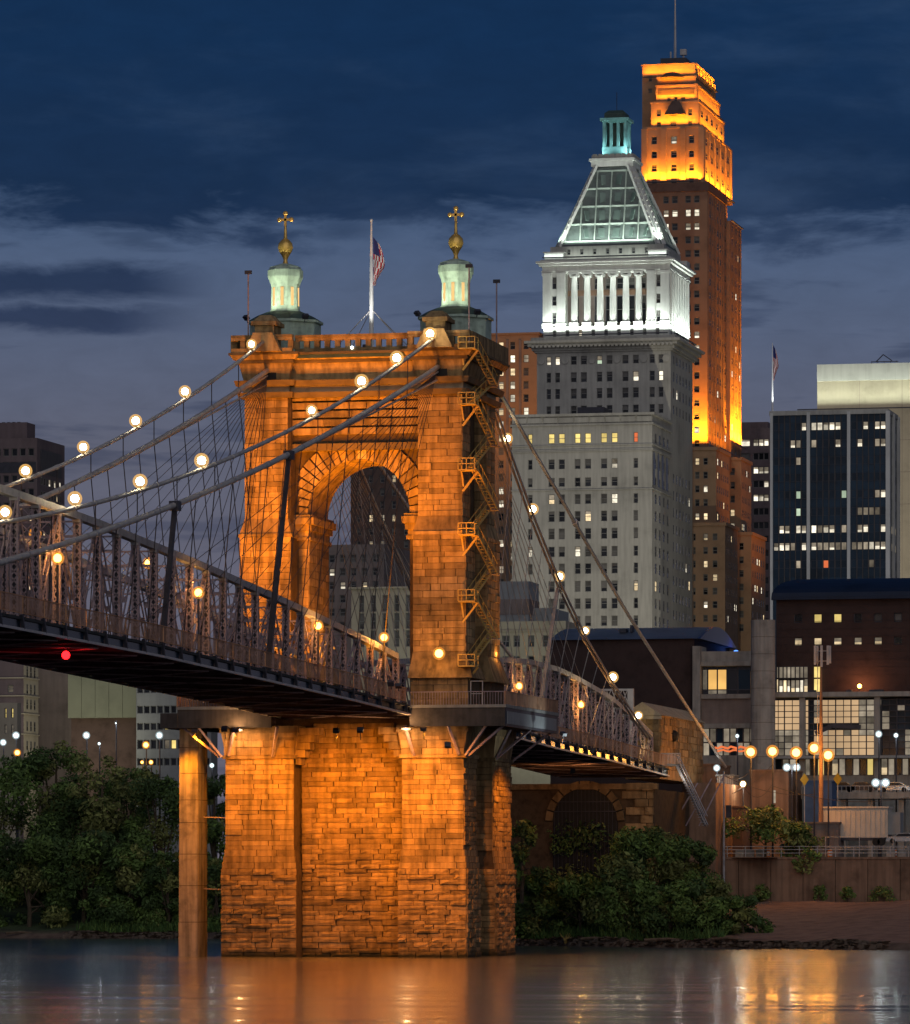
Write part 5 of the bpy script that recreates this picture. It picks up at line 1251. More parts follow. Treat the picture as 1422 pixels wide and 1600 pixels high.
lamp('SPOT', 'flank_flood', (cxc+55, YC+5, 60), (cxc, YC+28, 150), 85000, (1, .33, .06), C_.T, .6, 75, .9)
# lower blocks of the same tower
def lower(Y, pl, pc, pr, ytop, nrow, pitch, cols, seed, p, ec):
    a, c, e = foot(Y, pl, pc, pr); z1 = zat(ytop, c, Y)
    rw = pys(c, Y, *[(ytop+15+pitch*k, ytop+26+pitch*k) for k in range(nrow)])
    C_.block(a, c, Y, e, 10.9, z1, pxs(Y, *cols), rw, rnd_lit(p, seed), even(Y+1, e-1, ec, .42), rw, rnd_lit(.12, seed+1), m=1)
    C_.part('cornice', 'tan_brick', (a-.35, c+.35, Y-.35, e+.2, z1-.5, z1+.3))
lower(YC-8, 1076, 1119, 1140, 700, 5, 21.5, ((1086, 1093), (1099, 1106)), 31, .30, 6)
lower(YC+30, 1130, 1158, 1174, 716, 6, 21.5, ((1141, 1148),), 33, .5, 6)
lower(YC-22, 1076, 1133, 1153, 818, 7, 21.2, ((1083, 1087), (1099, 1106), (1113.5, 1121)), 35, .28, 7)
lower(YC+14, 1140, 1174, 1196, 833, 7, 21.2, ((1155, 1162),), 37, .5, 6)
q = MB(); q.tube([(xat(1055, YC+20), YC+20, zc(95)), (xat(1055, YC+20), YC+20, zc(-60))], [.42, .12], 6); q.build('antenna', M['pale_pipe'], C_.T)
for px, y0, y1, r in ((1038, 74, 96, .3), (1043, 76, 96, .25), (1048, 60, 96, .22), (1035.5, 80, 96, .2), (1060, 78, 96, .22)):
    x = xat(px, YC+18); q = MB(); q.tube([(x, YC+18, zc(y1)), (x, YC+18, zc(y0))], r, 5); q.build('aerial', M['pale_pipe'], C_.T)
x = xat(1068, YC+18); q = MB(); q.tube([(x, YC+18, zc(96)), (x, YC+18, zc(66))], .25, 5); q.box(x-.75, x+.75, YC+17.3, YC+18.7, zc(66), zc(57)); q.build('dish_mast', M['pale_pipe'], C_.T)
lamp('POINT', 'mast_light', (xat(1050, YC+15), YC+14.4, zc(96)), None, 700, (1, .7, .45), C_.T, .2)
C_.done()

# --- orange brick block just right of the tower
Y = 720; a, c, e = foot(Y, 660, 842, 858); z = lambda py: zat(py, c, Y)
B = Bld('brick_block', 'flat-topped orange brick block with columns of windows behind the right of the tower', ((a+c)/2, Y, 10.9), ['tan_brick'])
B.block(a, c, Y, e, 10.9, z(520), pxs(Y, (683, 691), (703, 711), (724, 732), (744, 752), (764, 772), (779, 787), (797, 805), (818, 826)), pys(c, Y, *[(533+20.6*k, 545+20.6*k) for k in range(21)]), rnd_lit(.42, 41, ('warm', 'white', 'dim')))
B.part('coping', 'tan_brick', (a-.3, c+.3, Y-.3, e, z(522), z(519)))
for px in (792, 812): B.part('pilaster', 'taupe_stone', (xat(px-1, Y), xat(px+3, Y), Y-.25, Y, 10.9, z(530)))
lamp('SPOT', 'facade_fill', (xat(800, Y-40), Y-40, 100), (xat(800, Y), Y, z(560)), 42000, (1, .42, .12), B.T, .5, 90, .9)  # added orange fill for the upper brick front
B.done()
# --- seen through the arch
Y = 430; a, c, e = foot(Y, 548, 664, 690); z = lambda py: zat(py, c, Y)
B = Bld('brown_block', 'dark brown office block with a few lit windows, seen through the tower arch', ((a+c)/2, Y, 10.9), ['brown_brick'])
B.block(a, c, Y, e, 10.9, z(680), pxs(Y, (558, 565), (576, 583), (594, 601), (612, 619), (631, 638)), pys(c, Y, *[(700+20.5*k, 712+20.5*k) for k in range(14)]), lambda cc, r: 'warm' if (cc, r) in ((3, 2), (4, 2), (1, 5), (2, 5), (3, 5), (1, 7), (2, 7), (0, 8), (3, 9)) else 'dark')
B.done()
Y = 330; a, c, e = foot(Y, 470, 600, 640); z = lambda py: zat(py, c, Y)
B = Bld('grey_block', 'low grey block with dim windows behind the left arch pier', ((a+c)/2, Y, 10.9), ['taupe_stone'])
B.block(a, c, Y, e, 10.9, z(850), pxs(Y, *[(480+17*k, 489+17*k) for k in range(7)]), pys(c, Y, *[(866+21*k, 878+21*k) for k in range(6)]), rnd_lit(.08, 44)); B.done()
Y = 250; a, c, e = foot(Y, 549, 668, 690); z = lambda py: zat(py, c, Y)
B = Bld('pale_office', 'pale office front with tall dark window bays, seen under the arch', ((a+c)/2, Y, 10.9), ['cream_stone'])
B.block(a, c, Y, e, 10.9, z(918), pxs(Y, (561, 569), (579, 587.5), (597.5, 606), (616, 624), (634, 642)), pys(c, Y, (929, 955), (957, 982), (984, 1010)), lambda *_: 'blind'); B.part('cornice', 'cream_stone', (a-.4, c+.4, Y-.4, e, z(919), z(916)))
lamp('SPOT', 'facade_fill', ((a+c)/2, Y-26, 14), ((a+c)/2, Y, z(950)), 9000, (.95, 1, .8), B.T, .5, 90, .9); B.done()  # unseen fill spot added to brighten this front
# --- right of the tower, low
Y = 300; a, c, e = foot(Y, 700, 826, 842); z = lambda py: zat(py, c, Y)
B = Bld('plant_block', 'plain grey block with a dark stripe behind the pale windowed building', ((a+c)/2, Y, 10.9), ['grey_panel'])
B.block(a, c, Y, e, 10.9, z(908)); B.part('stripe', 'taupe_stone', (a, c+.1, Y-.1, e, z(960), z(936))); B.part('wing', 'grey_panel', (c-2, xat(862, Y+4), Y+4, e+10, 10.9, z(948))); B.done()
Y = 262; a, c, e = foot(Y, 720, 884, 905); z = lambda py: zat(py, c, Y)
B = Bld('pale_windowed_building', 'pale green-white building with sash windows right of the tower foot', ((a+c)/2, Y, 10.9), ['cream_stone'])
B.block(a, c, Y, e, 10.9, z(970), pxs(Y, (740, 750), (761, 771), (785, 796), (802.5, 812.5), (825, 835), (848, 858)), pys(c, Y, (992, 1010), (1024, 1042)), rnd_lit(.0, 46)); B.part('string_course', 'cream_stone', (a, c+.2, Y-.2, e, z(986), z(984)))
lamp('SPOT', 'facade_fill', (xat(815, Y-20), Y-24, 16), (xat(815, Y), Y, z(990)), 7000, (.92, 1, .78), B.T, .5, 100, .9); B.done()  # added fill spot for the sash-windowed front

# --- dark glass office tower
Y = 480; a, c, e = foot(Y, 1204, 1387, 1402); z = lambda py: zat(py, c, Y)
B = Bld('glass_office', 'dark glass office slab with pale piers and scattered lit floors', ((a+c)/2, Y, 10.9), ['office_glass', 'pale_limestone'], rail=False, frame='dark_steel', f=.08, dp=.12)
bays = [(1208.5, 1260.5), (1267, 1323.5), (1330, 1384.5)]
cols = [(xat(p0+(p1-p0)*(k+.06)/6, Y), xat(p0+(p1-p0)*(k+.94)/6, Y)) for p0, p1 in bays for k in range(6)]
ry = [664, 691, 718, 744, 771, 798, 825, 852, 880]
LM = ['.....wwwwww...w.ww', '...wd.d...w..w..dw', '....d.............', '..................', '....g......g....dw', '....g........dddd.', '.ww.wwwdww.d.ww..w', 'wwwd.wwddwdddddwww', '....d...r......d..']
KM = {'w': 'white', 'd': 'dim', 'g': 'green', 'r': 'red', '.': 'office'}
B.block(a, c, Y, e, 10.9, z(642), cols, pys(c, Y, *[(p-6.2, p+6.2) for p in ry]), lambda cc, r: KM[LM[r][cc]], even(Y+1, e-1, 3, .7), None, lambda cc, r: 'dim' if r in (6, 7) else 'office')
for px, w in ((1206, 4), (1263.6, 5), (1326.6, 5), (1387, 5)): B.part('pier', 'pale_limestone', (xat(px-w/2, Y), xat(px+w/2, Y), Y-.55, Y+.1, 10.9, z(642)))
for p0, p1 in bays:
    for k in range(1, 6): x = xat(p0+(p1-p0)*k/6, Y); B.part('mullion', 'girder', (x-.07, x+.07, Y-.16, Y+.02, 10.9, z(646)))
for p in ry: B.part('floor_band', 'office_glass', (a+.6, c-.4, Y-.06, Y+.01, z(p+20), z(p+8)))
B.part('parapet', 'limestone', (a-.2, c+.2, Y-.4, e, z(646), z(639)))
lamp('SPOT', 'facade_fill', (xat(1290, 400), 400, 30), (xat(1312, Y), Y, 72), 34000, (.97, .97, 1), B.T, .5, 62, .9)  # fill spot added in the air before the pale piers
for k in range(3): y = Y+(e-Y)*k/2; B.part('side_pier', 'pale_limestone', (c-.05, c+.5, y-.5, y+.5, 10.9, z(642)))
B.done()
FPX_ = xat(1207, Y+4); t_ = thing('roof_flagpole', 'lit white flagpole at the left edge of the glass office roof', 'flagpole', (FPX_, Y+4, z(639)))
b = MB(); b.tube([(FPX_, Y+4, z(639)), (FPX_, Y+4, z(528))], [.22, .08], 6); b.build('pole', M['white_paint'], t_)
lamp('SPOT', 'pole_spot', (FPX_+1.5, Y+2, z(638)), (FPX_, Y+4, z(600)), 2600, (.95, 1, 1), t_, .2, 45, .7)
b = MB(); b.box(FPX_+.8, FPX_+2.2, Y+1.6, Y+2.4, z(641), z(639)); b.build('pole_floodlight', M['dark_steel'], t_)
flag('roof_flag', (FPX_, Y+4, z(531)), 7.0, 1.1, 'narrow limp flag hanging from the pole on the glass office')
# --- beige slab behind it
Y = 620; a, c, e = foot(Y, 1277, 1640, 1700); z = lambda py: zat(py, a, Y)
B = Bld('beige_slab', 'blank beige slab with a bright lit top band behind the glass office', ((a+c)/2, Y, 10.9), ['cream_stone'])
B.block(a, c, Y, e, 10.9, z(596))
for k in range(1, 6): x = a+9.5*k; B.part('joint', 'taupe_stone', (x-.04, x+.04, Y-.02, Y+.02, 10.9, z(596)))
for py in (640, 690, 740, 790): B.part('joint', 'taupe_stone', (a, c, Y-.025, Y+.02, z(py), z(py-.6)))
B.part('top_band', 'pale_limestone', (a-.02, c, Y-.3, e, z(596), z(570)))
strip(B.T, 'light_trough', (a+16, Y-3, z(640)), (a+16, Y, z(585)), 2000, (.9, 1, .82), 40)
q = MB(); xa = xat(1362, Y+6)
for k in range(5): q.bar((xa+k*1.4, Y+6, z(570)), (xa+k*1.4, Y+6, z(562)), .12)
q.bar((xa, Y+6, z(563)), (xa+6, Y+6, z(563)), .15); q.bar((xa+1, Y+6, z(563)), (xa+2.6, Y+6, z(552)), .2); q.bar((xa+2.6, Y+6, z(552)), (xa+4.6, Y+6, z(562)), .2); q.box(xa, xa+5, Y+5.5, Y+7, z(570), z(566)); q.build('roof_antenna', M['dark_steel'], B.T)
lamp('SPOT', 'facade_fill', (xat(1415, 560), 560, 60), (xat(1410, Y), Y, z(700)), 16000, (1, .86, .6), B.T, .5, 95, .9)  # added warm fill on the slab, no fitting modelled
B.done()
# --- mauve office between
Y = 840; a, c, e = foot(Y, 1150, 1240, 1255); z = lambda py: zat(py, c, Y)
B = Bld('mauve_office', 'mauve-grey office block with ribbon windows between the brick tower and glass office', ((a+c)/2, Y, 10.9), ['mauve_stone'], rail=False)
B.block(a, c, Y, e, 10.9, z(668), pxs(Y, (1154, 1172), (1177, 1185), (1185.6, 1193), (1193.6, 1201)), pys(c, Y, *[(685+21.6*k, 696+21.6*k) for k in range(14)]), lambda cc, r: 'white' if (r in (0, 2, 4) and cc) or (r, cc) in ((0, 0), (3, 3), (7, 2), (9, 1), (10, 1), (12, 2)) else ('dark' if cc else ('blind' if r > 0 else 'white')))
B.part('penthouse', 'mauve_stone', (xat(1155, Y+6), xat(1200, Y+6), Y+6, Y+20, z(668), z(655))); B.done()

# --- left edge, dark office
Y = 380; a, c, e = foot(Y, -120, 58, 101); z = lambda py: zat(py, c, Y)
B = Bld('dark_office', 'dark office block with a penthouse at the left edge behind the lamps', ((a+c)/2, Y, 10.9), ['mauve_stone'], rail=False)
B.block(a, c, Y, e, 10.9, z(684), pxs(Y, *[(-60+13*k, -51+13*k) for k in range(9)]), pys(c, Y, *[(700+21*k, 712+21*k) for k in range(16)]), rnd_lit(.05, 51, off=('dark',)), even(Y+2, e-2, 8, .7), pys(c, Y, *[(744+21*k, 756+21*k) for k in range(14)]), rnd_lit(.22, 53, off=('dark',)))
B.part('penthouse', 'mauve_stone', (a, xat(42, Y+4), Y+4, e-8, z(684), z(656))); B.part('louvre_band', 'dark_steel', (c-.05, c+.06, Y+2, e-2, z(738), z(700)), (xat(60-60, Y), c-.2, Y-.08, Y, z(738), z(722)))
q = MB()
for k in range(4): q.box(xat(3+8*k, Y+8), xat(7+8*k, Y+8), Y+8, Y+10, z(656), z(652))
q.build('roof_units', M['dark_steel'], B.T); B.done()
# --- left, below the deck
Y = 330; a, c, e = foot(Y, -140, 37, 60); z = lambda py: zat(py, c, Y)
B = Bld('classical_office', 'grey classical office with a pale rusticated corner, low at the left edge', ((a+c)/2, Y, 10.9), ['mauve_stone', 'cream_stone'])
B.S(a, c, Y, 10.9, z(1000), pxs(Y, (-20, -12), (12, 21)), pys(c, Y, (1018, 1030), (1070, 1082), (1110, 1122), (1150, 1160)), lambda cc, r: 'dim' if (cc, r) == (1, 1) else 'dark')
B.E(Y, e, c, 10.9, z(1000), even(Y+1, e-1, 3, .45), pys(c, Y, (1012, 1028), (1040, 1058), (1068, 1084), (1092, 1108), (1126, 1142), (1157, 1172)), lambda *_: 'dark', 1); B.back(a, c, Y, e, 10.9, z(1000))
for py in (1060, 1088, 1116, 1148): B.part('string_course', 'cream_stone', (a, c+.25, Y-.25, e, z(py), z(py-2)))
lamp('SPOT', 'facade_fill', (c+22, Y-6, 16), (c, (Y+e)/2, z(1110)), 5000, (1, .92, .72), B.T, .5, 110, .9); B.done()  # added fill for the pale corner
Y = 290; a, c, e = foot(Y, -160, 27, 33); z = lambda py: zat(py, c, Y)
B = Bld('cream_annex', 'low cream building with two lit slit windows at the bottom left', ((a+c)/2, Y, 10.9), ['cream_stone'])
B.block(a, c, Y, e, 10.9, z(1098), pxs(Y, (7, 10.5), (17.5, 21)), pys(c, Y, (1106, 1122), (1132, 1146)), lambda cc, r: 'yellow' if r == 0 else 'dim'); B.done()
Y = 345; a, c, e = foot(Y, 58, 122, 126); z = lambda py: zat(py, c, Y)
B = Bld('taupe_wall_building', 'blank taupe building left of the green-panelled hall', ((a+c)/2, Y, 10.9), ['taupe_stone']); B.block(a, c, Y, e, 10.9, z(1000)); B.done()
Y = 335; a, c, e = foot(Y, 106, 213, 214); z = lambda py: zat(py, c, Y)
B = Bld('green_panel_hall', 'hall with a big blank green-grey upper panel over brown walls', ((a+c)/2, Y, 10.9), ['brown_brick'])
B.block(a, c, Y+2, e+6, 10.9, z(1121), m=0); 
for k in range(5): B.part('panel', 'green_panel', (a+(c-a)*k/5+.03, a+(c-a)*(k+1)/5-.03, Y, Y+2, z(1121), z(1040)))
lamp('SPOT', 'facade_fill', ((a+c)/2, Y-24, 26), ((a+c)/2, Y, z(1090)), 7000, (1, .95, .7), B.T, .5, 110, .9); B.done()  # fill spot added to lift the green panels
Y = 325; a, c, e = foot(Y, 213, 330, 340); z = lambda py: zat(py, c, Y)
B = Bld('banded_office', 'pale banded office with dark ribbon windows beside the concrete column', ((a+c)/2, Y, 10.9), ['grey_panel'], rail=False)
B.block(a, c, Y, e, 10.9, z(1050), pxs(Y, *[(214.5+10.4*k, 223.5+10.4*k) for k in range(11)]), pys(c, Y, (1070, 1082), (1102, 1114), (1129, 1140), (1155, 1170), (1184, 1196)), lambda cc, r: {(4, 2): 'yellow', (5, 2): 'yellow', (5, 3): 'yellow', (4, 3): 'dim', (9, 3): 'yellow'}.get((cc, r), 'dark')); B.done()
# ------------------------------------------------------------------ riverfront museum: brick hall, glass front, drum and west wing
Y = 190.0
MU = Bld('brick_hall', 'dark brick hall with a curved blue roof and glass front at the right edge', (xat(1300, Y), Y, 10.9), ['dark_brick'], rail=False, frame='dark_steel')
a, c = xat(1213, Y), xat(1560, Y); e = Y+40; z = lambda py, yy=Y: zat(py, a, yy)
wins = [(1240.5, 1253.5), (1271, 1284.5), (1302, 1315.5), (1334, 1347), (1365.5, 1378.5), (1397, 1409.5), (1428, 1441), (1459, 1472)]
def litM(cc, r):
    if r == 0: return {1: 'yellow', 2: 'yellow', 4: 'blind', 5: 'blind'}.get(cc, 'dark')
    return 'warm' if cc < 5 else 'dark'
MU.S(a, c, Y, z(1086), z(930), pxs(Y, *wins), pys(a, Y, (959.5, 974), (996.5, 1009.5)), litM); MU.back(a, c, Y, e, 10.9, z(930)); MU.E(Y, e, c, 10.9, z(930))
# courses on the brick hall
for k in range(12): MU.part('brick_course', 'dark_brick', (a, c, Y-.03, Y+.01, z(1080-12*k), z(1079.2-12*k)))
# roof: quarter-round eave with a rounded west end
q = MB(); n = 9; vs = []
for i in range(n+1):
    t = i/n*pi/2; zz = z(933)+(z(898)-z(933))*sin(t); yy = Y-1+14*(1-cos(t)); xl = xat(1207, Y)+3.0*(1-cos(t))*1.2
    vs += [(xl, yy, zz), (c, yy, zz)]
q.add(vs, [(2*i, 2*i+1, 2*i+3, 2*i+2) for i in range(n)]); xl = xat(1207, Y)
q.add([(xl, Y-1, z(933)), (c, Y-1, z(933)), (c, Y-1, z(936)), (xl, Y-1, z(936))], [(0, 3, 2, 1)]); q.add([vs[2*n], vs[2*n+1], (c, e, z(898)), (vs[2*n][0], e, z(898))], [(0, 1, 2, 3)])
q.add([v for v in vs[::2]]+[(xl, Y+13, z(933))], [tuple(range(n+2))])
q.build('curved_roof', M['blue_roof'], MU.T, smooth=False)
MU.part('eave', 'blue_roof', (xl, c, Y-1.05, Y, z(938), z(935)))
# lit room above the ledge
for pl, pr, kd in ((1214, 1217, 'warm'), (1218, 1224, 'white'), (1224.5, 1230, 'warm'), (1230.5, 1236, 'white'), (1236.5, 1243, 'warm'), (1243.5, 1250, 'white'), (1250.5, 1256, 'white'), (1256.5, 1263, 'warm'), (1272, 1284, 'yellow')):
    for y0, y1 in ((1042, 1060), (1061, 1082)):
        p, w = Vector(((xat(pl, Y)+xat(pr, Y))/2, Y-.35, (z(y0)+z(y1))/2)), (xat(pr, Y)-xat(pl, Y))
        put('pane', window_mesh(w, z(y0)-z(y1), 'dim' if y0 < 1050 and kd != 'yellow' else kd, 'dark_steel', .06, False, .05), MU.T, p)
MU.part('doorway', 'black', (xat(1219, Y), xat(1258, Y), Y-.5, Y-.36, z(1063.5), z(1060.5)), (xat(1235, Y), xat(1236.5, Y), Y-.5, Y-.36, z(1082), z(1060)))
MU.part('ledge', 'concrete', (xat(1198, Y-4), c, Y-4, Y, z(1091), z(1083.5)))
for pl, pr in ((1262, 1275), (1322, 1331), (1358, 1380)): MU.part('roof_bench', 'dark_steel', (xat(pl, Y-3), xat(pr, Y-3), Y-3, Y-2.4, z(1083.5), z(1080)))
# curtain wall in front of the lit hall
YC_ = Y-2.5
pe = [1206, 1216, 1226, 1238, 1250, 1258.5, 1264, 1271.5, 1282, 1294, 1306, 1318, 1330, 1342, 1354, 1366, 1378, 1390, 1402, 1414, 1426, 1438]
qe = [1094, 1103, 1112, 1121, 1131, 1141, 1150, 1160, 1170, 1181]
def hallk(px, py):
    if px < 1209 or 1249 < px < 1259 or 1264 < px < 1272: return 'office'
    if px > 1366: return 'dim' if (int(px)+int(py)) % 5 == 0 else 'office'
    if px > 1342: return 'dim' if py < 1150 else 'hall'
    if 1273 < px < 1342 and 1128 < py < 1143: return 'office'
    if px < 1264: return 'hall' if py < 1140 else 'dim'
    return 'hall' if (int(px*7+py) % 9) else 'dim'
for i in range(len(pe)-1):
    for j in range(len(qe)-1):
        w = xat(pe[i+1], YC_)-xat(pe[i], YC_); h = z(qe[j], YC_)-z(qe[j+1], YC_)
        put('pane', window_mesh(w, h, hallk((pe[i]+pe[i+1])/2, (qe[j]+qe[j+1])/2), 'dark_steel', .05, False, .06), MU.T, ((xat(pe[i], YC_)+xat(pe[i+1], YC_))/2, YC_, (z(qe[j], YC_)+z(qe[j+1], YC_))/2))
for p in pe[::2]: x = xat(p, YC_); MU.part('mullion', 'dark_steel', (x-.07, x+.07, YC_-.25, YC_, z(1181, YC_), z(1092, YC_)))
for qy in qe: MU.part('transom', 'dark_steel', (xat(1203, YC_), xat(1440, YC_), YC_-.3, YC_-.02, z(qy, YC_)-.05, z(qy, YC_)+.05))
for p in (1254, 1371): x = xat(p, YC_-.6); MU.part('column', 'concrete', (x-.4, x+.4, YC_-1, YC_-.3, 10.9, z(1090, YC_)))
q = MB(); q.bar(at(1274, 1146, YC_-.5), at(1300, 1134, YC_-.5), .3, .6); q.bar(at(1300, 1134, YC_-.5), at(1345, 1136, YC_-.5), .3, .6); q.build('stair_beam', M['dark_steel'], MU.T)
# street level below
for i in range(22):
    p0 = 1200+11*i; kd = ('yellow', 'dim', 'office', 'warm', 'dim', 'office', 'office')[(i*5) % 7]
    put('pane', window_mesh(xat(p0+10, YC_)-xat(p0, YC_), z(1186, YC_)-z(1212, YC_), kd, 'dark_steel', .07, False, .06), MU.T, (xat(p0+5, YC_), YC_+.5, z(1199, YC_)))
MU.part('base_wall', 'concrete', (xat(1196, Y), c, YC_+.6, Y, 10.9, z(1180))); MU.part('canopy', 'grey_panel', (xat(1200, Y), c, YC_-2.5, YC_+.4, z(1186, YC_), z(1182, YC_)))
MU.done()
DR = thing('concrete_drum', 'tall curved pale concrete stair drum between the museum wing and brick hall', 'tower', (xat(1192, 184), 184, 10.9))
x0, x1 = xat(1174, 184), xat(1212, 184); r = (x1-x0)/2; zz = np.linspace(10.9, zat(968, x0, 182), 15)
for u, v in zip(zz[:-1], zz[1:]):
    q = MB(); q.lathe([(r, 0), (r, v-u-.05)], ((x0+x1)/2, 182+r, u+.025), 20); q.build('panel_course', M['concrete'], DR)
q = MB(); q.lathe([(r-.05, 0), (r-.05, zz[-1]-10.9)], ((x0+x1)/2, 182+r, 10.9), 16); q.build('core', M['mortar'], DR)
WG = Bld('museum_wing', 'long dark hall with a low vaulted metal roof and a lit corner gallery window', (xat(1000, Y), Y, 10.9), ['dark_brick', 'concrete'], rail=False, frame='dark_steel')
a, c = xat(860, Y), xat(1084, Y); e = Y+30; z = lambda py, yy=Y: zat(py, c, yy)
WG.block(a, c, Y, e, 10.9, z(998))
q = MB(); n = 14; P = [(Y-.6+(e-Y+1.2)*i/n, z(998)+(z(972)-z(998))*sin(pi*i/n)) for i in range(n+1)]
q.prism(P[::-1], a, c+.6, axis='x'); q.build('vault_roof', M['grey_metal_roof'], WG.T)
q = MB(); q.prism(P[::-1], c+.6, c+1.0, axis='x'); q.build('vault_end', M['blue_metal'], WG.T)
q = MB(); q.ball((c+1.6, e-4, z(1008)), .5, 8); q.build('blue_lamp', M['globe_blue'], WG.T); lamp('POINT', 'blue_light', (c+2.4, e-5, z(1006)), None, 260, (.1, .25, 1), WG.T, .3)
for px, w_, h_ in ((975, 10, 6), (988, 3, 12)): q = MB(); q.box(xat(px-w_/2, Y+5), xat(px+w_/2, Y+5), Y+4, Y+6, z(985), z(985-h_)); q.build('roof_unit', M['dark_steel'], WG.T)
g1 = xat(1173, Y)
WG.part('pilaster', 'concrete', (c, xat(1096, Y), Y-1, Y+4, 10.9, z(1010)))
WG.part('upper_wall', 'concrete', (xat(1096, Y), g1, Y+.2, Y+18, z(1036), z(1018))); WG.part('band', 'concrete', (xat(1096, Y), g1, Y-.3, Y+18, z(1041), z(1034)), (xat(1096, Y), g1, Y-.3, Y+18, z(1092), z(1085)), (xat(1096, Y), g1, Y-.3, Y+18, z(1138), z(1131)))
WG.part('spandrel', 'taupe_stone', (xat(1096, Y), g1, Y+.1, Y+18, z(1131), z(1092))); WG.part('plinth', 'concrete', (xat(1096, Y), g1, Y-.5, Y+18, 10.9, z(1181)))
for pl, pr, kd in ((1097, 1105, 'dim'), (1105.5, 1120, 'amber'), (1120.5, 1135, 'amber'), (1135.5, 1152, 'dark'), (1152.5, 1172, 'office')):
    for y0, y1 in ((1042, 1046), (1046, 1078), (1078, 1085)):
        put('pane', window_mesh(xat(pr, Y)-xat(pl, Y), z(y0)-z(y1), kd if y0 == 1046 else ('dark' if kd != 'amber' or y0 < 1046 else 'dim'), 'dark_steel', .07, False, .08), WG.T, ((xat(pl, Y)+xat(pr, Y))/2, Y+.3, (z(y0)+z(y1))/2))
for i, px in enumerate(np.arange(1098, 1172, 10.5)):
    for y0, y1 in ((1138, 1160), (1160.5, 1181)): put('pane', window_mesh(xat(px+10, Y)-xat(px, Y), z(y0)-z(y1), 'dim' if (i+int(y0)) % 3 else 'office', 'dark_steel', .07, False, .08), WG.T, (xat(px+5, Y), Y+.3, (z(y0)+z(y1))/2))
q = MB(); pts = [at(1117+5*k, 1168+1.6*sin(k*2.1), Y-.2) for k in range(11)]; q.tube(pts, .16, 5); pts = [at(1120+5*k, 1173+1.4*cos(k*1.7), Y-.2) for k in range(10)]; q.tube(pts, .13, 5); q.build('neon_sign', M['neon_red'], WG.T)
WG.done()
ON = at(1343, 1072, Y-2.6)

# ------------------------------------------------------------------ street lamps
def street_lamp(px, py, Y, col, label, e, group, r=.3, heads=1, poles=True, cut=10.9):
    p = at(px, py, Y); T = thing('street_lamp', label, 'lamp', (p.x, p.y, cut), group)
    cc_ = {'globe_orange': (1, .38, .05), 'globe_white': (.9, 1, .98), 'globe_warm': (1, .85, .6)}[col]
    for k in range(heads):
        dx = (k-(heads-1)/2)*1.3; b = MB(); b.ball((p.x+dx, p.y, p.z), r*.7, 12); b.build('bulb', M[col], T, smooth=True); b = MB(); b.ball((p.x+dx, p.y, p.z), r*1.15, 12); b.build('globe', M[col.replace('globe', 'glass')], T, smooth=True)  # larger shell glows by itself as a painted halo
    b = MB(); b.tube([(p.x, p.y+.3, cut), (p.x, p.y+.3, p.z+.25)], [.14, .09], 6); b.bar((p.x-.7*(heads-1)-.1, p.y+.3, p.z+.3), (p.x+.7*(heads-1)+.1, p.y, p.z+.35), .1); b.build('pole', M['dark_steel'], T)
    lamp('POINT', 'lamp_light', (p.x, p.y-.3, p.z-.1), None, e, cc_, T, r)
SLO = 'orange street lamps on the riverfront road'
for px, py, lab in ((1173, 1175, 'orange street lamp leftmost of the row below the museum'), (1207, 1174, 'orange street lamp under the concrete drum'), (1244, 1176, 'orange street lamp left of the antenna pole'), (1272, 1169, 'orange street lamp highest of the row beside the antenna pole'), (1294, 1180, 'orange street lamp just right of the antenna pole')):
    street_lamp(px, py, 147, 'globe_orange', lab, 2600, SLO, .74)
for px, py, hd, r, lab in ((1120, 1200, 1, .3, 'single white street lamp at the foot of the backstay'), (1237, 1199, 2, .34, 'double white floodlamp above the trailer yard'), (1376, 1223, 2, .36, 'double white floodlamp over the trailer at right'), (1373, 1147, 1, .3, 'white street lamp before the museum glass front'), (1400, 1149, 1, .22, 'small white street lamp at the right edge before the glass front'), (1152, 1150, 1, .18, 'small white lamp in front of the red neon sign')):
    street_lamp(px, py, 160 if py > 1190 else 176, 'globe_white', lab, 150, 'white lamps on the riverfront road', r*1.4, hd)
street_lamp(1161, 1225, 152, 'globe_warm', 'warm white lamp low in front of the brown warehouse', 500, 'white lamps on the riverfront road', .42)
T = thing('wall_lamp', 'orange lamp on the museum ledge washing the brick', 'lamp', ON, None); b = MB(); b.ball(ON, .3, 10); b.build('globe', M['globe_orange'], T, smooth=True); b = MB(); b.bar(ON, ON+Vector((0, 0, -1.1)), .1); b.build('stem', M['dark_steel'], T)
lamp('POINT', 'lamp_light', ON+Vector((0, .4, .2)), None, 500, (1, .36, .14), T, .3)
# left bank lamps
LB = 'lamps on the left bank behind the trees'
for px, py, col, r, lab in ((135, 1149, 'globe_white', .5, 'white floodlamp on a mast before the green-panelled hall'), (249, 1149, 'globe_white', .5, 'white floodlamp on a mast beside the concrete column'), (25, 1149, 'globe_white', .5, 'white floodlamp on a mast before the rusticated corner'), (5, 1160, 'globe_white', .45, 'greenish white lamp at the left edge'), (155, 1162, 'globe_white', .22, 'small white lamp right of the floodlamp before the hall'), (181, 1130, 'globe_white', .12, 'thin tall mast with a tiny lamp before the hall'),
                            (27, 1176, 'globe_orange', .5, 'orange lamp low at the left edge'), (228, 1164, 'globe_orange', .52, 'large orange lamp left of the concrete column'), (236, 1191, 'globe_orange', .34, 'small orange lamp right of a pair under the large one'), (222, 1191, 'globe_orange', .26, 'smallest orange lamp under the large one'), (331, 1196, 'globe_white', .34, 'white lamp in the gap between column and pier')):
    street_lamp(px, py, 225, col, lab, 80, LB, r)

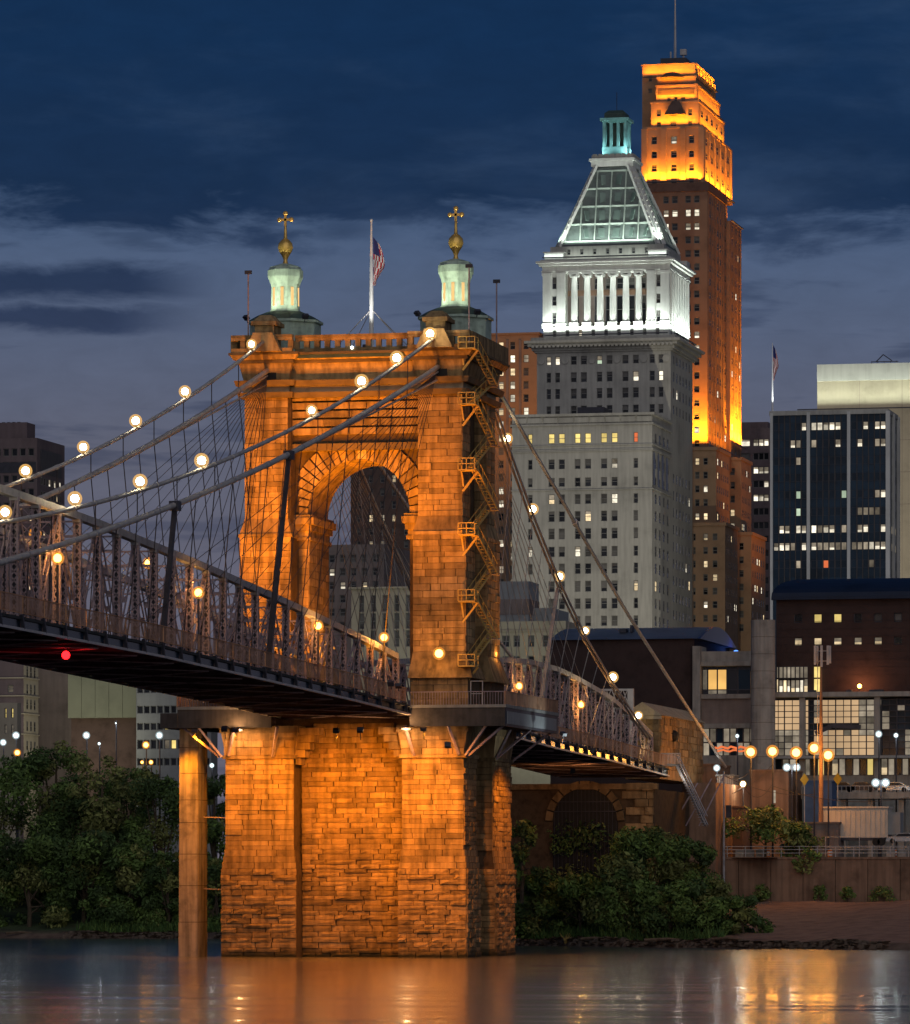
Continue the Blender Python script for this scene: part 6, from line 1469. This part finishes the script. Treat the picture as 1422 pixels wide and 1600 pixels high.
# ------------------------------------------------------------------ retaining wall, railing, road, yard
WX1 = xat(1560, WALLY)
RW = thing('retaining_wall', 'long stained brown concrete retaining wall above the paved bank', 'wall', (50, WALLY, 5))
zt_ = lambda py: zat(py, xat(1260, WALLY), WALLY)
n = 9
for k in range(n):
    u, v = WALLX+(WX1-WALLX)*k/n, WALLX+(WX1-WALLX)*(k+1)/n; b = MB(); b.box(u+.04, v-.04, WALLY, WALLY+.8, 4, 10.7); b.build('panel', M['bank_wall'], RW)
b = MB(); b.box(WALLX, WX1, WALLY-.15, WALLY+.9, 10.7, 11.0); b.build('coping', M['bank_wall'], RW); b = MB(); b.box(WALLX+.1, WX1, WALLY+.2, WALLY+1.2, 3, 10.6); b.build('core', M['mortar'], RW)
RL = thing('bank_railing', 'pale pipe railing along the top of the retaining wall', 'railing', (50, WALLY+.3, 11))
x = WALLX+.3; pr = []
while x < WX1: pr.append(x); x += 2.35
for x in pr: b = MB(); b.tube([(x, WALLY+.35, 11), (x, WALLY+.35, 12.35)], .055, 5); b.build('post', M['pale_pipe'], RL)
for h in (.5, .95, 1.35): b = MB(); b.tube([(WALLX, WALLY+.35, 11+h), (WX1, WALLY+.35, 11+h)], .05, 5); b.build('rail', M['pale_pipe'], RL)
WLF = thing('chain_fence', 'mesh fence with thin posts in front of the trailer yard', 'fence', (50, 147, 10.9))
x = xat(1290, 147)
while x < WX1: b = MB(); b.tube([(x, 147, 10.9), (x, 147, 13.6)], .05, 5); b.build('post', M['pale_pipe'], WLF); x += 4.4
for h in (12.2, 13.6): b = MB(); b.tube([(xat(1290, 147), 147, h), (WX1, 147, h)], .035, 4); b.build('rail', M['pale_pipe'], WLF)
ER = thing('road_viaduct', 'pale concrete road viaduct with columns behind the trailer yard', 'viaduct', (70, 172, 10.9))
z = lambda py: zat(py, xat(1330, 172), 172)
b = MB(); b.box(xat(1252, 172), xat(1600, 172), 172, 180, z(1248), z(1238)); b.build('deck', M['concrete'], ER)
for px in (1262, 1318, 1360, 1408, 1450): b = MB(); b.box(xat(px-4, 173), xat(px+4, 173), 173, 175, 10.9, z(1248)); b.build('column', M['concrete'], ER)
b = MB()
for k in range(40): xx = xat(1252+7*k, 172); b.bar((xx, 172.1, z(1238)), (xx, 172.1, z(1228)), .05)
b.bar((xat(1252, 172), 172.1, z(1228)), (xat(1600, 172), 172.1, z(1228)), .07); b.build('railing', M['pale_pipe'], ER)
def box_thing(name, label, cat, px0, px1, py0, py1, Y, dep_, m, z0=10.9, roof=None):
    x0, x1 = xat(px0, Y), xat(px1, Y); zt = zat(py0, x0, Y); zb = z0 if py1 is None else zat(py1, x0, Y)
    T = thing(name, label, cat, ((x0+x1)/2, Y, zb)); b = MB(); b.box(x0, x1, Y, Y+dep_, zb, zt); b.build('wall', M[m], T)
    b = MB(); b.box(x0-.15, x1+.15, Y-.15, Y+dep_, zt, zt+.22); b.build('roof', M[roof or m], T); return T, x0, x1, zb, zt
T, x0, x1, zb, zt = box_thing('trailer', 'large white box trailer lit orange in the yard at right', 'trailer', 1286, 1387, 1263, 1309, 150, 4, 'trailer_white')
for k in range(13): x = x0+(x1-x0)*(k+.5)/13; b = MB(); b.box(x-.03, x+.03, 149.94, 150.01, zb+.1, zt-.1); b.build('rib', M['trailer_white'], T)
b = MB(); b.box(x0+.4, x1-.4, 150, 153, zb-.35, zb); b.build('chassis', M['dark_steel'], T)
for u in (.12, .2, .82, .9):
    b = MB(); xx = x0+(x1-x0)*u; b.tube([(xx, 149.95, zb-.55), (xx, 150.5, zb-.55)], .5, 14); b.build('wheel', M['black'], T)
b = MB(); b.box(x1, x1+1.6, 150.3, 153.5, zb+.4, zb+3.3); b.build('refrigeration_unit', M['grey_panel'], T)
T, x0, x1, zb, zt = box_thing('site_shed', 'low olive-grey shed left of the white trailer', 'shed', 1226, 1310, 1287, None, 148, 5, 'taupe_stone')
for k in range(6): x = x0+(x1-x0)*(k+.5)/6; b = MB(); b.box(x-.05, x+.05, 147.94, 148, zb, zt); b.build('seam', M['taupe_stone'], T)
T, x0, x1, zb, zt = box_thing('brown_warehouse', 'low brown warehouse with a slit window behind the street lamps', 'warehouse', 1172, 1232, 1205, None, 164, 12, 'bank_wall')
b = MB(); b.box(xat(1209, 164), xat(1212, 164), 163.9, 164, zat(1255, x0, 164), zat(1235, x0, 164)); b.build('slit_window', M['lit_dim'], T)
T, x0, x1, zb, zt = box_thing('striped_container', 'pale vertically striped container wall behind the wooden poles', 'container', 1120, 1146, 1213, None, 160, 4, 'grey_panel')
for k in range(8): x = x0+(x1-x0)*(k+.5)/8; b = MB(); b.box(x-.08, x+.08, 159.9, 160, zb, zt); b.build('rib', M['pale_pipe'], T)
T, x0, x1, zb, zt = box_thing('brown_shed', 'rust-brown shed wall right of the bank stairs', 'shed', 1066, 1118, 1196, None, 170, 12, 'bank_wall')
T, x0, x1, zb, zt = box_thing('dark_shed', 'small dark shed between the two wooden poles', 'shed', 1108, 1160, 1262, None, 150, 6, 'brown_brick')
T, x0, x1, zb, zt = box_thing('blue_tent', 'blue tarpaulin tent in front of the viaduct', 'tent', 1256, 1300, 1222, None, 166, 4, 'blue_fabric')
T, x0, x1, zb, zt = box_thing('block_shed', 'grey block shed with a panel under the bank stairs', 'shed', 1040, 1085, 1293, None, 144, 5, 'concrete')
AW = thing('arched_shelter', 'small shelter with a pale curved roof at the foot of the bank stairs', 'shelter', (xat(1088, 143), 143, 11))
q = MB(); pc = at(1088, 1290, 143); q.prism([(pc.x+1.9*cos(pi*i/10)*1.0, pc.z-.6+1.1*sin(pi*i/10)) for i in range(11)][::-1], 142.5, 145); q.build('roof', M['pale_pipe'], AW)
q = MB(); q.box(pc.x-1.7, pc.x+1.7, 143, 144.8, 10.8, pc.z-.6); q.build('wall', M['bank_wall'], AW)
for px, py, Y, lab, zb in ((1104, 1227, 141, 'thick dark wooden pole left of the grey one on the bank', 4.5), (1131, 1205, 141, 'thinner grey pole right of the dark wooden one on the bank', 4.5)):
    p = at(px, py, Y); T = thing('utility_pole', lab, 'pole', (p.x, Y, zb), 'utility poles on the bank'); b = MB(); b.tube([(p.x, Y, zb), p], [.3 if px < 1110 else .17, .24 if px < 1110 else .12], 8); b.build('shaft', M['bark' if px < 1110 else 'steel'], T)
    b = MB(); b.box(p.x+.3, p.x+1.0, Y-.3, Y+.3, p.z-6, p.z-4.4); b.build('transformer', M['dark_steel'], T)
p = at(1283, 1010, 150); T = thing('cell_mast', 'tall slim mast with upright antenna panels in front of the brick hall', 'antenna mast', (p.x, 150, 10.9))
b = MB(); b.tube([(p.x, 150, 10.9), (p.x, 150, zat(1165, p.x, 150)), (p.x, 150, p.z-1)], [.34, .26, .12], 10); b.build('mast', M['bank_wall'], T)
b = MB(); b.tube([(p.x-.45, 150, zat(1160, p.x, 150)), (p.x-.45, 150, p.z-2)], .05, 5); b.build('cable_duct', M['pale_pipe'], T)
for dx, dy, h in ((-.75, -.2, 2.4), (.15, -.6, 2.7), (.9, -.1, 2.4), (1.1, .4, 2.2), (-.55, .4, 2.2)): b = MB(); b.box(p.x+dx-.15, p.x+dx+.15, 150+dy-.1, 150+dy+.1, p.z-h, p.z+.1); b.build('antenna_panel', M['pale_pipe'], T)
b = MB()
for dz in (-.6, -1.9): b.bar((p.x-.8, 150, p.z+dz), (p.x+1.1, 150, p.z+dz), .08)
b.build('antenna_frame', M['pale_pipe'], T)
for px, py, lab in ((1257, 1218, 'yellow diamond road sign left of the mast'), (1309, 1217, 'yellow diamond road sign right of the mast')):
    p = at(px, py, 163); T = thing('road_sign', lab, 'sign', (p.x, 163, 10.9), 'yellow road signs'); b = MB(); b.prism([(p.x, p.z+.85), (p.x-.6, p.z), (p.x, p.z-.85), (p.x+.6, p.z)], 163, 163.05); b.build('plate', M['sign_yellow'], T); b = MB(); b.tube([(p.x, 163.1, 10.9), (p.x, 163.1, p.z+.6)], .05, 5); b.build('post', M['pale_pipe'], T)
def car(px, py, Y, m, label, L=4.4):
    p = at(px, py, Y); T = thing('parked_car', label, 'car', (p.x, Y, p.z), 'parked cars'); x, zb = p.x, p.z
    prof = [(-.5, .28), (-.5, .62), (-.44, .78), (-.26, .86), (-.14, 1.34), (.2, 1.38), (.36, .92), (.47, .80), (.5, .55), (.5, .28)]
    b = MB(); b.prism([(x+u*L, zb+w) for u, w in prof][::-1], Y-.85, Y+.85); b.build('body', M[m], T)
    b = MB(); b.prism([(x+u*L, zb+w) for u, w in ((-.22, .9), (-.125, 1.27), (.185, 1.31), (.31, .93))][::-1], Y-.88, Y-.855); b.build('side_window', M['dark_window'], T)
    for u in (-.31, .31): b = MB(); b.tube([(x+u*L, Y-.9, zb+.33), (x+u*L, Y-.65, zb+.33)], .33, 14); b.build('wheel', M['black'], T)
    b = MB(); b.box(x+.49*L, x+.505*L, Y-.7, Y-.4, zb+.6, zb+.75); b.build('headlight', M['pale_pipe'], T)
zr_ = zat(1238, xat(1330, 172), 172)
for px, m, lab in ((1313, 'car_dark', 'dark car parked on the viaduct left of the white lamp pair'), (1345, 'car_dark', 'black car on the viaduct behind the double white lamp'), (1398, 'car_silver', 'silver car on the viaduct at the right edge')):
    car(px, 1238, 174.5, m, lab)
car(1412, 1318, 151, 'car_silver', 'pale car right of the trailer behind the fence'); car(1246, 1328, 146.5, 'car_dark', 'dark car behind the railing left of the shed')
WR = thing('overhead_wires', 'sagging overhead wires strung between the poles and lamps at right', 'wires', (at(1150, 1230, 150)))
for (pa, ya), (pb, yb), sg in (((1104, 1232), (1161, 1228), 1.2), ((1131, 1210), (1173, 1205), .8), ((1161, 1228), (1207, 1225), 1.6), ((1131, 1212), (1283, 1240), 1.0), ((1104, 1240), (1207, 1195), 1.5), ((1207, 1228), (1420, 1246), 1.2)):
    A_, B_ = at(pa, ya, 148), at(pb, yb, 152); b = MB(); b.tube([A_.lerp(B_, t)-Vector((0, 0, sg*4*t*(1-t))) for t in np.linspace(0, 1, 9)], .035, 4); b.build('wire', M['wire_dark'], WR)

# ------------------------------------------------------------------ vegetation
def leaves(centres, n, size, seed, squash=.85):
    """leaf sprays filling clumps: unequal clumps, gaps between them"""
    r = np.random.default_rng(seed); c = np.array(centres); w = c[:, 3]**2; k = r.choice(len(c), n, p=w/w.sum())
    d = r.normal(size=(n, 3)); d /= np.linalg.norm(d, axis=1)[:, None]
    rad = c[k, 3]*(r.random(n)**.40); p = c[k, :3]+d*rad[:, None]*np.array([1, 1, squash])
    u = r.normal(size=(n, 3)); u /= np.linalg.norm(u, axis=1)[:, None]; nrm = d*.7+r.normal(size=(n, 3))*.6+np.array([0, -.15, .35]); v = np.cross(nrm, u); v /= np.linalg.norm(v, axis=1)[:, None]+1e-9
    u = np.cross(v, nrm); u /= np.linalg.norm(u, axis=1)[:, None]+1e-9
    s = size*(.4+1.2*r.random(n)**1.5)[:, None]*(.8+.5*r.random(len(c))[k])[:, None]; a = .46
    V = np.stack([p-u*s*.5, p-v*s*a*.5+u*s*.05, p+u*s*.62, p+v*s*a*.5+u*s*.05], 1).reshape(-1, 3)
    return V
def leaf_obj(name, V, mats, parent, split=(.5, .3, .2), seed=0):
    o = np.array(ORG[parent]) if parent is not None else np.zeros(3)
    n = len(V)//4; me = bpy.data.meshes.new(name); me.vertices.add(n*4); me.vertices.foreach_set('co', (V-o).astype(np.float32).ravel())
    me.loops.add(n*4); me.loops.foreach_set('vertex_index', np.arange(n*4, dtype=np.int32)); me.polygons.add(n); me.polygons.foreach_set('loop_start', np.arange(n, dtype=np.int32)*4)
    for m in mats: me.materials.append(M[m])
    r = np.random.default_rng(seed); me.polygons.foreach_set('material_index', r.choice(len(mats), n, p=np.array(split[:len(mats)])/sum(split[:len(mats)])).astype(np.int32)); me.update(); me.validate()
    return put(name, me, parent, ORG[parent] if parent is not None else (0, 0, 0))
def tree(x, y, z, h, w, label, seed, n=7000, mats=('leaf_dark', 'leaf_mid', 'leaf_olive'), size=.55, low=.12, group='trees and bushes on the river bank', name='tree', cat='tree'):
    r = random.Random(seed); T = thing(name, label, cat, (x, y, z), group)
    cs = []
    for k in range(26):
        t = r.uniform(low, 1); rad = w*.5*(.45+.75*sin(pi*min(1, .15+t*.85)))*r.uniform(.4, 1); a = r.uniform(0, 2*pi)
        cr = w*r.choice((.09, .12, .15, .19, .24))*r.uniform(.85, 1.15); cs.append((x+cos(a)*rad, y+sin(a)*rad*.8, z+min(h-cr*.7, h*t), cr))
    tp = r.uniform(-.15, .15); cs.append((x+w*tp, y, z+h*.96, w*.08)); cs.append((x+w*(tp+.1), y, z+h*.88, w*.11)); cs.append((x, y, z+h*.62, w*.24)); cs.append((x-w*.12, y, z+h*.84, w*.13))
    b = MB(); b.tube([(x, y, z-.8), (x+.15, y, z+h*.25), (x-.1, y, z+h*.55), (x, y, z+h*.85)], [h*.028, h*.022, h*.014, h*.005], 7)
    for c in cs[:9]:
        zb = z+h*r.uniform(.2, .5); b.tube([(x, y, zb), ((x+c[0])/2, (y+c[1])/2, (zb+c[2])/2+.3), c[:3]], [h*.010, h*.007, h*.003], 5)
    b.build('trunk', M['bark'], T); leaf_obj('crown', leaves(cs, n, size, seed), mats, T, seed=seed)
    return T
def tr_px(px, pyt, pyb, Y, wpx, label, seed, **kw):
    x = xat(px, Y); d = dep(x, Y); zb = kw.pop('zb', None); zb = zat(pyb, x, Y) if zb is None else zb; zt = zat(pyt, x, Y)
    return tree(x, Y, zb, zt-zb, wpx*d/FPX, label, seed, **kw)
YL = lambda px, t: shore(xat(px, 190))+t
LT_ = [(-10, 1185, 1440, 25, 150, 'tall bushy tree at the left edge of the bank', 9000), (88, 1158, 1430, 34, 160, 'tallest dark tree on the left bank, below the street lamps', 13000), (160, 1180, 1430, 26, 150, 'broad dark tree left of the concrete column on the bank', 12000), (250, 1215, 1435, 24, 120, 'dark tree right behind the concrete column', 9000), (205, 1200, 1430, 36, 120, 'thin-topped tree between the broad tree and the column', 7000), (335, 1210, 1440, 26, 90, 'dark tree in the gap between column and stone pier', 7000), (420, 1250, 1440, 40, 130, 'tree mostly hidden behind the stone pier', 2500),
       (45, 1310, 1462, 9, 105, 'small round tree at the water edge with bare roots, bottom left', 7000), (130, 1300, 1455, 12, 110, 'low bushy tree at the water edge below the tallest tree', 8000), (205, 1320, 1458, 10, 100, 'low shrubby tree by the water left of the column', 7000), (262, 1330, 1460, 9, 70, 'slim shrub at the water just left of the column', 4000), (338, 1340, 1462, 9, 60, 'shrub at the water between column and pier', 4000), (-15, 1300, 1455, 10, 80, 'bush cut by the left edge at the water', 4000)]
for i, (px, a, b_, t, w, lab, n) in enumerate(LT_): tr_px(px, a, b_, YL(px, t), w*1.1, lab, 100+i, n=int(n*1.4), low=.04, group='trees on the left bank')
YR = lambda px, t: shore(xat(px, 90))+t
RT_ = [(850, 1285, 1440, 26, 110, 'dark bush right behind the stone pier', 8000), (925, 1280, 1440, 24, 150, 'large dark round bush under the barred arch', 12000), (1010, 1295, 1450, 18, 150, 'large mid-green bush in the middle of the right bank', 13000), (1070, 1310, 1450, 24, 110, 'green bush left of the dark wooden pole', 8000), (840, 1370, 1470, 8, 100, 'low bush by the water beside the pier', 6000), (905, 1365, 1470, 9, 110, 'low bush by the water under the large dark one', 7000), (980, 1360, 1472, 8, 110, 'low leafy bush by the water below the mid-green one', 7000), (1105, 1375, 1470, 8, 110, 'bright green leafy bush near the water right of the others', 8000), (1160, 1400, 1474, 9, 70, 'small green bush tapering onto the paved bank', 4000), (1045, 1385, 1472, 6, 80, 'low bush between the leafy ones at the water', 5000)]
for i, (px, a, b_, t, w, lab, n) in enumerate(RT_): tr_px(px, a, b_, YR(px, t), w, lab, 200+i, n=n, mats=('leaf_mid', 'leaf_dark', 'leaf_olive'), group='bushes on the right bank', name='bush', cat='bush', size=.5)
tr_px(1195, 1262, 1350, 143.5, 110, 'light green sapling standing above the retaining wall', 301, n=3600, mats=('leaf_olive', 'leaf_mid'), low=.35, size=.5, zb=10.9, group=None)
tr_px(1247, 1285, 1352, 143, 62, 'leafy shrub hanging over the retaining wall', 302, n=3200, mats=('leaf_mid', 'leaf_olive'), zb=8.8, size=.45, group=None, name='bush', cat='bush')
tr_px(815, 1282, 1330, 100, 70, 'dark leafy bush at the edge of the pier', 303, n=3000, zb=6, group=None, name='bush', cat='bush')
for i, (px, a, b_, w, lab) in enumerate(((1189, 1382, 1412, 26, 'small tuft at the wall foot below the sapling'), (1280, 1384, 1410, 22, 'small tuft at the foot of the wall under the mast'), (1323, 1386, 1410, 22, 'small tuft at the foot of the wall near the middle'), (1378, 1385, 1411, 42, 'wide weedy tuft at the foot of the wall at right'))):
    tr_px(px, a, b_, WALLY-1.5, w, lab, 320+i, n=600, size=.35, zb=5.1, group='weeds along the wall foot', name='weed', cat='weeds', mats=('leaf_mid', 'leaf_olive'))
# grass and litter along the water
def scatter(name, fn, n, size, mats, seed, up=False):
    r = np.random.default_rng(seed); P = np.array([fn(r) for _ in range(n)])
    s = size*(.5+r.random(n))[:, None]; a = r.random(n)*2*pi
    u = np.stack([np.cos(a), np.sin(a), np.zeros(n)], 1); v = (np.array([0, 0, 1.0])+r.normal(size=(n, 3))*.35) if up else np.stack([-np.sin(a), np.cos(a), .3+r.normal(size=n)*.3], 1)
    h = 1.0 if up else .25
    V = np.stack([P-u*s*.12 if up else P-u*s*.5, P+u*s*.12 if up else P+u*s*.5, P+(u*.03 if up else u*.45)*s+v*s*h, P-(u*.03 if up else u*.45)*s+v*s*h], 1).reshape(-1, 3)
    o = leaf_obj(name, V, mats, None, seed=seed); return tag(o, kind='stuff')
def gpt(r):
    px = r.uniform(-40, 1230); x = xat(px, 130); t = 2.2+abs(r.normal())*7; return (x, shore(x)+t, bank_z(x, t)-.05)
tag(scatter('grass', gpt, 16000, .7, ('grass', 'leaf_mid'), 5, True), 'short grass and weeds along both river banks', 'grass')
def dpt(r):
    px = r.uniform(-40, 1500); x = xat(px, 130); t = r.uniform(.1, 2.6); return (x, shore(x)+t, bank_z(x, t)+.02)
tag(scatter('driftwood_litter', dpt, 6000, .7, ('driftwood', 'bark', 'soil'), 6), 'brown driftwood and litter along the water line', 'litter')
for i, (px, l, a, lab) in enumerate(((1045, 5.5, .2, 'long pale log lying on the shore under the bushes'), (1140, 4.0, -.3, 'shorter log on the shore right of the long one'), (35, 4.5, .5, 'bare log by the water at bottom left'), (930, 3.5, .1, 'thin log on the shore under the dark bush'))):
    x = xat(px, YR(px, 1.4) if px > 500 else YL(px, 1.4)); y = shore(x)+1.3; b = MB(); b.tube([(x-l/2*cos(a), y-l/2*sin(a), bank_z(x, 1.3)+.2), (x, y, bank_z(x, 1.3)+.35), (x+l/2*cos(a), y+l/2*sin(a), bank_z(x, 1.3)+.18)], [.2, .17, .09], 6); tag(b.build('driftwood_log', M['driftwood']), lab, 'log', 'logs on the shore')
x = xat(845, 80); y = shore(x)+.6; b = MB()
for k in range(9):
    a = k*.7; b.tube([(x, y, 0), (x+.25*cos(a), y+.2*sin(a), .9), (x+.75*cos(a), y+.5*sin(a), 1.1+.25*(k % 3))], [.05, .04, .02], 4)
tag(b.build('reed_tuft', M['yellow_paint']), 'pale tuft of dry reeds at the water beside the pier', 'reeds')

# stones along the water line, barriers and barrels in the yard
def rocks():
    r = random.Random(9); b = MB()
    for k in range(520):
        px = r.uniform(-60, 1500); x = xat(px, 130); t = abs(r.gauss(.6, .8)); y = shore(x)+t; s = r.uniform(.15, .5)*(1.5 if r.random() < .12 else 1); z = bank_z(x, t)
        top = [(x+s*cos(a)*r.uniform(.5, .8), y+s*.8*sin(a)*r.uniform(.5, .8), z+s*r.uniform(.35, .6)) for a in (.3, 1.9, 3.3, 4.9)]
        bot = [(x+s*cos(a), y+s*.8*sin(a), z-.2) for a in (.3, 1.9, 3.3, 4.9)]
        b.add(bot+top, [(4, 5, 6, 7)]+[(i, (i+1) % 4, 4+(i+1) % 4, 4+i) for i in range(4)])
    return b
tag(rocks().build('shore_rocks', M['bank_stone']), 'small rocks strewn along the water line', 'rocks', kind='stuff')
for i, px in enumerate((1156, 1172, 1188, 1392, 1410)):
    p0 = xat(px, 144.5); T = thing('concrete_barrier', ('low concrete barrier nearest the dark wooden pole, behind the railing', 'low concrete barrier under the leftmost orange street lamp', 'low concrete barrier left of the sapling behind the railing', 'low concrete barrier right of the trailer, left one of two', 'low concrete barrier right of the trailer, right one of two')[i], 'barrier', (p0, 144.5, 10.9), 'barriers behind the railing')
    b = MB(); b.prism([(144.1, 10.9), (144.9, 10.9), (144.62, 11.6), (144.58, 12.0), (144.42, 12.0), (144.38, 11.6)], p0-.55, p0+.55, axis='x'); b.build('block', M['concrete'], T)
for i, (px, lab) in enumerate(((1297, 'orange and white barrel left of the trailer wheels'), (1398, 'orange and white barrel right of the trailer'), (1200, 'orange and white barrel behind the railing beside the sapling'))):
    x = xat(px, 145.5); T = thing('traffic_barrel', lab, 'barrel', (x, 145.5, 10.9), 'traffic barrels'); b = MB(); b.lathe([(.32, 0), (.3, .35), (.28, .7), (.26, 1.05)], (x, 145.5, 10.9), 12); b.build('body', M['orange_plastic'], T)
    for h in (.3, .68): b = MB(); b.lathe([(.315, 0), (.3, .16)], (x, 145.5, 10.9+h), 12); b.build('band', M['white_paint'], T)
